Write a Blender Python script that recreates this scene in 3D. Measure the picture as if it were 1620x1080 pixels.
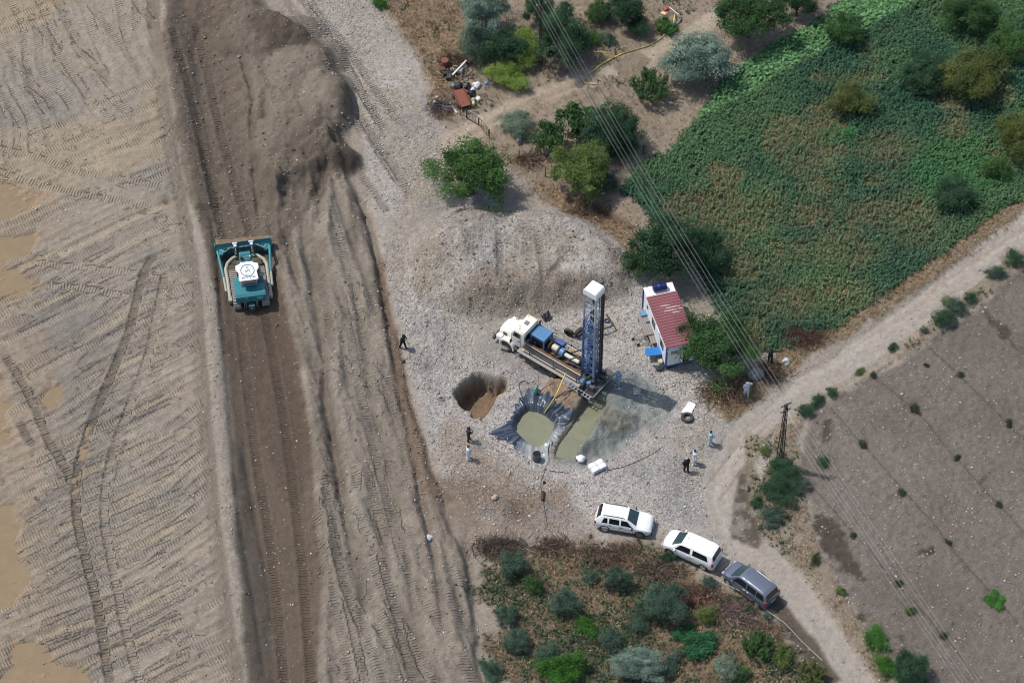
import bpy, bmesh, math, random
import numpy as np
from mathutils import Vector, Matrix

for _o in list(bpy.data.objects): bpy.data.objects.remove(_o)
scene = bpy.context.scene
COL = scene.collection
R = math.radians
rng = np.random.default_rng(7)
random.seed(7)

# ------------------------------------------------------------------ camera, sky, sun, exposure
FPX, TH, HC = 4700.0, R(38.5), 184.0
CAMP = np.array([0.0, -HC * math.tan(TH), HC])
cd = bpy.data.cameras.new('camera'); cam = bpy.data.objects.new('camera', cd); COL.objects.link(cam)
cam.location = CAMP; cam.rotation_euler = (TH, 0, 0)
cd.sensor_width = 36.0; cd.lens = FPX / 1620 * 36.0; cd.clip_start = 1.0; cd.clip_end = 20000.0
scene.camera = cam
SUN_EL, SUN_AZ = R(61.5), R(180 - 19)          # direction TO the sun: from +x axis, ccw
world = bpy.data.worlds.new('World'); scene.world = world; world.use_nodes = True
wn = world.node_tree.nodes; wl = world.node_tree.links
sky = wn.new('ShaderNodeTexSky'); sky.sky_type = 'NISHITA'; sky.sun_disc = False
sky.sun_elevation = SUN_EL; sky.sun_rotation = R(90) - SUN_AZ
sky.air_density = 1.2; sky.dust_density = 1.6
wn['Background'].inputs[1].default_value = 0.15
wl.new(sky.outputs[0], wn['Background'].inputs[0])
sd_ = bpy.data.lights.new('sun', 'SUN'); sd_.energy = 3.75; sd_.angle = R(0.7); sd_.color = (1.0, 0.955, 0.89)
sun = bpy.data.objects.new('sun', sd_); COL.objects.link(sun)
sdir = Vector((math.cos(SUN_EL) * math.cos(SUN_AZ), math.cos(SUN_EL) * math.sin(SUN_AZ), math.sin(SUN_EL)))
sun.rotation_euler = sdir.to_track_quat('Z', 'Y').to_euler(); sun.location = (0, 0, 60)
vs = scene.view_settings
scene.cycles.filter_width = 1.05
vs.view_transform = 'Standard'; vs.look = 'None'; vs.exposure = 0.0; vs.gamma = 1.0; vs.use_curve_mapping = False

# ------------------------------------------------------------------ pixel <-> ground helpers (photo pixels, 1620 wide)
cT, sT = math.cos(TH), math.sin(TH)
def G(u, v, z=0.0):
    a = (np.asarray(u, float) - 810) / FPX; b = (540 - np.asarray(v, float)) / FPX
    dy = sT + b * cT; dz = -cT + b * sT
    t = (z - HC) / dz
    return CAMP[0] + t * a, CAMP[1] + t * dy
def GP(pts, z=0.0):
    p = np.array(pts, float); x, y = G(p[:, 0], p[:, 1], z); return np.stack([x, y], 1)

def lin(r, g, b):
    c = np.array([r, g, b], float) / 255
    return np.where(c <= .04045, c / 12.92, ((c + .055) / 1.055) ** 2.4)
KEXP = 1.22                                    # what a flat sunlit surface of albedo 1 returns under this sun and sky
def S(r, g, b): return lin(r, g, b) / KEXP

# ------------------------------------------------------------------ numpy noise
class VN:
    def __init__(s, seed): s.t = np.random.default_rng(seed).random((256, 256)).astype(np.float32)
    def __call__(s, x, y):
        xi = np.floor(x).astype(np.int32); yi = np.floor(y).astype(np.int32)
        fx = (x - xi); fy = (y - yi); fx = fx * fx * (3 - 2 * fx); fy = fy * fy * (3 - 2 * fy)
        a = s.t[xi & 255, yi & 255]; b = s.t[(xi + 1) & 255, yi & 255]
        c = s.t[xi & 255, (yi + 1) & 255]; d = s.t[(xi + 1) & 255, (yi + 1) & 255]
        return (a + (b - a) * fx) * (1 - fy) + (c + (d - c) * fx) * fy
def fbm(x, y, seed, f=1.0, octv=4, gain=.5):
    v = 0; amp = 1; tot = 0
    for k in range(octv):
        v = v + amp * VN(seed * 31 + k)(x * f + 17.3 * k, y * f + 9.1 * k); tot += amp; amp *= gain; f *= 2.03
    return (v / tot - .5) * 2
def sst(x, a, b):
    t = np.clip((x - a) / (b - a), 0, 1); return t * t * (3 - 2 * t)

# ------------------------------------------------------------------ terrain grid
STEP = .125
def axis(lo, hi, far):
    a = list(np.arange(lo, hi + 1e-6, STEP)); d = STEP; l = []; r = []
    x = lo
    while x > -far: d *= 1.45; x -= d; l.append(x)
    d = STEP; x = a[-1]
    while x < far: d *= 1.45; x += d; r.append(x)
    return np.array(l[::-1] + a + r)
XS = axis(-47, 47, 3000); YS = axis(-33.5, 40, 3000)
X, Y = np.meshgrid(XS, YS); NY, NX = X.shape
XF = X.ravel(); YF = Y.ravel(); NV = XF.size
Z = np.zeros(NV); C = np.zeros((NV, 3)); GRAV = np.zeros(NV); WET = np.zeros(NV)
TU = np.zeros(NV); TM = np.zeros(NV)

n1 = fbm(XF, YF, 1, .12); n2 = fbm(XF, YF, 2, .5); n3 = fbm(XF, YF, 3, 1.7); n4 = fbm(XF, YF, 4, .035, 3)

def sd_poly(pts, z=0.0, margin=4.0):
    """signed distance in metres to the ground polygon (negative inside)"""
    P = GP(pts, z); out = np.full(NV, 99.0)
    sel = np.where((XF > P[:, 0].min() - margin) & (XF < P[:, 0].max() + margin) & (YF > P[:, 1].min() - margin) & (YF < P[:, 1].max() + margin))[0]
    x = XF[sel]; y = YF[sel]; d = np.full(sel.size, 1e9); ins = np.zeros(sel.size, bool)
    for i in range(len(P)):
        a = P[i]; b = P[(i + 1) % len(P)]; e = b - a; L = e @ e + 1e-9
        t = np.clip(((x - a[0]) * e[0] + (y - a[1]) * e[1]) / L, 0, 1)
        d = np.minimum(d, (x - a[0] - t * e[0]) ** 2 + (y - a[1] - t * e[1]) ** 2)
        c = (a[1] > y) != (b[1] > y)
        ins ^= c & (x < (b[0] - a[0]) * (y - a[1]) / (b[1] - a[1] + 1e-12) + a[0])
    d = np.sqrt(d); out[sel] = np.where(ins, -d, d)
    return out
def smooth(pts, n=6):
    P = np.array(pts, float)
    if len(P) < 3: return P
    Q = np.vstack([2 * P[0] - P[1], P, 2 * P[-1] - P[-2]]); o = []
    for i in range(1, len(Q) - 2):
        for k in range(n):
            t = k / n; a, b, c, d = Q[i - 1], Q[i], Q[i + 1], Q[i + 2]
            o.append(.5 * ((2 * b) + (-a + c) * t + (2 * a - 5 * b + 4 * c - d) * t * t + (-a + 3 * b - 3 * c + d) * t ** 3))
    o.append(P[-1]); return np.array(o)
def line_uv(P, width):
    """P ground points; returns index subset, signed lateral (right of travel +), along"""
    sel = np.where((XF > P[:, 0].min() - width) & (XF < P[:, 0].max() + width) & (YF > P[:, 1].min() - width) & (YF < P[:, 1].max() + width))[0]
    x = XF[sel]; y = YF[sel]; best = np.full(sel.size, 1e9); lat = np.zeros(sel.size); al = np.zeros(sel.size); s0 = 0
    for i in range(len(P) - 1):
        a = P[i]; e = P[i + 1] - a; L = math.hypot(*e) + 1e-9; e = e / L
        dx = x - a[0]; dy = y - a[1]; t = dx * e[0] + dy * e[1]; tc = np.clip(t, 0, L)
        d = np.hypot(dx - tc * e[0], dy - tc * e[1]); m = d < best
        best = np.where(m, d, best); lat = np.where(m, np.sign(dx * e[1] - dy * e[0]) * d, lat); al = np.where(m, s0 + tc, al); s0 += L
    k = best < width
    return sel[k], lat[k], al[k], s0
def blend(mask, col, var=.0, nz=None):
    global C
    c = np.array(col)[None, :]
    if var: c = c * (1 + var * (nz if nz is not None else n3))[:, None]
    C = C * (1 - mask[:, None]) + c * mask[:, None]
def soft(sd, w=.5, rag=.5, nz=None):
    return 1 - sst(sd + rag * (nz if nz is not None else n2), -w, w)

ua_ = XF * .848 + YF * .53; va_ = -XF * .53 + YF * .848
streak = fbm(ua_ * .10, va_ * .95, 14, 1.0, 4)
n5 = fbm(XF, YF, 6, 2.6, 3)
# ---- base colours
GRAVC = S(186, 177, 167)
C[:] = S(160, 146, 128); C *= (1 + .08 * n2 + .06 * n3)[:, None]
Z += .06 * n2 + .12 * n1
GRAV[:] = .45

# ---- central light gravel field
gravel = soft(sd_poly([(440, -40), (560, 130), (600, 400), (650, 620), (700, 760), (760, 830), (900, 850), (1040, 840), (1150, 900), (1180, 860), (1150, 760), (1200, 640), (1130, 590), (1090, 500), (1010, 430), (980, 380), (900, 330), (800, 330), (700, 200), (640, 60), (560, -60)]), .6, .8)
blend(gravel, GRAVC, .10); GRAV = np.maximum(GRAV, gravel)
for poly, colr, s in (
    ([(520, 60), (570, 60), (700, 210), (760, 300), (690, 330), (640, 300), (560, 160)], (172, 158, 140), .8),
    ([(440, -60), (560, -60), (650, 60), (700, 200), (690, 330), (640, 320), (560, 180), (500, 60)], (170, 157, 140), .75),
    ([(590, 90), (630, 70), (660, 100), (640, 150), (605, 140)], (192, 186, 178), .7),
    ([(700, 650), (820, 740), (900, 780), (820, 830), (720, 790), (690, 720)], (160, 138, 114), .7),
    ([(640, 300), (700, 330), (650, 400), (640, 520), (690, 600), (670, 640), (620, 500), (600, 380)], (166, 152, 134), .8),
    ([(690, 750), (790, 760), (900, 790), (930, 850), (800, 850), (720, 840)], (140, 118, 96), .75),
    ([(1010, 700), (1110, 690), (1120, 760), (1060, 800), (1000, 780), (980, 740)], (172, 165, 155), .6),
    ([(1070, 680), (1130, 660), (1110, 780), (1060, 760)], (170, 154, 132), .6),
    ([(700, 490), (760, 480), (780, 540), (740, 600), (700, 590)], (172, 158, 140), .5),
    ([(860, 480), (1000, 480), (1060, 580), (1010, 590), (970, 570), (930, 490)], (184, 177, 168), .7)):
    blend(soft(sd_poly(poly), 1.0, 1.2) * s, S(*colr), .10)

gp = sst(fbm(XF, YF, 15, .16, 3), -.15, .35); blend(gravel * gp * .55, S(164, 149, 130), .08); GRAV *= (1 - gravel * gp * .45)
blend(gravel * sst(fbm(XF, YF, 16, .3, 3), .1, .5) * .5, S(146, 140, 136), .08)
# ---- left graded ground
left = soft(sd_poly([(-600, -400), (255, -400), (258, 0), (270, 200), (300, 380), (318, 600), (345, 860), (370, 1080), (400, 1500), (-700, 1500)], margin=60), .4, .3)
blend(left, S(157, 142, 122), .07)
Z += left * (-.1 + .05 * n3 + .085 * streak * sst(-YF, -16, -8)); C *= (1 + left * .18 * streak * sst(-YF, -16, -8))[:, None]
GRAV = np.where(left > .5, .25, GRAV)
grey = sst(fbm(XF * .35 + YF * .9, YF * .5 - XF * .3, 11, .25), -.1, .5)
blend(left * grey * .6, S(136, 129, 120), .06)
blend(left * soft(sd_poly([(40, 480), (130, 430), (190, 560), (200, 700), (170, 900), (140, 1080), (60, 1080), (60, 800), (90, 640)]), 1.2, 1.5) * .45, S(124, 116, 106), .08)
blend(left * sst(n4 + n1, .15, .7) * .5, S(172, 150, 120))
blend(soft(sd_poly([(-50, 200), (200, 190), (262, 110), (262, 250), (200, 260), (60, 330), (-50, 350)]), .8, 1.2) * .6, S(168, 148, 116), .06)
blend(soft(sd_poly([(-50, 0), (120, -60), (110, 5), (0, 60), (-60, 80)]), .5, .6) * .6, S(165, 140, 104), .06)

# light raised strip and windrow ridge L1
L1 = smooth(GP([(285, -300), (262, -60), (255, 10), (262, 90), (275, 180), (292, 280), (312, 380), (325, 480), (333, 600), (345, 720), (352, 820), (368, 930), (385, 1040), (410, 1180)], .9))[::-1]
sel, lat, al, _ = line_uv(L1, 8.0)
lat = -lat                                       # + = to the right of the photo (east)
lat = lat + .15 * n2[sel] + .06 * n3[sel]
prof = np.where(lat < 0, .95 * (1 - sst(-lat, .1, 2.6)), .95 - .75 * sst(lat, 0.05, 1.0))
fall = 1 - sst(lat, 5.0, 8.0)
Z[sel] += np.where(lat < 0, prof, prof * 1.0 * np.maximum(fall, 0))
m = np.zeros(NV); m[sel] = (1 - sst(np.abs(lat + 1.3), 1.0, 1.5)); blend(m * .8, S(168, 153, 134), .05); GRAV = np.maximum(GRAV, m * .5)  # west slope facing the sun, its brightness put into the colour
m = np.zeros(NV); m[sel] = sst(lat, 0., .3) * (1 - sst(lat, .9, 1.6)); blend(m * .75, S(118, 106, 92), .08)  # shade on the ridge's east face painted as a darker strip

# corridor
corr = soft(sd_poly([(268, -30), (330, -30), (400, 60), (410, 250), (420, 350), (450, 470), (480, 600), (497, 720), (498, 800), (512, 900), (505, 1000), (505, 1300), (400, 1300), (392, 1000), (375, 800), (365, 650), (345, 480), (318, 350), (285, 200), (262, 80)], .3), .3, .35)
blend(corr, S(112, 95, 77), .09); Z -= corr * .1
blend(corr * sst(n1 + .5 * n2, -.1, .6) * .6, S(94, 79, 64), .05)
blend(soft(sd_poly([(385, 480), (450, 480), (478, 600), (492, 720), (470, 800), (440, 760), (400, 640)], .3), .5, .5) * .7, S(98, 81, 65), .06)
blend(soft(sd_poly([(380, 1060), (395, 960), (372, 860), (368, 700), (385, 700), (395, 820), (425, 920), (425, 1080)], .3), .4, .5) * .6, S(98, 90, 80), .06)
GRAV = np.where(corr > .5, .22, GRAV)

# embankment body
emb = soft(sd_poly([(420, 270), (435, 400), (462, 500), (490, 620), (500, 720), (502, 800), (515, 900), (508, 1000), (508, 1300), (770, 1300), (750, 1000), (740, 900), (700, 800), (640, 600), (600, 430), (565, 300), (520, 220)], .9), .35, .4)
Z += emb * .62
stretch = fbm(XF * .9 + YF * .28, YF * .10 - XF * .03, 21, .8, 4)
Z += emb * (.62 * stretch + .06 * n5)
blend(emb, S(138, 124, 107), .09)
blend(emb * sst(stretch, .0, .5) * .6, S(156, 143, 126), .05)
blend(emb * sst(-stretch, .05, .5) * .6, S(108, 97, 84), .05)
GRAV = np.where(emb > .5, .4, GRAV)
# raw edge on its west side
L2 = smooth(GP([(430, 300), (440, 400), (463, 500), (490, 620), (500, 720), (502, 800), (516, 900), (508, 1000), (512, 1180)], .8))
sel, lat, al, _ = line_uv(L2, 1.2); w = 1 - sst(np.abs(lat), .3, 1.1)
Z[sel] += w * (.18 + .25 * n3[sel])
# brown strip at its east foot
bs = soft(sd_poly([(596, 380), (612, 440), (628, 520), (650, 620), (672, 700), (690, 755), (720, 790), (700, 800), (670, 780), (648, 720), (628, 640), (610, 540), (596, 450)], .2), .25, .3)
blend(bs * .9, S(124, 98, 74), .08)
blend(soft(sd_poly([(640, 680), (690, 750), (760, 790), (780, 860), (700, 840), (650, 780)], .2), .6, .7) * .5, S(136, 116, 94), .08)

# ---- top heap
heap = soft(sd_poly([(262, -60), (255, 60), (272, 170), (290, 290), (330, 380), (420, 400), (480, 330), (560, 262), (572, 245), (545, 205), (560, 170), (548, 120), (500, 55), (440, 15), (400, -20), (350, -80)], 1.2), .35, .45)
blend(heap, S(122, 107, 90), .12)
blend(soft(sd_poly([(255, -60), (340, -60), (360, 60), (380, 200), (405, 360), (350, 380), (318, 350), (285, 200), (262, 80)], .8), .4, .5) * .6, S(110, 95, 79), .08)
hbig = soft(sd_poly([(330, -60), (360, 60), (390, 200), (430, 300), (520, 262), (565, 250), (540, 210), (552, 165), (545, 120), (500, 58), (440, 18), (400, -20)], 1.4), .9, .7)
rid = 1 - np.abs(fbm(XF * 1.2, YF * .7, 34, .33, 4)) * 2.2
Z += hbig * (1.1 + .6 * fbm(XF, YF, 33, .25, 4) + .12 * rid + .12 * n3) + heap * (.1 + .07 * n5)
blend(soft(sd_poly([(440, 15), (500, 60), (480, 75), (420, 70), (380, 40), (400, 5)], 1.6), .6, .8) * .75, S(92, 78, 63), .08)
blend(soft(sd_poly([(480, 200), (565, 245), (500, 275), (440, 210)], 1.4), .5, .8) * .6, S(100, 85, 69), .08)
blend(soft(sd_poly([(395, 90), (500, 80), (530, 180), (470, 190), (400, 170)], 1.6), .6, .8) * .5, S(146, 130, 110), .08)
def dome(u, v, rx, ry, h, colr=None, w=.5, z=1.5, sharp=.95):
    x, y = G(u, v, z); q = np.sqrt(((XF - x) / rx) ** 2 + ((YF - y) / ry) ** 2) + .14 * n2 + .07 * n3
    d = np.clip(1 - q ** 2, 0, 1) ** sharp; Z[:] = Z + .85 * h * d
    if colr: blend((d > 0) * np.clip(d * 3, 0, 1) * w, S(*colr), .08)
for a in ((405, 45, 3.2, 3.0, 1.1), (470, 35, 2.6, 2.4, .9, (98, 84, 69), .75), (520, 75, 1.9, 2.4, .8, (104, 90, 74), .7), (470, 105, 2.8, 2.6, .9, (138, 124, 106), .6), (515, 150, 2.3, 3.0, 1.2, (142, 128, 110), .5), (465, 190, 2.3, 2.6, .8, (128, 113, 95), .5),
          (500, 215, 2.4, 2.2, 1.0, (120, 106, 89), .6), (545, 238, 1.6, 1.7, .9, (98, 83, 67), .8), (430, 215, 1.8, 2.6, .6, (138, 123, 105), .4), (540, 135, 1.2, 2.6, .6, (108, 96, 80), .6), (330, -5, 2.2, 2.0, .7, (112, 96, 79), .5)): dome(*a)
for a, b, h in (((462, 262), (448, 370), .35), ((492, 262), (482, 380), .4), ((520, 270), (512, 400), .4), ((545, 285), (552, 380), .3), ((440, 250), (432, 330), .3)):
    P = smooth(GP([a, ((a[0] + b[0]) / 2 + 4, (a[1] + b[1]) / 2), b], 1.0)); sel, lat, al, L = line_uv(P, 1.6); Z[sel] += h * np.exp(-((lat + .3 * n3[sel]) / .42) ** 2) * np.clip(np.minimum(al, L - al) / 1.2, 0, 1)
for u, v, r_, h in ((470, 420, 1.6, .3), (530, 330, 1.5, .35), (575, 430, 1.2, .3), (600, 560, 1.2, .3), (520, 600, 1.5, .3), (560, 800, 1.6, .3), (640, 880, 1.6, .35), (700, 960, 1.8, .35), (600, 1000, 1.6, .3)): dome(u, v, r_ * .8, r_ * 3, h, (160, 147, 128), .35, 1.0, 1.0)
GRAV = np.where(heap > .5, .35, GRAV)
Z += soft(sd_poly([(262, 0), (290, -60), (330, -40), (300, 60), (320, 200), (345, 320), (310, 330), (285, 200), (262, 90)], .8), .5, .3) * .35

def groove(pts, w, d, z=.9, colr=None, strength=.6):
    P = smooth(GP(pts, z)); sel, lat, al, L = line_uv(P, w * 3)
    lat = lat + .35 * w * n3[sel]
    g = np.exp(-(lat / w) ** 2) * np.clip(np.minimum(al, L - al) / 1.5, 0, 1) * (.8 + .4 * n2[sel])
    Z[sel] -= d * g
    if colr is not None:
        m = np.zeros(NV); m[sel] = np.clip(g, 0, 1) * strength; blend(m, S(*colr))  # groove bottoms darkened in colour, standing in for their shade
for a in (([(377, 77), (397, 140), (397, 200), (402, 262), (408, 330)], .22, .5, 1.4), ([(420, 133), (418, 190)], .3, .4, 1.6),
          ([(430, 275), (428, 330), (440, 400), (452, 440)], .35, .45), ([(473, 233), (457, 300), (450, 370), (470, 450)], .4, .5),
          ([(513, 273), (493, 320), (480, 370), (492, 440), (508, 540), (518, 640), (540, 780), (560, 900)], .35, .5),
          ([(560, 290), (585, 350), (600, 430), (615, 520), (632, 620), (655, 720), (670, 800), (690, 900), (705, 1000)], .3, .65),
          ([(520, 480), (515, 600), (528, 700), (545, 800), (570, 900), (580, 1010)], .4, .35), ([(560, 420), (570, 520), (590, 640), (605, 700)], .3, .3),
          ([(735, 830), (745, 900), (755, 960)], .35, .5), ([(700, 830), (712, 900), (740, 1000)], .3, .3), ([(620, 780), (640, 860), (655, 960), (665, 1060)], .3, .3),
          ([(540, 500), (548, 600), (560, 700)], .28, .25), ([(455, 330), (462, 400), (480, 470)], .3, .35), ([(535, 210), (510, 300), (505, 360)], .35, .4)):
    groove(*a[:3], z=(a[3] if len(a) > 3 else .9), colr=(108, 96, 82), strength=.45)
for a in (([(345, 420), (352, 520), (362, 640), (372, 760), (385, 860), (402, 960), (420, 1080)], .2, .16, .2), ([(330, 330), (345, 420), (350, 520)], .15, .18, .2),
          ([(308, 180), (325, 260), (338, 330)], .15, .15, .5), ([(382, 700), (400, 800), (420, 900), (432, 1000)], .22, .2, .2)):
    groove(*a[:3], z=a[3], colr=(84, 76, 66), strength=.6)
# ridges (negative depth)
for a in (([(500, 300), (520, 420), (540, 560), (565, 700), (600, 860), (620, 1000)], .7, -.3), ([(600, 470), (618, 560), (640, 660), (662, 740)], .35, -.3),
          ([(470, 480), (498, 620), (512, 760), (530, 900)], .5, -.25), ([(660, 800), (690, 880), (715, 980), (730, 1080)], .6, -.4), ([(640, 760), (670, 850), (690, 950)], .4, -.25)):
    groove(*a[:3], z=.9)

# ---- spoil mound behind the rig
mp = [(648, 400), (668, 350), (720, 325), (800, 318), (870, 322), (940, 345), (985, 385), (1008, 430), (1000, 468), (960, 482), (900, 478), (850, 492), (780, 500), (720, 505), (670, 480), (645, 450)]
msd = sd_poly(mp, .4)
md = 1 - sst(msd + .7 * n2, -2.6, .5)
Z += md * (1.7 + 1.1 * fbm(XF, YF, 41, .22, 3)) + md * (.12 * n3 + .04 * n5)
blend(sst(md, .05, .3), S(166, 153, 136), .12)
blend(sst(md, .1, .5) * sst(fbm(XF, YF, 42, .3), -.2, .3) * .7, S(190, 183, 174), .10)
blend(soft(sd_poly([(760, 430), (870, 440), (960, 450), (985, 475), (900, 480), (800, 495), (730, 480)], .8), .6, .8) * .75, S(142, 124, 102), .12)
blend(soft(sd_poly([(655, 400), (700, 345), (760, 335), (770, 400), (720, 450), (670, 460)], 1.2), .7, .9) * .5, S(164, 148, 128), .1)
GRAV = np.maximum(GRAV, sst(md, .05, .3))

# ---- slurry, heaps, pits
sl = soft(sd_poly([(948, 588), (985, 575), (1030, 605), (1070, 640), (1050, 668), (1010, 680), (990, 705), (960, 725), (925, 738), (892, 735), (885, 725), (915, 700), (940, 660), (940, 620)]), .5, .6)
blend(sl * .95, S(146, 149, 141), .08); GRAV *= (1 - sl * .5); Z += sl * (.10 * n5 + .14 * n3); WET += sl * .08
blend(soft(sd_poly([(950, 600), (1000, 590), (1040, 615), (1025, 640), (990, 650), (955, 640)]), .5, .7) * .65, S(112, 122, 124), .08)
blend(soft(sd_poly([(945, 665), (975, 655), (1000, 665), (995, 685), (970, 695), (945, 690)]), .3, .4) * .8, S(116, 114, 98), .08)
Z += soft(sd_poly([(940, 660), (970, 650), (1000, 662), (996, 685), (965, 698), (940, 715), (912, 722), (925, 690)]), .6, .5) * (.85 + .5 * n2 + .3 * n3)
Z += soft(sd_poly([(950, 600), (1000, 598), (1015, 625), (985, 645), (955, 640)]), .8, .4) * .3
bh = soft(sd_poly([(862, 618), (872, 602), (892, 600), (908, 612), (926, 632), (920, 648), (905, 658), (893, 650), (872, 642)], .3), .45, .35)
Z += bh * (.75 + .3 * n3); blend(sst(bh, .1, .5), S(160, 130, 102), .12)
blend(soft(sd_poly([(893, 655), (925, 640), (915, 665), (895, 700), (880, 712), (884, 690)]), .2, .25) * .8, S(142, 112, 84), .1)
pit_p = [(717, 618), (733, 597), (748, 590), (768, 590), (802, 600), (798, 618), (775, 650), (762, 662), (748, 658), (728, 640), (718, 630)]
psd = sd_poly(pit_p)
px_, py_ = G(760, 622); rdir = ((XF - px_) * .75 + (YF - py_) * -.66)
psd = psd + .3 * n3 + .45 * n2 + .12 * n5
pd = sst(-psd, 0.0, .45) * 2.4
ramp = np.clip(1 - sst(rdir, -.2, 2.2), .0, 1)
pd = np.where(psd < 0.3, pd * (.25 + .75 * ramp) * (.9 + .15 * n2), 0)
Z -= pd
blend(sst(-psd, -.1, .3), S(132, 106, 80), .12); GRAV = np.where(psd < .0, .15, GRAV)
blend((sst(-psd, -.35, 0) * (1 - sst(-psd, 0, .4))) * .6, S(172, 158, 138))
# small hollows
for u, v, r, d in ((827, 812, .8, .3), (815, 800, .6, .2), (264, 318, .35, .4), (510, 282, .4, .35), (702, 632, .3, .3), (680, 580, .4, .12)):
    x, y = G(u, v); q = np.exp(-(((XF - x) ** 2 + (YF - y) ** 2) / r ** 2)); Z -= d * q; blend(q * .5, S(96, 80, 64))

# pond and trench
pond_px = [(815, 672), (826, 655), (836, 648), (850, 650), (864, 656), (880, 669), (877, 684), (866, 702), (852, 711), (838, 706), (824, 694), (813, 682)]
POND_Z = -.55
pondsd = sd_poly(pond_px, POND_Z)
tr_px = [(938, 632), (956, 640), (948, 662), (932, 690), (912, 716), (896, 725), (882, 720), (886, 706), (900, 686), (914, 662), (925, 642)]
TR_Z = -.28
trsd = sd_poly(tr_px, TR_Z) + .1 * n3 + .08 * n2
blend((1 - sst(trsd, .1, 1.2)) * .75, S(136, 134, 116), .08)
Z = np.where(pondsd < 1.2, Z * sst(pondsd, -.45, .5) + (-1.3) * (1 - sst(pondsd, -.55, .25)), Z)
tb = 1 - sst(trsd, -.25, .35)
Z = Z * (1 - tb) + (-.75) * tb
blend(tb * .9, S(122, 120, 98))
WET += (1 - sst(trsd, .1, .8)) * .3

# ---- scrub, yard, verges
yard = soft(sd_poly([(560, -80), (600, 0), (640, 60), (680, 120), (690, 190), (750, 230), (840, 290), (880, 330), (940, 350), (1000, 400), (1040, 350), (990, 300), (1000, 250), (1060, 240), (1150, 140), (1300, 30), (1360, -40), (1360, -400), (560, -400)], margin=30), .4, .7)
blend(yard, S(154, 136, 114), .12); blend(yard * sst(n1 + n2, -.1, .5) * .5, S(130, 116, 96), .1); GRAV = np.where(yard > .5, .3, GRAV)
Z += yard * .08 * n3
dry1 = soft(sd_poly([(585, -60), (620, 20), (670, 90), (685, 180), (715, 190), (735, 120), (735, 0), (720, -80)]), .5, .6)
blend(dry1 * .8, S(140, 116, 88), .12)
blend(soft(sd_poly([(860, 290), (960, 320), (1010, 370), (1000, 400), (930, 350), (860, 320)]), .5, .8) * .8, S(136, 112, 86), .12)
path = soft(sd_poly([(700, 215), (760, 180), (840, 145), (930, 110), (1010, 80), (1080, 50), (1130, 15), (1145, 35), (1090, 70), (1030, 100), (960, 130), (900, 150), (850, 165), (780, 200), (740, 235), (700, 250)]), .4, .5)
blend(path * .9, S(182, 163, 138), .06)
Pm = smooth(GP([(740, 215), (820, 170), (900, 140), (950, 122)])); sel, lat, al, _ = line_uv(Pm, .5); m = np.zeros(NV); m[sel] = 1 - sst(np.abs(lat), .1, .45); blend(m * .5, S(148, 124, 94))
blend(soft(sd_poly([(965, 100), (1010, 80), (1030, 95), (1000, 130), (975, 115)]), .15, .1) * .85, S(134, 118, 98), .04)
for i in range(5):
    sel, lat, al, _ = line_uv(GP([(895 + 18 * i, 150 - 4 * i), (935 + 19 * i, 235 - 12 * i)]), .5); Z[sel] -= .12 * np.exp(-(lat / .15) ** 2)

field_px = [(985, 300), (1010, 262), (1060, 238), (1110, 190), (1150, 145), (1210, 100), (1290, 40), (1350, -10), (1400, -80), (2200, -700), (2200, -100), (1700, 262), (1620, 318), (1560, 345), (1500, 400), (1440, 432), (1370, 490), (1300, 528), (1240, 550), (1190, 560), (1130, 480), (1110, 420), (1060, 370)]
fsd = sd_poly(field_px, margin=30)
field = soft(fsd, .4, .6)
blend(field, S(76, 88, 62), .15); GRAV = np.where(field > .5, .1, GRAV)
dryf = sst(fbm(XF, YF, 51, .22, 3), .02, .32)
for u, v, rx, ry in ((1300, 300, 40, 22), (1390, 290, 30, 14), (1262, 400, 26, 20), (1190, 420, 30, 28), (1330, 390, 60, 40), (1220, 330, 28, 30), (1440, 350, 60, 50), (1330, 470, 60, 30), (1400, 240, 50, 30), (1280, 260, 50, 30), (1250, 480, 80, 30)):
    x, y = G(u, v); q = np.exp(-(((XF - x) / (rx / 20)) ** 2 + ((YF - y) / (ry / 16)) ** 2)); dryf = np.maximum(dryf * .999, np.clip(q * 1.1 + .25 * q * n3, 0, 1))
dryf *= .8
blend(field * dryf * .55, S(128, 116, 86), .15)
verge = soft(sd_poly([(1240, 548), (1300, 520), (1380, 480), (1440, 425), (1500, 395), (1570, 340), (1640, 300), (1700, 262), (1720, 300), (1620, 340), (1540, 400), (1440, 470), (1360, 520), (1290, 560), (1240, 590), (1195, 640), (1150, 665), (1125, 640), (1140, 600), (1200, 580)]), .3, .5)
blend(verge * .9, S(140, 119, 90), .14); Z += verge * .1 * (1 + n3)

road = soft(sd_poly([(1900, 130), (1760, 230), (1620, 330), (1560, 380), (1480, 440), (1400, 505), (1320, 562), (1250, 605), (1200, 640), (1165, 668), (1135, 705), (1115, 745), (1110, 790), (1130, 845), (1165, 890), (1220, 945), (1290, 1040), (1350, 1130), (1450, 1300), (1480, 1200), (1390, 1085), (1330, 1000), (1280, 925), (1225, 868), (1185, 850), (1165, 815), (1165, 760), (1180, 715), (1225, 672), (1280, 640), (1360, 585), (1440, 530), (1540, 452), (1620, 392), (1760, 295), (1900, 200)], margin=40), .25, .35)
blend(road, S(170, 158, 143), .06); GRAV = np.where(road > .5, .16, GRAV)
Z = Z * (1 - road * .75) - road * .05
Pm = smooth(GP([(1620, 358), (1560, 400), (1510, 432), (1440, 490), (1370, 535)])); sel, lat, al, _ = line_uv(Pm, .7); m = np.zeros(NV); m[sel] = (1 - sst(np.abs(lat) - .2 * n3[sel], .05, .4)); blend(m * .75 * road, S(150, 126, 98))
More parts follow.
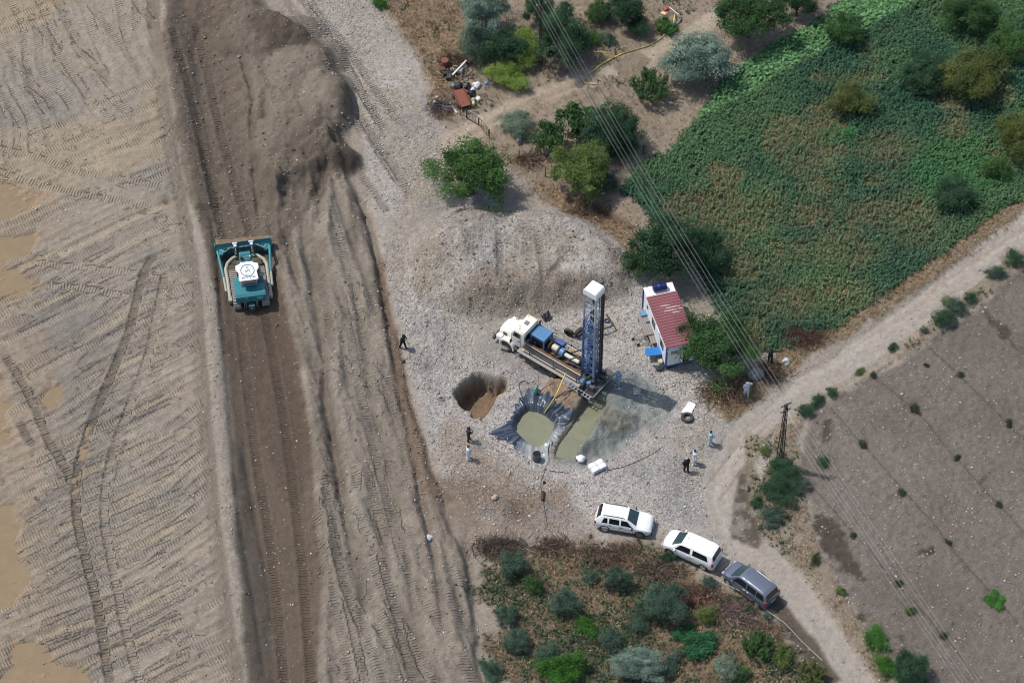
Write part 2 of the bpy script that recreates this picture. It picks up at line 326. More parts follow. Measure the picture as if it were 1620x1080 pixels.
for off in (-.75, .75):
    Q = smooth(GP([(1620, 358), (1510, 432), (1370, 535), (1270, 600), (1200, 665), (1150, 730), (1140, 800), (1180, 860)])); Q[:, 0] += off * .5; Q[:, 1] += off * .85
    sel, lat, al, _ = line_uv(Q, 1.2); Z[sel] -= .06 * np.exp(-(lat / .3) ** 2); m = np.zeros(NV); m[sel] = np.exp(-(lat / .35) ** 2); blend(m * .35 * road, S(186, 174, 158))
wet1 = soft(sd_poly([(1172, 745), (1190, 735), (1200, 780), (1215, 830), (1200, 868), (1175, 862), (1152, 850), (1162, 800)]), .2, .45)
wet2 = soft(sd_poly([(1205, 905), (1240, 950), (1290, 1010), (1330, 1075), (1300, 1085), (1262, 1030), (1225, 975), (1200, 940)]), .2, .35)
wet3 = soft(sd_poly([(1130, 875), (1145, 880), (1150, 900), (1130, 895)]), .2, .3)
for w_ in (wet1, wet2): blend(w_ * .92, S(98, 84, 68), .12); WET += w_ * .35; Z -= w_ * .06
blend(wet1 * sst(n3, 0, .3) * .6, S(160, 152, 142)); 

scrub = soft(sd_poly([(748, 840), (775, 872), (850, 865), (930, 860), (1020, 862), (1060, 890), (1110, 915), (1150, 930), (1200, 960), (1250, 1010), (1290, 1060), (1340, 1160), (1360, 1500), (800, 1500), (805, 1090), (768, 1040), (795, 985), (752, 935), (782, 895)], margin=30) + .5 * n5 + .6 * n3, .6, 1.5)
blend(scrub, S(118, 103, 81), .2); Z += scrub * .12 * n2
blend(scrub * sst(fbm(XF, YF, 61, .3), .0, .4) * .6, S(142, 120, 90), .1)
blend(scrub * sst(fbm(XF, YF, 62, .3), .05, .4) * .6, S(78, 80, 60), .1)
GRAV = np.where(scrub > .5, .12, GRAV)
vr = soft(sd_poly([(1178, 690), (1215, 690), (1260, 660), (1300, 640), (1400, 575), (1480, 505), (1560, 440), (1620, 395), (1700, 340), (1720, 380), (1620, 425), (1540, 485), (1440, 560), (1350, 610), (1285, 650), (1262, 690), (1270, 780), (1300, 880), (1370, 1000), (1440, 1080), (1480, 1200), (1440, 1200), (1380, 1070), (1320, 980), (1270, 905), (1215, 850), (1190, 800)]), .25, .5)
blend(vr * .9, S(146, 130, 106), .16); Z += vr * (.16 + .1 * n3); GRAV = np.maximum(GRAV, vr * .5)
blend(soft(sd_poly([(1208, 700), (1228, 690), (1222, 730), (1205, 760), (1196, 745)]), .2, .3) * .7, S(186, 178, 168), .15)

# ---- ploughed field
pl = soft(sd_poly([(1900, 250), (1700, 380), (1620, 430), (1545, 488), (1445, 562), (1350, 615), (1285, 655), (1270, 700), (1282, 790), (1310, 880), (1375, 1000), (1445, 1080), (1500, 1200), (1700, 1900), (3500, 1900), (3500, 250)], margin=80), .3, .4)
blend(pl, S(124, 112, 99), .12); blend(pl * sst(n3 + n5, .2, .8) * .4, S(104, 92, 80)); GRAV = np.where(pl > .5, .42, GRAV)
fur = np.sin((XF * .74 + YF * .67) * 2 * math.pi / .9 + 1.5 * n2) * sst(n1, -.4, .5)
Z += pl * (.05 * n5 + .04 * n3 + .025 * fur + .05 * fbm(XF, YF, 71, 3.0, 2))
blend(pl * sst(n1 - .3 * n3, .0, .6) * .4, S(138, 127, 114)); blend(pl * sst(fbm(XF, YF, 72, .25, 4), .05, .4) * .4, S(106, 94, 82))
for poly in ([(1290, 815), (1318, 822), (1340, 860), (1365, 915), (1345, 905), (1310, 870), (1285, 835)], [(1305, 665), (1318, 660), (1312, 690), (1298, 705)], [(1550, 755), (1572, 735), (1578, 740), (1560, 762), (1552, 765)],
             [(1352, 970), (1365, 972), (1372, 985), (1355, 980)], [(1400, 960), (1418, 975), (1425, 990), (1410, 985)], [(1418, 998), (1430, 1002), (1428, 1020), (1418, 1012)], [(1560, 490), (1590, 520), (1605, 545), (1580, 525), (1556, 500)], [(1450, 870), (1475, 868), (1470, 878), (1452, 880)]):
    w_ = soft(sd_poly(poly) + .3 * n5, .2, .6); blend(w_ * .85, S(78, 65, 54), .15); WET += .2 * w_
DRIP = [[(1557, 483), (1600, 540), (1640, 580)], [(1473, 550), (1524, 600), (1620, 693), (1700, 770)], [(1390, 600), (1458, 658), (1507, 718), (1620, 840), (1690, 915)],
        [(1316, 649), (1364, 702), (1427, 773), (1480, 831), (1507, 867), (1620, 996), (1680, 1065)], [(1276, 760), (1347, 840), (1422, 924), (1489, 1000), (1560, 1085), (1600, 1130)]]
for dl in DRIP:
    P = smooth(GP(dl)); sel, lat, al, _ = line_uv(P, .8); sn = fbm(al, al * 0 + 3, 77, .5, 3); m = np.zeros(NV); m[sel] = np.exp(-((lat - .2 * sn) / (.10 + .16 * np.clip(sn, 0, 1))) ** 2); blend(m * .5, S(96, 84, 72)); Z[sel] -= .03 * np.exp(-(lat / .15) ** 2)

# ---- puddles at far left (water sheet lies at one level, the ground dips below it)
for poly in ([(-60, 285), (50, 295), (75, 310), (30, 335), (0, 345), (-60, 350)], [(-60, 370), (55, 372), (48, 408), (20, 415), (72, 450), (20, 475), (-60, 480)], [(-60, 560), (5, 590), (12, 640), (18, 700), (-60, 710)],
             [(-60, 785), (15, 800), (25, 840), (40, 890), (38, 930), (20, 960), (-60, 985)], [(15, 1010), (55, 1020), (70, 1040), (130, 1065), (135, 1120), (-40, 1140), (30, 1050)], [(-200, 250), (-60, 250), (-60, 1150), (-200, 1150)], [(75, 580), (90, 610), (88, 640), (75, 640)]):
    q = soft(sd_poly(poly, -.15) + 1.1 * streak, .5, .35); Z -= q * .27; blend(q * .7, S(168, 132, 92), .05); WET += .15 * q
blend(left * soft(sd_poly([(-60, 280), (90, 300), (60, 480), (80, 640), (60, 800), (140, 1080), (-60, 1100)]), 1.0, 1.5) * .35, S(160, 132, 98), .05)

# ---- dozer and tyre tracks
def track(pts, z=0.0, w=.72, depth=.05, m=1.0, tint=None, tw=.25, gauge=None):
    P0 = smooth(GP(pts, z))
    offs = [0] if gauge is None else [-gauge / 2, gauge / 2]
    for o in offs:
        T = np.gradient(P0, axis=0); T /= np.hypot(T[:, 0], T[:, 1])[:, None] + 1e-9
        P = P0 + o * np.stack([T[:, 1], -T[:, 0]], 1)
        sel, lat, al, L = line_uv(P, w * 1.1)
        e = np.clip(np.minimum(al, L - al) / .6, 0, 1)
        ins = (1 - sst(np.abs(lat) + .05 * n3[sel], w * .34, w * .58)) * e; rim = np.exp(-((np.abs(lat) - w * .62) / .09) ** 2) * e
        Z[sel] -= depth * ins; Z[sel] += depth * .35 * rim * (1 + n3[sel])
        k = ins > .35; s2 = sel[k]
        kk = ~((TM[sel] > .3) & ~k); TU[sel[kk]] = al[kk]; TM[s2] = m * sst(ins[k], .35, .7) * (.75 + .5 * n2[s2]); TM[sel[~k & (np.abs(lat) < w * .7)]] *= .3
        if tint is not None:
            mm = np.zeros(NV); mm[sel] = ins * tw; blend(mm, S(*tint))
def bands(region, ang, pitch, w, seed, m=.9, depth=.05, cont=.1):
    ca, sa = math.cos(ang), math.sin(ang); wob = fbm(XF, YF, seed, .10, 2) * 2.2; u = XF * ca + YF * sa; v = -XF * sa + YF * ca + wob
    k = np.floor(v / pitch); f = (v / pitch - k - .5) * pitch; r1 = VN(seed + 5)(k * 1.7 + 3, np.floor(u / 7 + VN(seed)(k * 2.1, k * 0)) * 1.3)
    ins = (1 - sst(np.abs(f) + .05 * n3, w * .34, w * .56)) * (r1 > .28) * region; pat = sst(fbm(XF, YF, seed + 9, .45, 2), -.35, .1)
    global Z, TU, TM
    Z -= depth * ins * (.5 + r1) ; Z += depth * .6 * np.exp(-((np.abs(f) - w * .62) / .1) ** 2) * region * (1 + n3)
    sel_ = (region > .4); TU[sel_] = (u + .13 * k)[sel_]; TM[sel_] = (m * ins * pat * (.5 + r1))[sel_]
    blend(ins * region * .35 * sst(r1, .3, .9), S(176, 160, 134)); blend(ins * region * .3 * (1 - sst(r1, .2, .6)), S(128, 116, 102))
pyA = sst(YF, 17.5, 19.5)
bands(left * (1 - sst(YF + .45 * (XF + 30), 13.5, 15)), R(31), .98, .72, 201)
bands(left * sst(YF - .5 * (XF + 36), 21.5, 23), R(-63), 1.25, .72, 203)
bands(left * (1 - sst(YF - .5 * (XF + 36), 21, 22.5)) * sst(YF + .45 * (XF + 30), 14.5, 16), R(24), 1.05, .72, 205)
bands(emb * sst(fbm(XF, YF, 207, .14, 2), -.15, .15) * (1 - sst(YF, 10, 16)), R(-71), 1.15, .74, 208, 1.1, .05)
A = [((5, 62), (77, 180)), ((63, 37), (143, 157)), ((95, 22), (177, 140)), ((140, 3), (230, 123)), ((213, 0), (253, 53)), ((120, 75), (180, 132)), ((0, 143), (40, 203)), ((25, 110), (95, 170))]
for a, b in A: track([a, b], w=.74, depth=.05, tint=(140, 124, 100))
for a, b in (((33, 223), (262, 124)), ((60, 247), (262, 160)), ((100, 258), (262, 186)), ((123, 268), (265, 205)), ((187, 282), (268, 235)), ((-10, 40), (125, -15)), ((-20, 58), (90, 22))): track([a, b], w=.72, tint=(178, 156, 120))
y0 = 372
i = 0
while y0 < 1290:
    j = rng.uniform(-6, 6)
    xl = max(20, 60 + 40 * math.sin(y0 * .013)) if rng.random() < .8 else 5
    xr = 283 + (y0 - 400) * .05 + rng.uniform(-22, 6)
    sl_ = rng.uniform(.38, .52)
    track([(xl + rng.uniform(-15, 40), y0 + sl_ * (290 - xl) * .5 + j), ((xl + xr) / 2, y0 + rng.uniform(-2, 2)), (xr, y0 - sl_ * (xr - xl) * .5)], w=.72, depth=.065, m=rng.uniform(.6, 1.1), tint=((180, 158, 124), (138, 128, 116), (168, 150, 128), (146, 132, 112))[i % 4], tw=.35)
    y0 += rng.uniform(15, 22); i += 1
for p, kw in (([(-20, 228), (60, 248), (120, 270), (190, 283), (262, 297)], dict(tint=(150, 130, 104))), ([(-20, 262), (30, 280), (67, 293), (150, 310), (247, 330)], dict(tint=(150, 130, 104))),
              ([(50, 413), (110, 418), (170, 425), (220, 433), (267, 445)], {}), ([(67, 450), (120, 452), (213, 470)], {}),
              ([(245, 400), (225, 440), (205, 520), (180, 580), (155, 640), (133, 700), (120, 760), (122, 820), (138, 890), (155, 960), (175, 1090)], dict(depth=.13, tint=(108, 96, 80), tw=.55, m=1.4)),
              ([(262, 430), (248, 500), (232, 570), (205, 640), (182, 700), (168, 760), (166, 830), (180, 900), (200, 1000), (225, 1090)], dict(depth=.1, tint=(150, 136, 116), m=1.2)),
              ([(5, 555), (45, 620), (75, 690), (105, 740), (118, 770)], dict(depth=.12, tint=(110, 98, 82), tw=.5, m=1.3)), ([(28, 662), (42, 690), (58, 705)], dict(tint=(96, 90, 80), tw=.6)),
              ([(247, 1020), (262, 1000), (278, 1022), (268, 1050)], dict(w=.5))): track(p, **kw)
for p in ([(272, 50), (290, 110), (308, 180), (325, 260), (345, 340), (356, 378)], [(308, 35), (328, 110), (346, 190), (364, 260), (385, 330), (398, 372)],
          [(378, 492), (388, 580), (398, 660), (408, 740), (422, 820), (432, 900), (442, 990), (452, 1100)], [(418, 486), (432, 560), (446, 640), (458, 720), (468, 800), (478, 887), (486, 987), (494, 1100)]):
    track(p, z=.3, w=.74, depth=.1, m=1.6, tint=(100, 84, 66), tw=.35)
for p in ([(450, -40), (500, 30), (540, 90), (580, 160), (613, 210)], [(430, -40), (480, 40), (520, 100), (560, 170), (600, 240), (632, 290)], [(548, 145), (590, 215), (625, 265), (650, 315)], [(572, 275), (600, 315), (616, 340)], [(515, 110), (545, 160), (575, 215)],
          [(490, 0), (545, 70), (600, 150), (640, 200)]): track(p, w=.74, depth=.07, m=1.5, tint=(148, 134, 118), tw=.4)
for p, z in (([(578, 737), (590, 780), (604, 830), (612, 860)], .8), ([(595, 725), (612, 790), (625, 840)], .8), ([(505, 430), (520, 500), (528, 560)], .9), ([(490, 700), (520, 790), (535, 880), (560, 1000), (580, 1090)], .8), ([(525, 850), (548, 930), (580, 1010), (610, 1090)], .8),
             ([(540, 460), (556, 540), (575, 640), (598, 740)], .9), ([(560, 440), (578, 540), (600, 640)], .9), ([(515, 300), (540, 380), (555, 450)], 1.0), ([(500, 800), (515, 900), (540, 1000), (555, 1090)], .8), ([(600, 870), (625, 960), (655, 1080)], .8)): track(p, z=z, w=.72, depth=.06, m=1.4, tint=(140, 126, 108))
for p in ([(790, 350), (792, 440)], [(850, 350), (862, 440)], [(893, 395), (865, 440)]): track(p, z=2.0, w=.6, depth=.16, m=1.2, tint=(140, 128, 112), tw=.4)
for p in ([(730, 690), (820, 750), (900, 790)], [(725, 720), (800, 770), (870, 800)], [(640, 400), (690, 500), (680, 580)], [(700, 430), (660, 520)], [(1120, 790), (1190, 700), (1240, 650)]): track(p, w=.22, depth=.05, m=0, tint=(150, 130, 108), tw=.4, gauge=1.5)

NOISE_FINE = fbm(XF, YF, 81, 4.0, 2)
Z += .035 * NOISE_FINE + .03 * n5
C *= (1 + .12 * NOISE_FINE + .10 * n5 + .05 * rng.standard_normal(NV).clip(-2, 2))[:, None]
lum_ = (C @ np.array([.3, .6, .1]))[:, None]; C = (lum_ + (C - lum_) * .80) * (1.09 - .07 * np.clip(corr + heap, 0, 1)[:, None])
C = np.clip(C, .01, .9); TM = np.clip(TM, 0, 2)
far = np.maximum(np.abs(XF) - 60, np.abs(YF) - 55); Z *= 1 - sst(far, 0, 40)

ZG = Z.reshape(NY, NX)
def hgt(x, y):
    x = np.asarray(x, float); y = np.asarray(y, float)
    i = np.clip(np.searchsorted(XS, x) - 1, 0, NX - 2); j = np.clip(np.searchsorted(YS, y) - 1, 0, NY - 2)
    fx = (x - XS[i]) / (XS[i + 1] - XS[i]); fy = (y - YS[j]) / (YS[j + 1] - YS[j])
    return (ZG[j, i] * (1 - fx) + ZG[j, i + 1] * fx) * (1 - fy) + (ZG[j + 1, i] * (1 - fx) + ZG[j + 1, i + 1] * fx) * fy
def at(u, v, dz=0.0):
    """point of the ground from which something dz high shows at photo pixel u, v"""
    z = 0.0
    for _ in range(8):
        x, y = G(u, v, z + dz); z = .5 * z + .5 * float(hgt(x, y))
    return Vector((float(x), float(y), float(hgt(x, y))))

# ------------------------------------------------------------------ naming helpers
def tag(o, label=None, cat=None, group=None, kind=None):
    if label: o['label'] = label
    if cat: o['category'] = cat
    if group: o['group'] = group
    if kind: o['kind'] = kind
    return o
def thing(name, label, cat, loc=(0, 0, 0), rz=0.0, group=None):
    o = bpy.data.objects.new(name, None); COL.objects.link(o); o.empty_display_size = .3
    o.location = loc; o.rotation_euler = (0, 0, rz)
    return tag(o, label, cat, group)
def link(name, me, mats, parent=None, smooth_=False):
    for m in (mats if isinstance(mats, (list, tuple)) else [mats]): me.materials.append(m)
    if smooth_: me.polygons.foreach_set('use_smooth', np.ones(len(me.polygons), bool))
    o = bpy.data.objects.new(name, me); COL.objects.link(o)
    if parent is not None: o.parent = parent
    return o
def np_mesh(name, V, F, attrs=None):
    """V (n,3), F (m,k) same-size faces"""
    me = bpy.data.meshes.new(name); V = np.asarray(V, np.float32); F = np.asarray(F, np.int32)
    me.vertices.add(len(V)); me.vertices.foreach_set('co', V.ravel())
    k = F.shape[1]; me.loops.add(F.size); me.loops.foreach_set('vertex_index', F.ravel())
    me.polygons.add(len(F)); me.polygons.foreach_set('loop_start', np.arange(0, F.size, k, dtype=np.int32))
    me.update(calc_edges=True)
    for an, (ty, data) in (attrs or {}).items():
        a = me.attributes.new(an, ty, 'POINT')
        if ty == 'FLOAT': a.data.foreach_set('value', np.asarray(data, np.float32).ravel())
        elif ty == 'FLOAT_COLOR':
            d = np.ones((len(V), 4), np.float32); d[:, :3] = data; a.data.foreach_set('color', d.ravel())
    return me

# ------------------------------------------------------------------ materials
def newmat(name):
    m = bpy.data.materials.new(name); m.use_nodes = True; nt = m.node_tree
    return m, nt, nt.nodes['Principled BSDF']
def N(nt, ty, **kw):
    n = nt.nodes.new(ty)
    for k, v in kw.items():
        if k.startswith('i_'): n.inputs[k[2:].replace('_', ' ')].default_value = v
        else: setattr(n, k, v)
    return n
def math_(nt, op, a, b=None, c=None):
    n = nt.nodes.new('ShaderNodeMath'); n.operation = op
    for i, v in enumerate((a, b, c)):
        if v is None: continue
        if isinstance(v, (int, float)): n.inputs[i].default_value = v
        else: nt.links.new(v, n.inputs[i])
    return n.outputs[0]
def mixc(nt, fac, a, b, mode='MIX'):
    n = nt.nodes.new('ShaderNodeMix'); n.data_type = 'RGBA'; n.blend_type = mode
    for i, v in ((0, fac), (6, a), (7, b)):
        if isinstance(v, (int, float)): n.inputs[i].default_value = v
        elif isinstance(v, (tuple, list, np.ndarray)): n.inputs[i].default_value = (*[float(q) for q in v][:3], 1)
        else: nt.links.new(v, n.inputs[i])
    return n.outputs[2]
_mats = {}
def M(name, rgb, rough=.6, metal=0.0, var=.12, scale=3.0, dirt=0.0, bump=0.0, coat=0.0, trans=0.0):
    """plain material with grain, soft blotches and dust"""
    if name in _mats: return _mats[name]
    m, nt, b = newmat(name); rgb = np.array(rgb)
    tc = N(nt, 'ShaderNodeTexCoord'); nz = N(nt, 'ShaderNodeTexNoise', i_Scale=scale, i_Detail=6.0, i_Roughness=.65)
    nt.links.new(tc.outputs['Object'], nz.inputs['Vector'])
    c = mixc(nt, nz.outputs[0], rgb * (1 - var), np.minimum(rgb * (1 + var), .95))
    if dirt:
        n2_ = N(nt, 'ShaderNodeTexNoise', i_Scale=scale * .6, i_Detail=8.0, i_Roughness=.75); nt.links.new(tc.outputs['Object'], n2_.inputs['Vector'])
        f = math_(nt, 'MULTIPLY', math_(nt, 'SMOOTHSTEP' if False else 'POWER', n2_.outputs[0], 3.0), dirt * 5)
        f = math_(nt, 'MINIMUM', f, 1.0); c = mixc(nt, f, c, S(150, 132, 110))
    nt.links.new(c, b.inputs['Base Color'])
    b.inputs['Roughness'].default_value = rough; b.inputs['Metallic'].default_value = metal; b.inputs['Coat Weight'].default_value = coat
    if bump:
        bp = N(nt, 'ShaderNodeBump', i_Strength=.6, i_Distance=bump); nt.links.new(nz.outputs[0], bp.inputs['Height']); nt.links.new(bp.outputs[0], b.inputs['Normal'])
    _mats[name] = m; return m

def ground_mat():
    m, nt, b = newmat('ground_soil'); L = nt.links
    geo = N(nt, 'ShaderNodeNewGeometry'); P = geo.outputs['Position']
    ac = N(nt, 'ShaderNodeAttribute', attribute_name='Col').outputs['Color']
    gr = N(nt, 'ShaderNodeAttribute', attribute_name='grav').outputs['Fac']
    we = N(nt, 'ShaderNodeAttribute', attribute_name='wet').outputs['Fac']
    tu = N(nt, 'ShaderNodeAttribute', attribute_name='tu').outputs['Fac']
    tm = N(nt, 'ShaderNodeAttribute', attribute_name='tm').outputs['Fac']
    def nz(s, d=3.0, r=.6):
        n = N(nt, 'ShaderNodeTexNoise', i_Scale=s, i_Detail=d, i_Roughness=r); L.new(P, n.inputs['Vector']); return n.outputs[0]
    fine = nz(13.0, 4.0, .75); mid = nz(2.2, 4.0)
    vo = N(nt, 'ShaderNodeTexVoronoi', i_Scale=9.0); L.new(P, vo.inputs['Vector'])
    vo2 = N(nt, 'ShaderNodeTexVoronoi', i_Scale=3.6); L.new(P, vo2.inputs['Vector'])
    # pebbles: random grey per cell
    sepc = N(nt, 'ShaderNodeSeparateColor'); L.new(vo.outputs['Color'], sepc.inputs[0])
    sep2 = N(nt, 'ShaderNodeSeparateColor'); L.new(vo2.outputs['Color'], sep2.inputs[0])
    cell = math_(nt, 'ADD', math_(nt, 'MULTIPLY', sepc.outputs[0], .95), .5)        # .5 .. 1.45
    edge = math_(nt, 'SUBTRACT', 1.0, math_(nt, 'MULTIPLY', math_(nt, 'POWER', vo.outputs['Distance'], 2.0), .8))
    peb = math_(nt, 'MULTIPLY', cell, edge)
    k = math_(nt, 'MULTIPLY', math_(nt, 'SUBTRACT', peb, 1.0), math_(nt, 'MULTIPLY', gr, .64))
    base = math_(nt, 'ADD', math_(nt, 'ADD', 1.0, k), math_(nt, 'MULTIPLY', math_(nt, 'SUBTRACT', fine, .5), .95))
    base = math_(nt, 'ADD', base, math_(nt, 'MULTIPLY', math_(nt, 'SUBTRACT', mid, .5), .3))
    comb = N(nt, 'ShaderNodeCombineColor'); [L.new(base, comb.inputs[i]) for i in range(3)]
    c = mixc(nt, 1.0, ac, comb.outputs[0], 'MULTIPLY')
    # scattered pale stones
    st = math_(nt, 'MULTIPLY', math_(nt, 'GREATER_THAN', sep2.outputs[1], .955), math_(nt, 'LESS_THAN', vo2.outputs['Distance'], .22))
    st = math_(nt, 'MULTIPLY', st, math_(nt, 'ADD', math_(nt, 'MULTIPLY', gr, .6), .35))
    c = mixc(nt, st, c, S(196, 188, 176))
    sg = math_(nt, 'SINE', math_(nt, 'MULTIPLY', tu, 2 * math.pi / .235))
    c2 = mixc(nt, math_(nt, 'MULTIPLY', math_(nt, 'MULTIPLY', math_(nt, 'MAXIMUM', math_(nt, 'MULTIPLY', sg, -1.0), 0.0), tm), .0), c, (0, 0, 0))
    dk = N(nt, 'ShaderNodeHueSaturation'); dk.inputs['Value'].default_value = .72; dk.inputs['Saturation'].default_value = 1.1; L.new(c2, dk.inputs['Color'])
    c3 = mixc(nt, math_(nt, 'MINIMUM', math_(nt, 'MULTIPLY', we, 1.2), .6), c2, dk.outputs[0])
    L.new(c3, b.inputs['Base Color'])
    L.new(math_(nt, 'SUBTRACT', .95, math_(nt, 'MINIMUM', math_(nt, 'MULTIPLY', we, .8), .5)), b.inputs['Roughness'])
    b.inputs['Specular IOR Level'].default_value = .25
    hh = math_(nt, 'ADD', math_(nt, 'MULTIPLY', fine, .10), math_(nt, 'MULTIPLY', math_(nt, 'MULTIPLY', math_(nt, 'SUBTRACT', 1.0, vo.outputs['Distance']), gr), .05))
    hh = math_(nt, 'ADD', hh, math_(nt, 'MULTIPLY', math_(nt, 'MULTIPLY', sg, tm), .045))
    bp = N(nt, 'ShaderNodeBump', i_Strength=1.0, i_Distance=1.0); L.new(hh, bp.inputs['Height']); L.new(bp.outputs[0], b.inputs['Normal'])
    return m
idx = np.arange(NY * NX).reshape(NY, NX)
FQ = np.stack([idx[:-1, :-1].ravel(), idx[:-1, 1:].ravel(), idx[1:, 1:].ravel(), idx[1:, :-1].ravel()], 1)
me = np_mesh('ground', np.stack([XF, YF, Z], 1), FQ, {'Col': ('FLOAT_COLOR', C), 'grav': ('FLOAT', GRAV), 'wet': ('FLOAT', WET.clip(0, 1)), 'tu': ('FLOAT', TU), 'tm': ('FLOAT', TM)})
ground = link('ground', me, ground_mat(), smooth_=True); tag(ground, kind='structure')

# ------------------------------------------------------------------ mesh builder
class MB:
    def __init__(s): s.v = []; s.f = []; s.m = []
    def add(s, V, F, mi=0):
        k = len(s.v); s.v += [tuple(map(float, p)) for p in V]; s.f += [tuple(i + k for i in f) for f in F]; s.m += [mi] * len(F); return s
    def box(s, c, d, rz=0, mi=0, ry=0, rx=0, taper=1.0):
        Rm = Matrix.Rotation(rz, 3, 'Z') @ Matrix.Rotation(ry, 3, 'Y') @ Matrix.Rotation(rx, 3, 'X'); V = []
        for z in (-1, 1):
            t = taper if z > 0 else 1
            for x, y in ((-1, -1), (1, -1), (1, 1), (-1, 1)): V.append(Vector(c) + Rm @ Vector((x * d[0] / 2 * t, y * d[1] / 2 * t, z * d[2] / 2)))
        return s.add(V, [(3, 2, 1, 0), (4, 5, 6, 7), (0, 1, 5, 4), (1, 2, 6, 5), (2, 3, 7, 6), (3, 0, 4, 7)], mi)
    def tube(s, pts, r, n=6, mi=0, cap=True):
        pts = [Vector(p) for p in pts]; rs = r if isinstance(r, (list, tuple)) else [r] * len(pts); V = []; F = []
        up = None
        for i, p in enumerate(pts):
            t = (pts[min(i + 1, len(pts) - 1)] - pts[max(i - 1, 0)]); t = t.normalized() if t.length > 1e-9 else Vector((0, 0, 1))
            if up is None: up = Vector((0, 0, 1)) if abs(t.z) < .9 else Vector((1, 0, 0))
            a = t.cross(up); a = a.normalized() if a.length > 1e-6 else t.orthogonal().normalized(); b = t.cross(a); up = -b if False else up
            for k in range(n):
                w = 2 * math.pi * k / n; V.append(p + rs[i] * (math.cos(w) * a + math.sin(w) * b))
        for i in range(len(pts) - 1):
            for k in range(n): F.append((i * n + k, i * n + (k + 1) % n, (i + 1) * n + (k + 1) % n, (i + 1) * n + k))
        if cap: F.append(tuple(range(n))[::-1]); F.append(tuple(range((len(pts) - 1) * n, len(pts) * n)))
        return s.add(V, F, mi)
    def lathe(s, prof, c=(0, 0, 0), n=20, axis='Z', mi=0, rot=None):
        V = []; F = []
        for r, h in prof:
            for k in range(n):
                w = 2 * math.pi * k / n; p = Vector((r * math.cos(w), r * math.sin(w), h))
                if axis == 'Y': p = Vector((p.x, p.z, p.y))
                if axis == 'X': p = Vector((p.z, p.x, p.y))
                if rot is not None: p = rot @ p
                V.append(Vector(c) + p)
        for i in range(len(prof) - 1):
            for k in range(n): F.append((i * n + k, i * n + (k + 1) % n, (i + 1) * n + (k + 1) % n, (i + 1) * n + k))
        F.append(tuple(range(n))[::-1]); F.append(tuple(range((len(prof) - 1) * n, len(prof) * n)))
        return s.add(V, F, mi)
    def prism(s, poly, z0, z1, mi=0, plane='XY'):
        n = len(poly); V = []
        for z in (z0, z1):
            for a, b in poly: V.append((a, b, z) if plane == 'XY' else ((a, z, b) if plane == 'XZ' else (z, a, b)))
        return s.add(V, [tuple(range(n))[::-1], tuple(range(n, 2 * n))] + [(i, (i + 1) % n, n + (i + 1) % n, n + i) for i in range(n)], mi)
    def mesh(s, name):
        me = bpy.data.meshes.new(name); me.from_pydata(s.v, [], s.f); me.polygons.foreach_set('material_index', s.m); me.update(); return me
    def build(s, name, mats, parent=None, smooth_=False, bevel=0):
        me = s.mesh(name)
        bm = bmesh.new(); bm.from_mesh(me); bmesh.ops.recalc_face_normals(bm, faces=bm.faces)
        if bevel: bmesh.ops.bevel(bm, geom=list(bm.edges), offset=bevel, segments=2, affect='EDGES', profile=.6)
        bm.to_mesh(me); bm.free()
        if smooth_ == 'auto':
            o = link(name, me, mats, parent); me.polygons.foreach_set('use_smooth', [True] * len(me.polygons)); me.set_sharp_from_angle(angle=R(35)); return o
        return link(name, me, mats, parent, smooth_)

WHITE = M('white_paint', (.80, .80, .78), .3, var=.03, coat=.4, dirt=.09)
WHITE_T = M('cream_truck_paint', (.80, .77, .68), .4, var=.06, dirt=.10)
BLACKR = M('black_rubber', (.03, .03, .032), .85, var=.3, dirt=.12)
BLACKP = M('black_plastic', (.022, .022, .024), .5, var=.2, dirt=.06)
DARKM = M('dark_grease_metal', (.05, .048, .048), .6, .3, var=.4, dirt=.12)
GLASS = M('dark_glass', (.012, .016, .02), .06, var=.1)
GLASS2 = M('windscreen_glass', (.03, .055, .06), .05, var=.3, scale=1.5)
SILVER = M('silver_metal', (.55, .56, .58), .32, .8, var=.1)
STEEL = M('grey_steel', (.17, .17, .17), .6, .15, var=.2, dirt=.1)
RUST = M('rusty_pipe', (.22, .12, .075), .75, .2, var=.45, scale=5)
PIPE = M('pale_worn_pipe', (.38, .31, .22), .5, .4, var=.35, scale=4)
BLUE = M('blue_rig_paint', S(84, 132, 176), .42, var=.12, dirt=.10)
BLUE2 = M('dark_blue_paint', (.035, .06, .16), .5, var=.3, dirt=.08)
MASTB = M('mast_blue_paint', S(58, 96, 150), .5, var=.25, dirt=.12)
MASTW = M('mast_grey_paint', S(172, 184, 198), .5, var=.12, dirt=.08)
TEAL = M('teal_machine_paint', S(16, 124, 134), .45, var=.15, dirt=.12)
TEALD = M('dark_teal_paint', S(14, 84, 96), .5, var=.15, dirt=.16)
GREYP = M('grey_beige_paint', S(168, 168, 152), .5, var=.1, dirt=.12)
RED = M('red_lens', (.35, .02, .02), .3)
LAMP = M('headlight_lens', (.45, .48, .5), .1, .3)
GREYCAR = M('grey_car_paint', S(112, 119, 134), .3, .35, var=.04, coat=.7)
GREYCAR2 = M('grey_car_plastic', S(70, 72, 78), .5, var=.08)
YEL = M('yellow_hose', S(212, 190, 92), .55, var=.12)
OLIVEH = M('olive_hose', S(150, 146, 96), .6, var=.12)
CABLE = M('black_cable', (.035, .035, .035), .6)
WHITES = M('white_sack_cloth', (.74, .74, .74), .8, var=.08, dirt=.08)
YELPLATE = M('number_plate', (.7, .7, .68), .5)

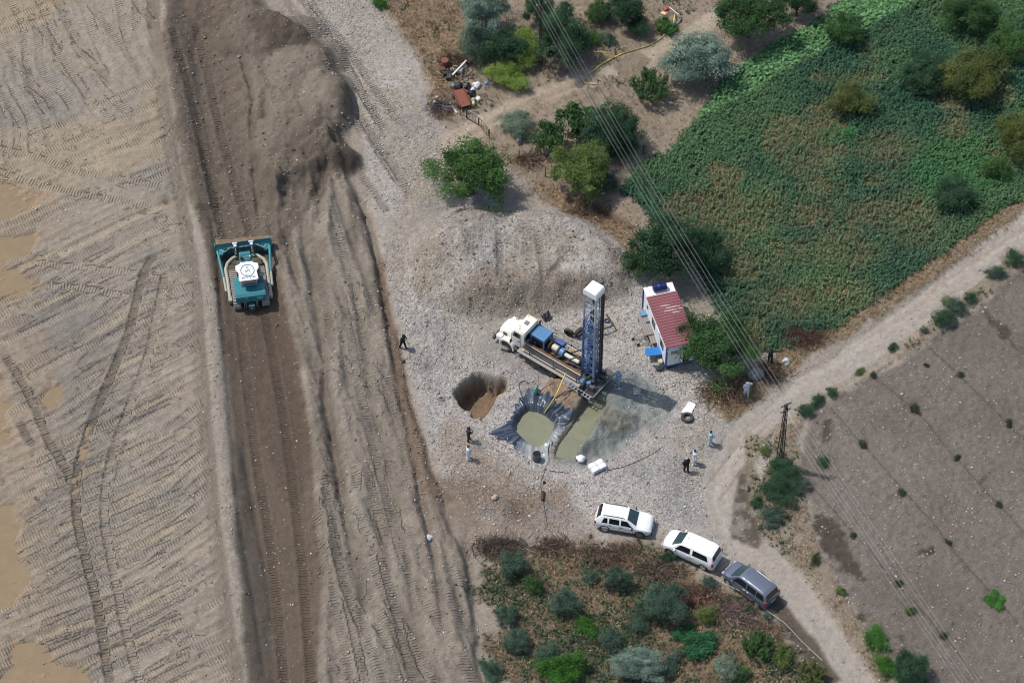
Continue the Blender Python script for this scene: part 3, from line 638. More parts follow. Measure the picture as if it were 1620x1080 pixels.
def hose(name, pts_uv, r, mat, label, cat='hose', zf=None, parent=None, n=6, dz=.03):
    P = []
    for k, q in enumerate(pts_uv):
        z = q[2] if len(q) > 2 else dz
        p = at(q[0], q[1], z); P.append((p.x, p.y, p.z + z))
    Q = smooth3(P)
    if zf is None: Q = [Vector((p.x, p.y, max(p.z, float(hgt(p.x, p.y)) + r))) for p in Q]
    o = MB().tube(Q, r, n).build(name, mat, parent, True)
    return tag(o, label, cat)
def smooth3(P, n=6):
    P = [Vector(p) for p in P]
    if len(P) < 3: return P
    Q = [2 * P[0] - P[1]] + P + [2 * P[-1] - P[-2]]; o = []
    for i in range(1, len(Q) - 2):
        for k in range(n):
            t = k / n; a, b, c, d = Q[i - 1], Q[i], Q[i + 1], Q[i + 2]
            o.append(.5 * ((2 * b) + (-a + c) * t + (2 * a - 5 * b + 4 * c - d) * t * t + (-a + 3 * b - 3 * c + d) * t ** 3))
    o.append(P[-1]); return o

# ------------------------------------------------------------------ water sheets
def water_mat(name, c1, c2, rough=.12):
    m, nt, b = newmat(name); L = nt.links; geo = N(nt, 'ShaderNodeNewGeometry')
    nz = N(nt, 'ShaderNodeTexNoise', i_Scale=.6, i_Detail=4.0, i_Distortion=1.5); L.new(geo.outputs['Position'], nz.inputs['Vector'])
    L.new(mixc(nt, nz.outputs[0], c1, c2), b.inputs['Base Color']); b.inputs['Roughness'].default_value = rough; b.inputs['Specular IOR Level'].default_value = .3
    n2_ = N(nt, 'ShaderNodeTexNoise', i_Scale=5.0, i_Detail=3.0); L.new(geo.outputs['Position'], n2_.inputs['Vector'])
    bp = N(nt, 'ShaderNodeBump', i_Strength=.25, i_Distance=.02); L.new(n2_.outputs[0], bp.inputs['Height']); L.new(bp.outputs[0], b.inputs['Normal']); return m
def sheet(name, px, z, mat, kind='structure'):
    P = GP(px, z); me = bpy.data.meshes.new(name); me.from_pydata([(x, y, z) for x, y in P], [], [tuple(range(len(P)))]); me.update()
    o = link(name, me, mat); tag(o, kind=kind); return o
MUDW = water_mat('muddy_orange_water', S(156, 134, 104), S(128, 112, 88), .12)
GRNW = water_mat('drilling_mud_water', S(146, 145, 122), S(120, 121, 99), .12)
sheet('muddy_water', [(-260, 250), (150, 250), (150, 1160), (-260, 1160)][::-1], -.36, MUDW)
sheet('pond_water', [(808, 640), (885, 640), (885, 716), (808, 716)][::-1], POND_Z, GRNW)
sheet('trench_water', [(876, 735), (895, 735), (965, 650), (962, 628), (935, 622), (905, 655), (874, 715)], TR_Z, GRNW)

# ------------------------------------------------------------------ loose stones and clods (nobody could count them)
def stones(name, n, test, smin, smax, cols, seed, squash=.6):
    r = np.random.default_rng(seed); P = []; tot = 0
    x = r.uniform(-45, 45, n * 8); y = r.uniform(-32.5, 39, n * 8)
    i = np.clip(np.searchsorted(XS, x), 0, NX - 1); j = np.clip(np.searchsorted(YS, y), 0, NY - 1); id_ = j * NX + i
    keep = r.random(n * 8) < test[id_]; x = x[keep][:n]; y = y[keep][:n]; k = len(x)
    z = hgt(x, y); s = smin + (smax - smin) * r.random(k) ** 3.5
    base = np.array([(1, 0, 0), (0, 1, 0), (-1, 0, 0), (0, -1, 0), (0, 0, 1), (0, 0, -.6)], float)
    V = base[None] * (1 + .35 * r.standard_normal((k, 6, 1)).clip(-1, 1)); a = r.uniform(0, 2 * math.pi, k); st = r.uniform(.6, 1.0, k)
    X_ = V[:, :, 0] * np.cos(a)[:, None] - V[:, :, 1] * np.sin(a)[:, None] * st[:, None]; Y_ = V[:, :, 0] * np.sin(a)[:, None] + V[:, :, 1] * np.cos(a)[:, None] * st[:, None]
    V = np.stack([X_ * s[:, None] + x[:, None], Y_ * s[:, None] + y[:, None], V[:, :, 2] * squash * s[:, None] + (z + s * .2)[:, None]], 2).reshape(-1, 3)
    T = np.array([(0, 1, 4), (1, 2, 4), (2, 3, 4), (3, 0, 4), (1, 0, 5), (2, 1, 5), (3, 2, 5), (0, 3, 5)]); F = (T[None] + 6 * np.arange(k)[:, None, None]).reshape(-1, 3)
    c = np.array(cols)[r.integers(0, len(cols), k)] * r.uniform(.75, 1.15, k)[:, None]
    m, nt, b = newmat(name + '_stone'); nt.links.new(N(nt, 'ShaderNodeAttribute', attribute_name='Col').outputs['Color'], b.inputs['Base Color']); b.inputs['Roughness'].default_value = .9
    o = link(name, np_mesh(name, V, F, {'Col': ('FLOAT_COLOR', np.repeat(c, 6, 0))}), m); tag(o, kind='stuff'); return o
dens = np.clip((GRAV - .3) * 1.1, 0, 1) * (.35 + .65 * sst(n2 + n1, -.3, .4)) + .05
dens *= (field < .3) * (pondsd > .6) * (trsd > .3); nomask = 1.0
stones('gravel', 26000, dens, .025, .13, [S(196, 190, 182), S(176, 167, 156), S(162, 154, 146), S(204, 197, 186), S(170, 158, 142), S(150, 150, 150)], 5)
clod = np.clip(heap * .22 + corr * .04 + bs * .8 + emb * .15 * sst(stretch, -.2, .3) + sst(md, .1, .4) * .25 + sst(-psd, -.6, 0) * .3, 0, 1)
stones('soil_clods', 12000, clod, .03, .17, [S(130, 114, 96), S(114, 98, 82), S(160, 150, 136), S(150, 134, 114), S(112, 98, 82)], 6)
stones('field_stones', 1800, pl * .5, .03, .12, [S(150, 138, 124), S(176, 168, 156), S(120, 106, 92)], 8)
def rock(name, u, v, r, label, seed, rgb=(170, 155, 135), sq=.7):
    bm = bmesh.new(); bmesh.ops.create_icosphere(bm, subdivisions=3, radius=1.0); rr = random.Random(seed)
    dirs = [Vector((rr.uniform(-1, 1), rr.uniform(-1, 1), rr.uniform(-1, 1))).normalized() for _ in range(9)]
    for vv in bm.verts:
        for d in dirs:
            k = vv.co.dot(d) - rr.uniform(.72, .74)
            if k > 0: vv.co -= d * k
        vv.co.z *= sq
    me = bpy.data.meshes.new(name); bm.to_mesh(me); bm.free(); p = at(u, v); o = link(name, me, M('rock_%d' % seed, S(*rgb), .9, var=.2, bump=.03))
    o.scale = (r, r * .85, r); o.rotation_euler.z = rr.uniform(0, 6); o.location = p + Vector((0, 0, r * .3)); return tag(o, label, 'rock')
rock('boulder', 783, 788, .33, 'tan boulder alone on the gravel between the pond and the brush pile', 1)
rock('boulder', 1195, 594, .75, 'large grey rock beside the man in a white shirt under the tree', 2, (128, 128, 126))
rock('boulder', 1244, 573, .4, 'white rock lying at the edge of the dirt road', 3, (200, 198, 192))
rock('boulder', 637, 572, .22, 'small dark stone below the man walking on the slope', 4, (80, 68, 56))

# ------------------------------------------------------------------ cars
def car(name, label, u1, v1, u2, v2, P, paint, group=None):
    """u1,v1 rear near wheel and u2,v2 front near wheel contact; near side given by P['near'] (-1 right side, +1 left side)"""
    a = at(u1, v1); b = at(u2, v2); f = (b - a); f.z = 0; ang = math.atan2(f.y, f.x); f.normalize(); l = Vector((-f.y, f.x, 0))
    mid = (a + b) / 2 - l * P['near'] * (P['w'] - .1)
    t = thing(name, label, 'car', (mid.x, mid.y, float(hgt(mid.x, mid.y)) + .02), ang, group)
    st = np.array(P['st'], float); xs = np.linspace(st[0, 0], st[-1, 0], 64)
    # columns: x, zbot, zbelt, wbelt, ztop, wtop
    def cr(col, x):
        return float(np.interp(x, st[:, 0], st[:, col]))
    def ring(x):
        zb, zl, w, zt, wt = [cr(i, x) for i in range(1, 6)]
        return [(0, zb), (.8 * w, zb), (.965 * w, zb + .07), (w, zb + .3 * (zl - zb)), (w, zb + .62 * (zl - zb)), (.975 * w, zl - .05), (.945 * w, zl), (wt + .03, zt - .06), (wt - .02, zt - .015), (wt - .12, zt + .005), (wt * .5, zt + .025), (0, zt + .032)]
    mb = MB(); V = []
    for x in xs:
        r = ring(x); V += [(x, y, z) for y, z in r] + [(x, -y, z) for y, z in r[-2:0:-1]]
    n = 22; F = []
    for i in range(len(xs) - 1):
        for k in range(n): F.append((i * n + k, i * n + (k + 1) % n, (i + 1) * n + (k + 1) % n, (i + 1) * n + k))
    F.append(tuple(range(n))[::-1]); F.append(tuple(range((len(xs) - 1) * n, len(xs) * n)))
    mb.add(V, F); body = mb.build('body', paint, t, 'auto')
    def side_patch(nm, x0, x1, t0, t1, sg, mat, x0t=None, x1t=None, parent=None, off=.014):
        m_ = MB(); V = []; nx = 10
        for j, tt in enumerate((t0, (t0 + t1) / 2, t1)):
            q = j / 2; xa = x0 + (x0t - x0) * q if x0t is not None else x0; xb = x1 + (x1t - x1) * q if x1t is not None else x1
            for i in range(nx):
                x = xa + (xb - xa) * i / (nx - 1); r = ring(x); y = r[6][0] + (r[7][0] - r[6][0]) * tt; z = r[6][1] + (r[7][1] - r[6][1]) * tt
                V.append((x, sg * (y + off), z + off * .4))
        m_.add(V, [(j * nx + i, j * nx + i + 1, (j + 1) * nx + i + 1, (j + 1) * nx + i) for j in range(2) for i in range(nx - 1)])
        return m_.build(nm, mat, parent or t, True)
    def top_patch(nm, x0, x1, mat, inset=.06, off=.012):
        m_ = MB(); V = []; nx = 8; ny = 9
        for i in range(nx):
            x = x0 + (x1 - x0) * i / (nx - 1); r = ring(x); w = r[8][0] - inset * (1 - .3 * i / nx)
            for j in range(ny):
                y = -w + 2 * w * j / (ny - 1); ay = abs(y); ys_ = [r[11][0], r[10][0], r[9][0], r[8][0]]; zs_ = [r[11][1], r[10][1], r[9][1], r[8][1]]
                V.append((x, y, float(np.interp(ay, ys_, zs_)) + off))
        m_.add(V, [(i * ny + j, i * ny + j + 1, (i + 1) * ny + j + 1, (i + 1) * ny + j) for i in range(nx - 1) for j in range(ny - 1)])
        return m_.build(nm, mat, t, True)
    top_patch('windscreen', P['ws'][0], P['ws'][1], GLASS2, .05)
    top_patch('rear_window', P['rw'][0], P['rw'][1], GLASS, .06)
    for sg in (-1, 1):
        for wd in P['win']: side_patch('side_window', wd[0], wd[1], .1, .86, sg, GLASS, wd[2], wd[3])
        # door seams and handles
        for x in P['seams']:
            r = ring(x); m_ = MB(); m_.box((x, sg * (r[3][0] + .002), (r[2][1] + r[6][1]) / 2), (.018, .008, (r[6][1] - r[2][1]))); m_.build('door_seam', BLACKP, t)
        for x in P['handles']:
            r = ring(x); MB().box((x, sg * (r[5][0] + .02), r[5][1] - .07), (.2, .04, .04)).build('door_handle', P.get('hmat', BLACKP), t, bevel=.008)
        r = ring(P['mirror']); mr = MB(); mr.box((P['mirror'], sg * (r[6][0] + .14), r[6][1] + .06), (.11, .22, .15), rz=sg * .15); mr.box((P['mirror'] + .02, sg * (r[6][0] + .02), r[6][1] + .0), (.05, .1, .05))
        mr.build('wing_mirror', P.get('mmat', BLACKP), t, bevel=.02)
        if P['rails']:
            x0, x1 = P['rails']; pts = []
            for i in range(9):
                x = x0 + (x1 - x0) * i / 8; r = ring(x); pts.append((x, sg * (r[8][0] - .035), r[8][1] + (.07 if 0 < i < 8 else .0)))
            MB().tube(pts, .025, 6).build('roof_rail', P.get('railmat', BLACKP), t, True)
        sill = MB(); sill.box((0, sg * (P['w'] * .985), .33), (P['wb'] - .78, .06, .12)); sill.build('sill_trim', BLACKP, t, bevel=.015)
        for ax in (-P['wb'] / 2, P['wb'] / 2):
            x = ax + P['wx']; rr_ = P['wr']
            MB().lathe([(rr_ + .075, sg * (P['w'] - .12)), (rr_ + .08, sg * (P['w'] + .006)), (rr_ + .03, sg * (P['w'] + .012)), (.1, sg * (P['w'] - .03))], (x, 0, rr_ + .03), 28, 'Y').build('wheel_arch', BLACKP, t, 'auto')
            wh = bpy.data.objects.new('wheel', None); COL.objects.link(wh); wh.parent = t; wh.location = (x, sg * (P['w'] - .11), rr_)
            w_ = .11
            MB().lathe([(rr_ * .66, -w_), (rr_ * .93, -w_), (rr_, -w_ * .7), (rr_, w_ * .7), (rr_ * .93, w_ * 1.15), (rr_ * .66, w_ * 1.1)], (0, 0, 0), 26, 'Y').build('tyre', BLACKR, wh, 'auto')
            rm = MB(); rm.lathe([(rr_ * .67, sg * w_ * .9), (rr_ * .67, sg * w_ * 1.25), (rr_ * .58, sg * w_ * 1.22), (rr_ * .55, sg * w_ * .95)], (0, 0, 0), 24, 'Y')
            for k in range(5):
                a_ = k * 2 * math.pi / 5; rm.box((math.cos(a_) * rr_ * .3, sg * w_ * 1.12, math.sin(a_) * rr_ * .3), (rr_ * .56, .03, rr_ * .2), ry=-a_)
            rm.lathe([(rr_ * .16, sg * w_), (rr_ * .14, sg * w_ * 1.3)], (0, 0, 0), 10, 'Y'); rm.build('rim', SILVER, wh)
    xf = st[-1, 0]; xr = st[0, 0]
    for sg in (-1, 1):
        r = ring(xf - .16); MB().box((xf - .13, sg * (r[3][0] - .17), r[6][1] - .06), (.2, .3, .12), rz=-sg * .5).build('headlight', LAMP, t, bevel=.03)
        r = ring(xr + .1); MB().box((xr + .07, sg * (r[3][0] - .07), P['tl']), (.14, .14, P['tlh'])).build('tail_light', RED, t, bevel=.02)
    r = ring(xf - .05); MB().box((xf - .015, 0, r[6][1] - .16), (.06, 1.0, .16)).build('grille', BLACKP, t, bevel=.02)
    MB().box((xf - .02, 0, .42), (.12, 1.35, .2)).build('bumper', P.get('bmat', BLACKP), t, bevel=.03)
    MB().box((xr + .03, 0, .46), (.14, 1.45, .22)).build('bumper', P.get('bmat', BLACKP), t, bevel=.03)
    MB().box((xf + .045, 0, .5), (.02, .5, .11)).build('number_plate', YELPLATE, t); MB().box((xr - .045, 0, .78), (.02, .5, .11)).build('number_plate', YELPLATE, t)
    MB().tube([(P['ant'], 0, ring(P['ant'])[11][1]), (P['ant'] - .1, 0, ring(P['ant'])[11][1] + .14)], .012, 5).build('aerial', BLACKP, t)
    return t
D = dict(w=.9, wb=2.67, wx=-.02, wr=.345, near=-1, ws=(1.0, .3), rw=(-2.06, -1.74), win=[(-1.62, -1.18, -1.45, -1.2), (-1.05, -.28, -1.05, -.3), (-.15, .82, -.15, .34)], seams=(-1.1, -.22, .78), handles=(-.95, -.08), mirror=.72, rails=(-1.6, .12), tl=.95, tlh=.22, ant=-1.35,
         st=[(-2.17, .45, .9, .72, .96, .66), (-2.1, .34, 1.0, .83, 1.09, .74), (-1.92, .3, 1.03, .885, 1.42, .67), (-1.72, .28, 1.04, .9, 1.61, .62), (-1.2, .26, 1.04, .905, 1.655, .61), (-.2, .26, 1.03, .905, 1.66, .61), (.25, .26, 1.02, .90, 1.61, .6), (.6, .26, 1.01, .9, 1.38, .65), (1.02, .26, .99, .9, 1.08, .74), (1.2, .26, .96, .9, 1.03, .76), (1.7, .28, .9, .88, .97, .72), (1.98, .33, .82, .82, .88, .66), (2.1, .38, .7, .74, .76, .62), (2.16, .45, .6, .62, .64, .52)])
car('parked_car', 'white five door off-roader with black roof rails, bonnet towards the small van', 957, 840, 1012, 849, D, WHITE, 'vehicles parked along the scrub')
V2 = dict(w=.87, wb=2.81, wx=.0, wr=.32, near=1, ws=(1.36, .62), rw=(-2.14, -1.98), win=[(-1.72, -.42, -1.55, -.42), (-.2, 1.12, -.2, .66)], seams=(-.32, .95), handles=(-.45, -.1), mirror=.98, rails=None, tl=1.0, tlh=.42, ant=.35, hmat=WHITE, mmat=WHITE, bmat=WHITE,
          st=[(-2.18, .4, .95, .78, 1.0, .72), (-2.14, .32, 1.1, .84, 1.22, .72), (-1.98, .3, 1.12, .87, 1.7, .64), (-1.7, .27, 1.12, .875, 1.79, .64), (-.5, .26, 1.1, .88, 1.82, .64), (.3, .26, 1.06, .88, 1.8, .63), (.58, .26, 1.05, .88, 1.74, .62), (.9, .26, 1.03, .875, 1.48, .66), (1.34, .26, 1.02, .87, 1.13, .73), (1.5, .27, 1.0, .87, 1.07, .74), (1.85, .29, .9, .84, .97, .68), (2.02, .34, .8, .78, .86, .62), (2.13, .42, .66, .66, .72, .52), (2.18, .48, .58, .52, .6, .42)])
car('parked_car', 'white high-roofed small van, middle vehicle of the three parked', 1111, 900, 1061, 877, V2, WHITE, 'vehicles parked along the scrub')
V3 = dict(V2); V3.update(w=.88, rails=(-1.75, .1), railmat=SILVER, win=[(-1.95, -1.2, -1.8, -1.2), (-1.12, -.3, -1.12, -.3), (-.2, 1.12, -.2, .66)], hmat=SILVER, mmat=GREYCAR, bmat=GREYCAR2)
car('parked_car', 'dark grey high-roofed estate car with silver roof rails, last in the parked line', 1198, 959, 1152, 924, V3, GREYCAR, 'vehicles parked along the scrub')

# ------------------------------------------------------------------ bulldozer
def axis_thing(name, label, cat, p, ang, group=None): return thing(name, label, cat, p, ang, group)
dz0 = at(399, 489)
dz = thing('bulldozer', 'teal crawler bulldozer with a white roof, pushing soil along the brown strip', 'bulldozer', dz0 + Vector((0, 0, -.03)), R(99.6))
for sg in (-1, 1):
    tr = bpy.data.objects.new('track', None); COL.objects.link(tr); tr.parent = dz; tr.location = (0, sg * 1.14, 0)
    Lt, rr_ = 3.7, .5; path_ = []
    nsh = 44; per = 2 * (Lt - 2 * rr_) + 2 * math.pi * rr_
    shoe = MB(); shoe.box((0, 0, 0), (.15, .60, .04)); shoe.box((-.06, 0, .045), (.03, .60, .06)); sm = shoe.mesh('track_shoe'); sm.materials.append(M('track_steel', (.34, .315, .28), .6, .1, var=.25, dirt=.3))
    for k in range(nsh):
        s = per * k / nsh; a = Lt - 2 * rr_
        if s < a: x, z, an = rr_ + s, 2 * rr_, 0
        elif s < a + math.pi * rr_: w = (s - a) / rr_; x, z, an = Lt - rr_ + rr_ * math.sin(w), rr_ + rr_ * math.cos(w), w
        elif s < 2 * a + math.pi * rr_: x, z, an = Lt - rr_ - (s - a - math.pi * rr_), 0, math.pi
        else: w = (s - 2 * a - math.pi * rr_) / rr_; x, z, an = rr_ - rr_ * math.sin(w), rr_ - rr_ * math.cos(w), math.pi + w
        o = bpy.data.objects.new('track_shoe', sm); COL.objects.link(o); o.parent = tr; o.location = (x, 0, z + .02); o.rotation_euler = (0, an, 0)
    fr = MB(); fr.box((Lt / 2, 0, .5), (Lt - .9, .34, .42)); fr.lathe([(.42, -.2), (.46, -.08), (.46, .08), (.42, .2)], (.5, 0, .5), 20, 'Y'); fr.lathe([(.42, -.2), (.46, -.08), (.46, .08), (.42, .2)], (Lt - .5, 0, .5), 20, 'Y')
    fr.build('track_frame', DARKM, tr)
    # side push beam with a bent grey lift frame and outer teal strut
    y1 = sg * 1.62
    MB().tube([(4.75, sg * .62, 1.15), (4.5, sg * 1.05, 1.2), (4.15, sg * 1.45, 1.12), (3.7, sg * 1.66, .95), (2.6, y1, .8), (1.3, y1, .72), (.9, y1, .7)], .15, 8).build('lift_frame', GREYP, dz, 'auto')
    MB().box((.75, y1, .62), (.5, .3, .4)).build('frame_pivot', GREYP, dz, bevel=.05)
    MB().tube([(5.55, sg * 2.1, 1.1), (4.4, sg * 2.02, .95), (3.0, sg * 1.9, .8)], .12, 8).build('push_arm', TEAL, dz, 'auto')
    MB().tube([(3.0, sg * 1.9, .8), (1.6, sg * 1.86, .7)], .1, 8).build('push_arm', GREYP, dz, 'auto')
    MB().prism([(5.1, sg * 1.75), (5.75, sg * 1.35), (5.8, sg * 2.2), (5.2, sg * 2.2)], .85, 1.15).build('blade_bracket', TEAL, dz, bevel=.03)
    cy = bpy.data.objects.new('lift_cylinder', None); COL.objects.link(cy); cy.parent = dz
    MB().tube([(4.35, sg * .68, 1.75), (5.0, sg * .66, 1.55)], .11, 8).build('barrel', DARKM, cy, True)
    MB().tube([(5.0, sg * .66, 1.55), (5.6, sg * .66, 1.3)], .05, 8).build('rod', SILVER, cy, True)
    MB().box((5.55, sg * .66, 1.55), (.3, .24, .16)).box((5.72, sg * .66, 1.62), (.14, .4, .14)).build('cylinder_head', M('pale_metal', (.6, .62, .64), .4, .3), cy, bevel=.02)
    MB().tube(smooth3([(5.75, sg * .9, 1.3), (5.3, sg * 1.25, 1.5), (5.2, sg * 1.6, 1.35), (5.6, sg * 1.85, 1.25)]), .022, 5).build('hydraulic_hose', M('grey_hose', (.4, .42, .42), .5), dz, True)
    MB().prism([(.1, .7), (2.4, .7), (2.1, 1.2), (1.0, 1.24), (.1, 1.2)] if sg > 0 else [(.1, -.7), (.1, -1.2), (1.0, -1.24), (2.1, -1.2), (2.4, -.7)], 1.16, 1.52).build('fender', TEAL if sg > 0 else TEALD, dz, bevel=.04)  # right fender gets a darker teal as its shaded side
bl = MB(); prof = [(5.78, .02), (5.66, .35), (5.62, .8), (5.7, 1.2), (5.92, 1.52), (5.98, 1.5), (5.8, 1.15), (5.73, .8), (5.78, .4), (5.95, .02)]
bl.prism(prof, -2.28, 2.28, plane='XZ'); bo = bl.build('blade', TEAL, dz, 'auto')
for y in np.linspace(-2.1, 2.1, 9): MB().box((5.6, y, .75), (.1, .06, 1.2)).build('blade_rib', TEALD, dz)
for sg in (-1, 1): MB().prism([(5.55, .02), (5.55, .9), (5.75, 1.5), (6.15, 1.5), (6.2, .02)], sg * 2.28 - .03, sg * 2.28 + .03, plane='XZ').build('blade_end_plate', TEAL, dz)
MB().tube([(5.6, -1.3, 1.25), (5.6, 1.3, 1.25)], .07, 8).build('blade_hydraulic_line', STEEL, dz, True)
MB().box((5.86, 0, 1.56), (.06, 4.5, .09)).build('blade_top_edge', TEALD, dz)
hd = MB(); hd.prism([(2.5, 1.0), (2.5, 2.05), (4.35, 1.95), (4.62, 1.75), (4.62, 1.0)], -.46, .46, plane='XZ'); hd.build('engine_hood', TEAL, dz, bevel=.05)
g = MB()
for k in range(5): g.box((2.85 + .32 * k, 0, 2.06 - .02 * k), (.05, .7, .03))
g.build('hood_louvre', TEALD, dz)
MB().box((3.6, .22, 2.06), (.5, .16, .05)).box((3.3, -.2, 2.07), (.6, .1, .05)).build('hood_hatch', DARKM, dz)
MB().box((4.64, 0, 1.4), (.04, .84, .7)).build('radiator_guard', TEALD, dz)
MB().tube([(3.2, -.38, 2.0), (3.2, -.38, 2.75), (3.05, -.38, 2.95)], .085, 10).build('exhaust_pipe', SILVER, dz, True)
MB().tube([(3.6, .32, 2.0), (3.6, .32, 2.4)], .1, 10).build('air_intake', DARKM, dz, True)
MB().box((1.9, 0, 1.42), (3.6, 1.46, .9)).build('main_frame', TEALD, dz, bevel=.04)
tk = MB(); tk.prism([(-.15, 1.15), (-.15, 1.8), (.1, 1.95), (1.0, 1.95), (1.0, 1.15)], -1.2, 1.2, plane='XZ'); tk.build('fuel_tank', TEAL, dz, bevel=.04)
MB().box((-.17, .02, 1.5), (.03, .04, .6)).build('tank_seam', DARKM, dz)
cabm = MB(); cabm.box((1.65, 0, 2.25), (1.35, 1.2, .75), taper=.98); cabm.build('cab', M('cab_dark', (.05, .06, .065), .3, dirt=.05), dz, bevel=.04)
for sx in (1.0, 2.3):
    for sy in (-.62, .62): MB().box((sx, sy, 2.35), (.1, .08, 1.0)).build('cab_post', M('cab_post_white', (.7, .71, .72), .4, dirt=.08), dz)
MB().box((.95, 0, 2.5), (.05, 1.0, .35)).build('rear_window', GLASS, dz); MB().box((.95, 0, 2.14), (.16, 1.3, .34)).build('cab_rear_panel', M('pale_cab_blue', S(150, 166, 196), .5, dirt=.1), dz, bevel=.03)
rf = MB(); oct_ = [(.55, -.62), (.62, -.78), (1.45, -.72), (1.75, -.92), (2.2, -.9), (2.3, -.6), (2.48, -.45), (2.48, .45), (2.3, .6), (2.2, .9), (1.75, .92), (1.45, .72), (.62, .78), (.55, .62)]
rf.prism(oct_, 2.86, 3.02); roof = rf.build('cab_roof', M('roof_white', (.72, .72, .71), .4, var=.03), dz, bevel=.03)
MB().box((.5, -.05, 2.72), (.16, 1.0, .2)).build('rear_lamp_bar', DARKM, dz, bevel=.03)
INK = M('ink_grey', S(84, 116, 128), .6); INKD = M('ink_dark', (.12, .14, .15), .6); 
ring_ = MB(); nn = 36
V = []; 
for k in range(nn):
    w = 2 * math.pi * k / nn
    for r_ in (.56, .50): V.append((1.55 + r_ * 1.12 * math.cos(w), r_ * math.sin(w), 3.045))
ring_.add(V, [(2 * k, 2 * ((k + 1) % nn), 2 * ((k + 1) % nn) + 1, 2 * k + 1) for k in range(nn)]); ring_.build('roof_logo_ring', INK, dz)
def text(s, size, loc, rot, mat, parent, name='lettering', ext=.003):
    cu = bpy.data.curves.new(name, 'FONT'); cu.body = s; cu.size = size; cu.extrude = ext; cu.align_x = 'CENTER'; cu.align_y = 'CENTER'; cu.materials.append(mat); cu.resolution_u = 3
    o = bpy.data.objects.new(name, cu); COL.objects.link(o); dg = bpy.context.evaluated_depsgraph_get(); me_ = bpy.data.meshes.new_from_object(o.evaluated_get(dg)); bpy.data.objects.remove(o)
    o = bpy.data.objects.new(name, me_); COL.objects.link(o); o.parent = parent; o.location = loc; o.rotation_euler = rot; return o
text('o', .42, (1.86, 0, 3.045), (0, 0, R(-90)), INK, dz, 'roof_lettering')
text('S', .55, (1.5, 0, 3.045), (0, 0, 0), INK, dz, 'roof_lettering')
text('8ETA', .12, (1.14, .08, 3.045), (0, 0, -R(90)), INK, dz, 'roof_lettering')
text('8E19-G782', .24, (.82, -.02, 3.045), (0, 0, -R(90)), INK, dz, 'roof_lettering')
text('PDH', .24, (-.158, -.72, 1.55), (R(90), 0, -R(90)), M('lettering_white', (.7, .75, .76), .5), dz, 'tank_lettering')
m_ = MB()
for rad, cx_ in ((.26, .72),):
    for rr2 in (.28, .17):
        V = []
        for k in range(20):
            w = 2 * math.pi * k / 20
            for r_ in (rr2, rr2 - .03): V.append((-.158, .72 + r_ * math.cos(w), 1.45 + r_ * math.sin(w)))
        m_.add(V, [(2 * k, 2 * ((k + 1) % 20), 2 * ((k + 1) % 20) + 1, 2 * k + 1) for k in range(20)])
m_.build('tank_emblem', INK, dz)
m_ = MB(); V = []
for k in range(20):
    w = 2 * math.pi * k / 20
    for r_ in (.15, .125): V.append((-.16, -.13 + 1.2 * r_ * math.cos(w), 1.64 + r_ * math.sin(w)))
m_.add(V, [(2 * k, 2 * ((k + 1) % 20), 2 * ((k + 1) % 20) + 1, 2 * k + 1) for k in range(20)]); m_.box((-.16, -.13, 1.64), (.004, .2, .03), rx=.6); m_.build('tank_emblem', INK, dz)
V = [(-.162, .36 + (.13 if k % 2 == 0 else .05) * math.cos(k * math.pi / 5 + .3), 1.68 + (.13 if k % 2 == 0 else .05) * math.sin(k * math.pi / 5 + .3)) for k in range(10)]
MB().add(V, [tuple(range(10))]).build('tank_star', YEL, dz)
MB().box((-.25, 0, .75), (.5, .5, .5)).box((-.5, 0, .7), (.25, .14, .3)).build('tow_hitch', TEALD, dz, bevel=.04)
for y in (-.5, -.38, .42, .56): MB().tube([(-.05, y, 1.3), (-.35, y, .7)], .035, 6).build('rear_strut', STEEL, dz, True)
# soil rolled up in front of the blade
ps = dz.location; fw = Vector((math.cos(R(99.6)), math.sin(R(99.6)), 0)); sd2 = Vector((-fw.y, fw.x, 0)); V = []; nx, ny = 20, 60
for i in range(nx):
    for j in range(ny):
        a = 5.86 + 1.7 * i / (nx - 1); b_ = -2.15 + 4.4 * j / (ny - 1); p = ps + fw * a - sd2 * b_
        h = 1.3 * (1 - i / (nx - 1)) ** 1.2 * (1 - abs(b_ / 2.5) ** 4) * (.85 + .3 * random.random()); q = float(hgt(p.x, p.y)); V.append((p.x, p.y, q - .03 + h * (.6 + .4 * math.sin(b_ * 1.3 + 1) ** 2)))
pb = MB(); pb.add(V, [(i * ny + j, i * ny + j + 1, (i + 1) * ny + j + 1, (i + 1) * ny + j) for i in range(nx - 1) for j in range(ny - 1)])
o = pb.build('soil_heap', M('pushed_soil', S(128, 108, 86), .95, var=.3, scale=4, bump=.06), None, True); tag(o, 'low roll of brown soil heaped against the bulldozer blade', 'soil', kind='thing')

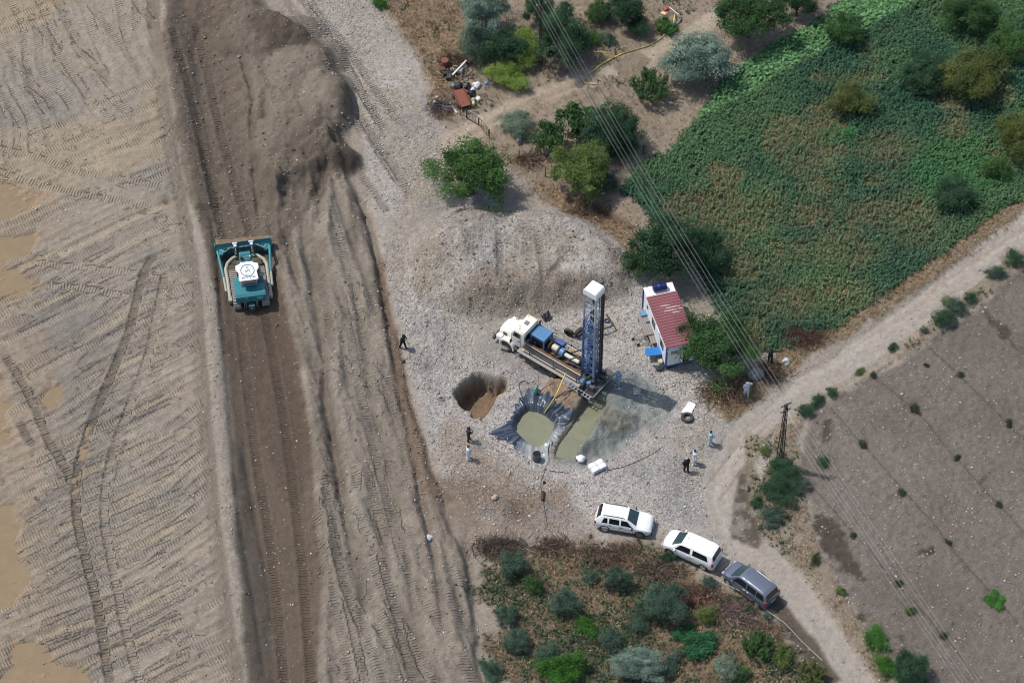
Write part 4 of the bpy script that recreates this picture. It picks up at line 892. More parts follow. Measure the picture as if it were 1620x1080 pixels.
# ------------------------------------------------------------------ drilling truck
RZ = float(hgt(5.5, -4.0)); RA = R(143.3)
px0, py0 = 7.13, -5.11
rig = thing('drilling_truck', 'white cabbed drilling truck with a blue engine housing and a tall lattice mast', 'drilling truck', (px0, py0, .02), RA)
RM = Matrix.Translation((px0, py0, .02)) @ Matrix.Rotation(RA, 4, 'Z')
def rp(x, y, z): return RM @ Vector((x, y, z))
def big_wheel(x, y, r, w, parent, dual=False, rimmat=STEEL):
    wh = bpy.data.objects.new('wheel', None); COL.objects.link(wh); wh.parent = parent; wh.location = (x, y, r)
    m = MB()
    for o in ((-w * .56, w * .56) if dual else (0,)): m.lathe([(r * .55, o - w * .45), (r * .93, o - w * .5), (r, o - w * .38), (r, o + w * .38), (r * .93, o + w * .5), (r * .55, o + w * .45)], (0, 0, 0), 28, 'Y')
    m.build('tyre', BLACKR, wh, 'auto'); s = 1 if y > 0 else -1
    MB().lathe([(r * .56, s * w * .30), (r * .56, s * w * .5), (r * .45, s * w * .42), (r * .2, s * w * .1), (r * .16, s * w * .55), (.02, s * w * .55)], (0, s * (w * .56 if dual else 0), 0), 20, 'Y').build('rim', rimmat, wh, 'auto')
for sy in (-1, 1):
    big_wheel(8.55, sy * 1.03, .52, .3, rig)
    for x in (4.15, 2.9): big_wheel(x, sy * .95, .52, .27, rig, True)
m = MB()
for y in (-.45, .45): m.box((4.7, y, .85), (9.3, .12, .28))
for x in (1, 2.9, 4.15, 6, 8.55): m.box((x, 0, .75), (.18, 1.6, .18))
m.build('chassis', DARKM, rig)
# bonnet with a rounded top, fenders over the front wheels
V = []; F = []; NS = 12
secs = [(8.05, .86, 1.05, 2.02), (8.5, .84, 1.0, 1.98), (9.0, .80, .95, 1.90), (9.4, .74, .85, 1.78), (9.62, .66, .75, 1.55), (9.72, .56, .7, 1.25)]
for x, w, zb, zt in secs:
    ring = [(w, zb), (w, (zb + zt) / 2), (w * .95, zt - .22), (w * .8, zt - .06), (w * .45, zt), (0, zt + .02)]
    ring = ring + [(-a, b) for a, b in ring[-2::-1]]
    V += [(x, a, b) for a, b in ring]
n = 11
for i in range(len(secs) - 1):
    for k in range(n - 1): F.append((i * n + k, i * n + k + 1, (i + 1) * n + k + 1, (i + 1) * n + k))
F.append(tuple(range(5 * n, 6 * n))); F.append(tuple(range(n))[::-1])
MB().add(V, F).build('bonnet', WHITE_T, rig, 'auto')
for sy in (-1, 1):
    pr = []; 
    for k in range(13): w = math.pi * (-.05 + 1.1 * k / 12); pr.append((8.55 + .72 * math.cos(w), .62 + .74 * math.sin(w)))
    for k in range(12, -1, -1): w = math.pi * (-.05 + 1.1 * k / 12); pr.append((8.55 + .6 * math.cos(w), .58 + .6 * math.sin(w)))
    y0, y1 = sorted((sy * .7, sy * 1.24)); MB().prism(pr, y0, y1, plane='XZ').build('fender', WHITE_T, rig, 'auto')
    MB().box((9.35, sy * .98, 1.02), (.5, .42, .5)).build('fender_nose', WHITE_T, rig, bevel=.1)
    MB().lathe([(.12, 0), (.13, .05), (.1, .08)], (9.6, sy * .95, 1.02), 14, 'X').build('headlight', LAMP, rig, True)
    MB().box((8.95, sy * .83, 1.5), (.36, .05, .3)).build('bonnet_vent', BLACKP, rig, bevel=.02)
    MB().tube([(7.9, sy * 1.0, 1.9), (8.05, sy * 1.32, 2.0), (8.05, sy * 1.32, 1.6), (7.95, sy * 1.0, 1.6)], .015, 5).box((8.03, sy * 1.34, 1.8), (.06, .2, .42)).build('wing_mirror', BLACKP, rig)
MB().box((9.74, 0, 1.0), (.05, .9, .55)).build('grille', DARKM, rig, bevel=.02)
MB().box((9.86, 0, .62), (.22, 2.35, .28)).build('bumper', BLACKP, rig, bevel=.05)
# cab
cb = MB(); cb.prism([(6.98, 1.0), (6.98, 2.72), (7.08, 2.85), (7.95, 2.88), (8.05, 2.8), (8.32, 2.05), (8.36, 1.0)], -.96, .96, plane='XZ'); cab = cb.build('cab', WHITE_T, rig, 'auto', bevel=.05)
MB().box((7.5, 0, 2.93), (.95, 1.78, .08)).build('roof', M('truck_roof_cream', (.80, .74, .60), .45, var=.08, dirt=.12), cab, 'auto', bevel=.04)
MB().box((7.52, -.1, 2.99), (.36, .38, .05)).build('roof_hatch', M('hatch_grey', (.18, .17, .17), .6), cab, bevel=.01)
for x, y in ((7.75, .5), (7.6, .72), (7.8, -.75)): MB().lathe([(.05, 0), (.05, .06), (.01, .07)], (x, y, 2.97), 8).build('marker_lamp', M('amber_lamp', (.35, .22, .06), .4), cab)
m = MB(); m.add([(8.075, -.8, 2.76), (8.075, .8, 2.76), (8.33, .84, 2.1), (8.33, -.84, 2.1)], [(0, 1, 2, 3)]); m.build('windscreen', GLASS2, cab)
for sy in (-1, 1):
    y = sy * .972; m = MB(); m.add([(7.42, y, 2.1), (8.12, y, 2.1), (7.95, y, 2.66), (7.42, y, 2.66)], [(0, 1, 2, 3)]); m.build('side_window', GLASS, cab)
    for x in (7.36, 8.2): MB().box((x, y, 1.85), (.02, .012, 1.5)).build('door_seam', BLACKP, cab)
    MB().box((7.5, sy * .985, 1.75), (.18, .04, .06)).build('door_handle', BLACKP, cab)
    MB().box((7.75, sy * 1.08, .75), (.75, .25, .08)).box((7.75, sy * 1.08, .5), (.6, .22, .06)).build('step', DARKM, rig)
    MB().lathe([(.3, -.45), (.32, -.4), (.32, .4), (.3, .45)], (6.9, sy * .85, .75), 16, 'X').build('fuel_tank', M('tank_dull', (.3, .3, .3), .4, .6, dirt=.1), rig, 'auto')
MB().box((6.965, 0, 2.25), (.02, 1.5, .7)).build('rear_window', GLASS, cab)
MB().box((6.9, .93, 2.35), (.16, .1, .5)).build('corner_window', GLASS, cab, bevel=.02)
MB().tube([(6.8, -.85, 1.0), (6.8, -.85, 3.0), (6.7, -.85, 3.1)], .075, 8).build('exhaust_stack', DARKM, rig, True)
MB().box((6.78, -.25, 1.75), (.22, 1.3, 1.3)).build('air_cleaner', BLUE2, rig, bevel=.04)
# bed
MB().box((3.9, 0, 1.08), (6.2, 2.1, .1)).build('deck', DARKM, rig)
MB().box((4.35, 1.25, 1.12), (6.0, .42, .07)).build('walkway', M('dusty_plate', (.30, .285, .26), .8, var=.12, dirt=.4), rig, bevel=.01)
MB().box((4.35, -1.25, 1.12), (6.0, .35, .07)).build('walkway', DARKM, rig)
for x in np.arange(1.6, 7.2, .7): MB().tube([(x, 1.0, 1.0), (x, 1.42, .98)], .03, 5).build('walkway_bracket', DARKM, rig)
MB().box((5.7, 1.3, .8), (1.2, .3, .45)).build('toolbox', BLACKP, rig, bevel=.02); MB().box((2.2, 1.47, .92), (1.3, .05, .28)).build('side_panel', M('pale_blue', S(170, 190, 205), .5, dirt=.1), rig)
# engine housing
eh = MB(); eh.box((6.27, -.33, 2.42), (1.4, 1.2, .16)); eh.build('engine_housing_roof', BLUE, rig, bevel=.03)
m = MB()
for x in (5.62, 6.92):
    for y in (-.9, .22): MB().box((x, y, 1.75), (.09, .09, 1.25)).build('housing_post', BLUE, rig)
m.box((5.62, -.33, 2.2), (.05, 1.0, .3)); m.build('housing_panel', BLUE, rig); MB().box((6.27, .23, 2.28), (1.2, .04, .14)).build('housing_rail', BLUE, rig)
MB().box((6.27, -.33, 1.6), (1.1, .85, .95)).build('engine', DARKM, rig, bevel=.08)
MB().lathe([(.36, 0), (.38, .08), (.2, .12), (.16, .16)], (5.3, -.3, 1.65), 18, 'X').build('pulley', RUST, rig, 'auto')
MB().lathe([(.2, 0), (.26, .05), (.26, .5), (.2, .56)], (4.55, -.28, 1.7), 18, 'X').build('gearbox', M('cream_metal', (.55, .52, .44), .5, dirt=.12), rig, 'auto')
MB().lathe([(.3, 0), (.34, .04), (.34, .34), (.3, .38)], (3.95, -.25, 1.7), 18, 'X').build('pump_body', BLUE, rig, 'auto')
MB().lathe([(.12, 0), (.17, .05), (.17, 1.35), (.13, 1.45)], (2.5, -.22, 1.65), 16, 'X').build('white_cylinder', M('cream_metal', (.55, .52, .44)), rig, 'auto')
MB().box((4.75, -.82, 1.75), (.75, .38, .45)).build('hydraulic_tank', M('rig_blue_dark', S(60, 90, 150), .5, dirt=.1), rig, bevel=.03)
m = MB()
for k in range(26): m.tube([(random.uniform(1.6, 5.4), random.uniform(-.8, .35), 1.25), (random.uniform(1.6, 5.4), random.uniform(-.8, .35), random.uniform(1.3, 1.7))], random.uniform(.03, .08), 6, mi=random.randint(0, 1))
for k in range(8): m.box((random.uniform(1.8, 5.2), random.uniform(-.7, .3), 1.3), (random.uniform(.2, .5), random.uniform(.15, .35), random.uniform(.15, .4)), rz=random.uniform(-.2, .2), mi=random.randint(0, 1))
m.build('hydraulic_machinery', [DARKM, M('oily_brown', (.12, .09, .06), .6, var=.4)], rig)
# pipe racks
m = MB()
for x in (1.75, 4.0, 6.3):
    for y in (.48, 1.2): m.box((x, y, 1.6), (.06, .05, 1.0))
    m.box((x, .78, 1.3), (.06, .6, .05))
for z in (1.2,): m.box((4.3, 1.2, z), (5.2, .04, .05))
m.build('pipe_rack', BLUE2, rig)
m = MB()
for x in (1.9, 4.0, 6.6):
    m.box((x, -.78, 1.5), (.06, .05, .7)); m.box((x, -1.22, 1.5), (.06, .05, .7)); m.box((x, -1.0, 1.45), (.06, .45, .05))
m.box((4.2, -1.24, 1.6), (5.4, .04, .06)); m.build('pipe_rack', BLUE2, rig)
pm = MB().lathe([(.035, -2.72), (.055, -2.7), (.055, -2.5), (.043, -2.48), (.043, 2.5), (.055, 2.52), (.055, 2.7), (.035, 2.72)], (0, 0, 0), 8, 'X')
pmesh = {}
for nm, mt in (('rust', M('pipe_rust', (.26, .13, .07), .7, .1, var=.4, scale=4)), ('pale', M('pipe_pale', (.60, .50, .36), .6, .1, var=.3, scale=4)), ('dark', M('dark_pipe', (.05, .05, .07), .4, .5, var=.3))):
    me_ = pm.mesh('drill_pipe'); me_.materials.append(mt); me_.polygons.foreach_set('use_smooth', [True] * len(me_.polygons)); pmesh[nm] = me_
near = [(.56, 1.40, 'pale'), (.70, 1.40, 'rust'), (.84, 1.40, 'pale'), (1.0, 1.38, 'pale'), (1.14, 1.32, 'pale'), (.58, 1.54, 'rust'), (.74, 1.54, 'dark'), (.90, 1.54, 'pale'), (1.03, 1.52, 'dark'), (.62, 1.69, 'rust'), (.79, 1.70, 'pale'), (.95, 1.68, 'dark')]
for i, (y, z, k) in enumerate(near):
    o = bpy.data.objects.new('drill_pipe', pmesh[k]); COL.objects.link(o); o.location = rp(4.3 + random.uniform(-.12, .12), y, z); o.rotation_euler = (0, 0, RA)
    tag(o, ({'rust': 'rusty brown', 'pale': 'pale worn', 'dark': 'dark bluish'}[k] + ' drill pipe in the bundle above the near walkway of the truck'), 'pipe', 'drill pipes stacked on the near side of the truck')
for i, (y, z) in enumerate([(-.74, 1.60), (-.90, 1.60), (-1.06, 1.60), (-.82, 1.74), (-.99, 1.74)]):
    o = bpy.data.objects.new('drill_pipe', pmesh['pale' if i != 2 else 'dark']); COL.objects.link(o); o.location = rp(4.25 + random.uniform(-.1, .1), y, z); o.rotation_euler = (0, 0, RA)
    tag(o, 'long drill pipe in the rack on the far side of the drilling truck', 'pipe', 'drill pipes stacked on the far side of the truck')
# mast
mx, my, MW, MD = 1.37, -.25, .53, .48
def mast_face(z0, z1, step, mat, nm, full=True):
    m = MB(); cs = [(mx - MW, my - MD), (mx + MW, my - MD), (mx + MW, my + MD), (mx - MW, my + MD)]
    for (x, y) in cs: m.box((x, y, (z0 + z1) / 2), (.11, .11, z1 - z0))
    nz_ = max(1, int(round((z1 - z0) / step))); s = (z1 - z0) / nz_
    for f in range(4):
        a = cs[f]; b = cs[(f + 1) % 4]
        if f == 3 and not full: continue
        for k in range(nz_):
            za = z0 + k * s; zb = za + s
            m.tube([(*a, za), (*b, za)], .032, 4)
            m.tube([(*(a if k % 2 else b), za), (*(b if k % 2 else a), zb)], .034, 4)
            if step < .9: m.tube([(*(b if k % 2 else a), za), (*(a if k % 2 else b), zb)], .026, 4)
        m.tube([(*a, z1), (*b, z1)], .04, 4)
    return m.build(nm, mat, rig)
mast_face(.95, 7.9, .78, MASTB, 'mast_lower_section'); mast_face(7.9, 11.0, 1.0, MASTW, 'mast_upper_section')
MB().box((mx - MW - .02, my + MD + .02, 4.4), (.16, .16, 7.0)).build('mast_corner_rail', M('mast_pale_rail', S(120, 140, 168), .5, dirt=.1), rig)
for y_ in (-.48, -.2): MB().box((mx - MW - .08, my + y_, 5.9), (.1, .1, 9.8)).build('mast_rear_shade_bar', DARKM, rig)  # dark bars added to make the mast's rear face look shaded
m = MB(); m.box((mx + .2, my + .1, 4.4), (.3, .1, 5.4)); 
for k in range(14): m.box((mx + random.uniform(-.3, .3), my + random.uniform(-.2, .3), 1.6 + k * .46), (random.uniform(.15, .5), .08, random.uniform(.08, .22)), mi=1)
m.build('mast_plate', [MASTB, M('mast_light_blue', S(110, 150, 196), .5, dirt=.1)], rig)
MB().box((mx, my, 5.9), (.6, .55, .7)).build('rotary_head', M('rotary_head', (.3, .34, .4), .4, .4, var=.4, dirt=.2), rig, bevel=.05)
MB().tube([(mx, my, .5), (mx, my, 10.6)], .07, 8).build('kelly_pipe', DARKM, rig, True)
for dx in (-.5, -.3): MB().tube([(mx + dx, my - .35, 1.2), (mx + dx, my - .35, 10.5)], .03, 5).build('hoist_cable', DARKM, rig)
for y in (-.42, .42): MB().tube([(mx - MW, my + y, 1.0), (mx - MW, my + y, 10.8)], .05, 6).build('guide_rail', DARKM, rig)
cp = MB(); cp.prism([(mx - .62, 11.0), (mx - .62, 11.42), (mx - .5, 11.6), (mx + .5, 11.6), (mx + .62, 11.42), (mx + .62, 11.0)], my - .57, my + .57, plane='XZ'); cp.build('mast_cap', M('cap_white', (.82, .82, .82), .4, var=.03), rig, bevel=.03)
for y in (-.62, .45): MB().tube([(4.0, y, 1.2), (mx + MW, y, 3.6)], .06, 8).build('mast_brace', DARKM, rig, True)
# rear works
m = MB()
for k in range(34): m.tube([(random.uniform(.2, 2.2), random.uniform(-1.1, 1.1), .95), (random.uniform(.2, 2.2), random.uniform(-1.1, 1.1), random.uniform(1.0, 1.9))], random.uniform(.02, .07), 6)
for k in range(9): m.box((random.uniform(.4, 2.2), random.uniform(-1.0, 1.0), 1.15), (random.uniform(.15, .4), random.uniform(.15, .4), random.uniform(.3, .8)), rz=random.uniform(0, .3))
m.build('rear_machinery', M('greasy_steel', (.10, .105, .12), .5, .5, var=.5, dirt=.12), rig)
MB().lathe([(.22, 0), (.24, .04), (.24, .5), (.22, .55)], (1.35, .95, 1.0), 16).build('winch_drum', M('winch_blue', S(100, 135, 165), .5, dirt=.1), rig, 'auto')
MB().lathe([(.2, 0), (.2, .4), (.15, .45)], (.9, .75, 1.0), 14).build('winch_drum', M('winch_blue', S(100, 135, 165)), rig, 'auto')
for x in (-.6, .3):
    pass
m = MB(); GX0, GX1, GY = -.05, .8, 1.48
for x in (GX0, GX1): m.box((x, 0, .92), (.07, 2 * GY, .09))
for y in np.linspace(-GY, GY, 7): m.box(((GX0 + GX1) / 2, y, .925), (GX1 - GX0 - .08, .05, .07))
m.build('platform_frame', STEEL, rig)
m = MB()
for y in np.arange(-GY + .05, GY, .075): m.box(((GX0 + GX1) / 2, y, .9), (GX1 - GX0 - .08, .014, .03))
for x in np.arange(GX0 + .1, GX1, .1): m.box((x, 0, .885), (.014, 2 * GY - .04, .02))
m.build('platform_grating', M('grating', (.13, .13, .13), .6, .5, var=.3), rig)
m = MB()
for y in (1.5, 1.8): m.tube([(2.3, y, 1.12), (.0, y, .92)], .035, 5)
for k in range(8): m.box((2.2 - .29 * k, 1.65, 1.11 - .025 * k), (.09, .3, .04))
m.build('side_ladder', M('ladder_grey', (.26, .265, .28), .6, .0, dirt=.12), rig)
for y in (-1.3, 1.25): MB().tube([(1.15, y, 1.5), (1.15, y, .1)], .09, 8).lathe([(.25, 0), (.25, .06)], (1.15, y, .02), 12).build('stabiliser_jack', DARKM, rig)
m = MB()
for a, b in (((0, -1.45, .95), (-.95, -1.75, 1.6)), ((.5, -1.45, .95), (-.5, -2.1, 1.65)), ((-.95, -1.75, 1.6), (-.5, -2.1, 1.65)), ((-.3, -1.55, 1.15), (.2, -1.7, 1.2)), ((-.6, -1.65, 1.35), (-.1, -1.9, 1.4))): m.tube([a, b], .03, 5)
m.build('folding_gate', STEEL, rig)

# ------------------------------------------------------------------ things around the rig
def tyre(u, v, r, w, label, flat=True, rz=0, tilt=0, z=0):
    p = at(u, v); t = thing('old_tyre', label, 'tyre', p + Vector((0, 0, (w * .5 + .01) if flat else r)), rz)
    rot = Matrix.Rotation(R(90) if flat else tilt, 3, 'X')
    V = MB(); V.lathe([(r * .56, -w * .42), (r * .62, -w * .5), (r * .93, -w * .5), (r, -w * .35), (r, w * .35), (r * .93, w * .5), (r * .62, w * .5), (r * .56, w * .42), (r * .72, w * .2), (r * .72, -w * .2)], (0, 0, 0), 32, 'Y', rot=rot)
    V.f = V.f[:-2]; V.m = V.m[:-2]; n_ = 32; b_ = 9 * n_
    for k in range(n_): V.f.append((b_ + k, b_ + (k + 1) % n_, (k + 1) % n_, k)); V.m.append(0)
    V.build('tread', BLACKR, t, 'auto'); return t
tyre(1087, 662, .48, .26, 'black tyre lying flat beside a white sheet on the gravel')
tyre(916, 531, .46, .26, 'upright black tyre behind the truck next to the mast', False, R(40), .1)
tyre(900, 531, .42, .24, 'black tyre standing behind the far pipe rack of the truck', False, R(-30), .15)
def cloth(name, px, label, cat, mat, amp=.06, seed=1, z=.05, n=14):
    P = GP(px); r = np.random.default_rng(seed); V = []
    for i in range(n):
        for j in range(n):
            a = i / (n - 1); b = j / (n - 1); q = (P[0] * (1 - a) + P[1] * a) * (1 - b) + (P[3] * (1 - a) + P[2] * a) * b; q = q + r.normal(0, .012, 2)
            V.append((q[0], q[1], float(hgt(q[0], q[1])) + z + amp * (abs(math.sin(a * 7 + seed + b * 3)) * .6 + r.random() * .4)))
    o = MB().add(V, [(i * n + j, i * n + j + 1, (i + 1) * n + j + 1, (i + 1) * n + j) for i in range(n - 1) for j in range(n - 1)]).build(name, mat, None, 'auto'); return tag(o, label, cat)
cloth('plastic_sheet', [(1077, 653), (1090, 635), (1101, 641), (1092, 657)], 'white creased sheet lying on the gravel above the loose tyre', 'sheet', WHITES, .07, 2)
cloth('grey_board', [(1001, 616), (1013, 614), (1014, 626), (1001, 629)], 'pale grey flat sack in the wet grey mud behind the rig', 'sack', M('muddy_white', S(150, 158, 154), .8, var=.15, dirt=.2), .02, 3)
def bag(name, u, v, r, label, cat, mat, seed, sx=1.0, sz=.7):
    bm = bmesh.new(); bmesh.ops.create_icosphere(bm, subdivisions=3, radius=1.0); rr = random.Random(seed); ph = [rr.uniform(0, 6) for _ in range(6)]
    for q in bm.verts:
        c = q.co; d = 1 + .18 * math.sin(3 * c.x + ph[0]) * math.sin(4 * c.y + ph[1]) + .10 * math.sin(8 * c.x + ph[2] + 5 * c.z) + .08 * math.sin(9 * c.y + ph[3]); q.co = c * d
    me = bpy.data.meshes.new(name); bm.to_mesh(me); bm.free(); p = at(u, v); o = link(name, me, mat, None, True); o.scale = (r * sx, r, r * sz); o.location = p + Vector((0, 0, r * .45)); o.rotation_euler.z = rr.uniform(0, 3); return tag(o, label, cat)
bag('plastic_bag', 919, 727, .33, 'crumpled white bag near the lower end of the trench', 'bag', WHITES, 3)
bag('plastic_bag', 679, 852, .28, 'small white and blue bag on the brown slope below the pond', 'bag', M('bag_bluewhite', S(190, 200, 206), .7, var=.2), 4)
bag('plastic_bag', 821, 559, .28, 'white bag on the gravel beside the truck front steps', 'bag', WHITES, 5)
bag('plastic_bag', 865, 683 + 22, .2, 'small white bag at the lower right rim of the mud pond', 'bag', WHITES, 6)
sk = bmesh.new(); bmesh.ops.create_cube(sk, size=1.0); bmesh.ops.subdivide_edges(sk, edges=list(sk.edges), cuts=3, use_grid_fill=True)
for q in sk.verts: c = q.co; f = (1 - .35 * (abs(c.x) * 2) ** 4) ; c.z *= .2 * f; c.y *= .42 * (1 - .08 * (abs(c.x) * 2) ** 4); c.x *= .62; c.z *= (1 - .4 * (abs(c.y) / .21) ** 4 * .5)
sme = bpy.data.meshes.new('cement_sack'); sk.to_mesh(sme); sk.free(); sme.materials.append(M('sack_white', (.76, .75, .77), .7, var=.06)); sme.polygons.foreach_set('use_smooth', [True] * len(sme.polygons))
pp = at(945, 740); sa = R(31)
for i in range(2):
    for j in range(2):
        for k in range(2):
            if i + j + k == 3 and False: continue
            o = bpy.data.objects.new('cement_sack', sme); COL.objects.link(o); off = Vector(((i - .5) * .63, (j - .5) * .43, .1 + k * .19)); off.rotate(Matrix.Rotation(sa, 3, 'Z')); o.location = pp + off; o.rotation_euler.z = sa + random.uniform(-.04, .04)
            tag(o, '%s %s white sack of the %s layer in the small stack below the trench' % (('near', 'far')[j], ('left', 'right')[i], ('bottom', 'top')[k]), 'sack', 'white sacks stacked below the trench')
            sl2 = MB().box((0, -.205, -.0), (.4, .012, .09)).build('printed_band', M('lilac_print', S(170, 150, 178), .7), o)
p = at(799, 553); t = thing('wooden_block', 'grey wooden block on the ground beside the truck front wheel', 'block', p, R(-15)); MB().box((0, 0, .18), (.62, .4, .34)).build('block', M('weathered_wood', (.2, .17, .15), .85, var=.3, dirt=.2), t, bevel=.02); MB().box((.36, .02, .12), (.2, .34, .22)).build('wedge', BLACKP, t, bevel=.02)
p = at(866, 500); cl_ = cloth('black_tarpaulin', [(855, 503), (868, 495), (872, 504), (862, 510)], 'black tarpaulin scrap on the gravel behind the truck cab', 'tarpaulin', BLACKP, .25, 8, .1)
def drum(u, v, r, h, label, mat, open_=True, cat='barrel', name='barrel', lying=None):
    p = at(u, v); t = thing(name, label, cat, p + Vector((0, 0, .0 if lying is None else r)), lying or 0)
    prof = [(r * .96, 0), (r, .02), (r, h * .3), (r * 1.03, h * .33), (r, h * .36), (r, h * .63), (r * 1.03, h * .66), (r, h * .69), (r, h * .98), (r * .96, h)]
    m = MB(); m.lathe(prof, (0, 0, 0) if lying is None else (-h / 2, 0, 0), 24, 'Z' if lying is None else 'X'); m.build('shell', mat, t, 'auto')
    if open_: MB().lathe([(r * .9, h + .004), (r * .9, h + .008)], (0, 0, 0), 24).build('open_mouth', M('inner_shade_black', (.006, .006, .006), .9), t)  # black disc on the closed top paints the dark inside
    return t
drum(849, 727, .32, .78, 'open dark blue-grey drum standing at the lower rim of the mud pond', M('drum_bluegrey', S(74, 84, 100), .5, dirt=.15))
drum(925, 631, .18, .35, 'small black bucket beside the near corner of the rig platform', BLACKP, cat='bucket', name='bucket')
drum(917, 624, .14, .3, 'second small black can up against the truck rear wheels', BLACKP, cat='can', name='can')
p = at(847, 622); t = thing('submersible_pump', 'mint green pump standing on the upper tip of the pond liner', 'pump', p, .3); MB().lathe([(.12, 0), (.14, .05), (.14, .55), (.1, .62), (.05, .7)], (0, 0, .05), 14).build('pump_body', M('mint_paint', S(100, 180, 150), .5, dirt=.05), t, 'auto'); MB().tube([(.1, 0, .6), (.2, .1, .75)], .03, 6).build('outlet', DARKM, t)
hose('yellow_hose', [(895, 590, 1.3), (888, 606, 1.2), (880, 624, .95), (868, 643, .35), (857, 660, -.4)], .055, YEL, 'yellow hose running from the drilling truck down into the mud pond', zf=1)
hose('black_hose', [(862, 652, .1), (874, 634, .1), (886, 624, .1), (900, 618, .1), (912, 617, .1)], .04, CABLE, 'thick black hose crossing the brown soil heap beside the yellow hose')
hose('black_cable', [(831, 668, -.3), (830, 640, .1), (824, 622, .1), (821, 608, .08), (828, 602, .05), (838, 606, .05)], .022, CABLE, 'thin black cable curling above the left of the mud pond', 'cable')
hose('black_cable', [(849, 617, .1), (858, 616), (866, 611), (876, 604)], .022, CABLE, 'black cable between the green pump and the brown soil heap', 'cable')
hose('black_cable', [(864, 738), (860, 750), (856, 760), (856, 775), (859, 790), (862, 808), (866, 830)], .022, CABLE, 'black cable trailing below the drum towards the white off-roader', 'cable')
p = at(859, 785); t = thing('pump_motor', 'black pump cylinder lying on the gravel below the pond', 'pump', p + Vector((0, 0, .14)), R(84)); MB().lathe([(.06, -.45), (.12, -.42), (.13, -.35), (.13, .3), (.09, .36), (.05, .42)], (0, 0, 0), 14, 'X').build('casing', BLACKP, t, 'auto')
rock('stone', 861, 763, .16, 'small black lump on the gravel just above the black pump cylinder', 9, (50, 44, 42))
# striped tape
TAPE = None
m, nt, b = newmat('striped_tape'); ua = N(nt, 'ShaderNodeAttribute', attribute_name='tu').outputs['Fac']; nt.links.new(mixc(nt, math_(nt, 'GREATER_THAN', math_(nt, 'SINE', math_(nt, 'MULTIPLY', ua, 2 * math.pi / .34)), 0.0), S(190, 178, 170), S(176, 126, 118)), b.inputs['Base Color']); TAPE = m
for nm, pts, lb in (('barrier_tape', [(772, 688), (800, 706), (830, 722), (862, 742), (900, 748)], 'red and white barrier tape on the gravel left of the stacked sacks'), ('barrier_tape', [(955, 744), (985, 738), (1010, 728), (1030, 718), (1048, 706)], 'red and white barrier tape on the gravel right of the stacked sacks')):
    P = [at(*q) for q in pts]; Q = smooth3([Vector((p.x, p.y, 0)) for p in P], 14); V = []; al = []; s = 0
    for i, q in enumerate(Q):
        if i: s += (q - Q[i - 1]).length
        for sg in (-1, 1):
            y = q.y + sg * .045; V.append((q.x, y, float(hgt(q.x, y)) + .05 + .04 * (1 + sg * math.sin(i * 1.3)))); al.append(s)
    me_ = bpy.data.meshes.new(nm); me_.from_pydata(V, [], [(2 * i, 2 * i + 2, 2 * i + 3, 2 * i + 1) for i in range(len(Q) - 1)]); a_ = me_.attributes.new('tu', 'FLOAT', 'POINT'); a_.data.foreach_set('value', al); me_.update(); tag(link(nm, me_, TAPE), lb, 'tape')

# pond liner: crumpled plastic draped from the rim down to the mud
oc = GP([(772, 686), (800, 672), (812, 655), (816, 640), (826, 628), (836, 616), (848, 610), (856, 622), (872, 632), (884, 646), (912, 658), (900, 668), (892, 682), (880, 698), (868, 706), (868, 730), (860, 742), (845, 738), (826, 722), (806, 700), (786, 694)])
ic = GP(pond_px, POND_Z); cx, cy = ic.mean(0)
def polar(P, angs):
    out = []
    for a in angs:
        d = np.array([math.cos(a), math.sin(a)]); best = 0
        for i in range(len(P)):
            p = P[i] - (cx, cy); q = P[(i + 1) % len(P)] - (cx, cy); e = q - p; den = d[0] * e[1] - d[1] * e[0]
            if abs(den) < 1e-9: continue
            t_ = (p[0] * e[1] - p[1] * e[0]) / den; s_ = (p[0] * d[1] - p[1] * d[0]) / den
            if t_ > 0 and 0 <= s_ <= 1: best = max(best, t_)
        out.append(best)
    return np.array(out)
NA, NR = 260, 16; angs = np.linspace(0, 2 * math.pi, NA, endpoint=False); ri = polar(ic, angs) - .25; ro = polar(oc, angs)
ro = np.maximum(ro, ri + .45) * (1 + .04 * np.sin(angs * 23)); vn = VN(99); V = []; CC = []
for j in range(NR):
    q = j / (NR - 1); r_ = ri + (ro - ri) * q; x = cx + r_ * np.cos(angs); y = cy + r_ * np.sin(angs)
    wr = vn(np.cos(angs) * 9 + 20, np.sin(angs) * 9 + 20 + q * .6) - .5; wr2 = vn(np.cos(angs) * 26 + 60, np.sin(angs) * 26 + 60 + q * 1.2) - .5
    z = hgt(x, y) + .06 + (.30 * wr + .16 * wr2) * (.25 + .9 * q) + .1 * (q > .98) * -1; z = np.maximum(z, hgt(x, y) + .015)
    V.append(np.stack([x, y, z], 1))
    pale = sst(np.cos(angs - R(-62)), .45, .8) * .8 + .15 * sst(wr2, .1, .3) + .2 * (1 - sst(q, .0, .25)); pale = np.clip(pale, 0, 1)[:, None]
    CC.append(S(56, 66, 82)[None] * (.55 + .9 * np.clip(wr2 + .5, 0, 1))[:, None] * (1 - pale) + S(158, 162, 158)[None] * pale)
V = np.vstack(V); CC = np.vstack(CC); F = [(j * NA + k, j * NA + (k + 1) % NA, (j + 1) * NA + (k + 1) % NA, (j + 1) * NA + k) for j in range(NR - 1) for k in range(NA)]
m, nt, b = newmat('liner_plastic'); nt.links.new(N(nt, 'ShaderNodeAttribute', attribute_name='Col').outputs['Color'], b.inputs['Base Color']); b.inputs['Roughness'].default_value = .32
o = link('pond_liner', np_mesh('pond_liner', V, F, {'Col': ('FLOAT_COLOR', CC)}), m, None, True); tag(o, 'crumpled black plastic liner around the square mud pond', 'liner')

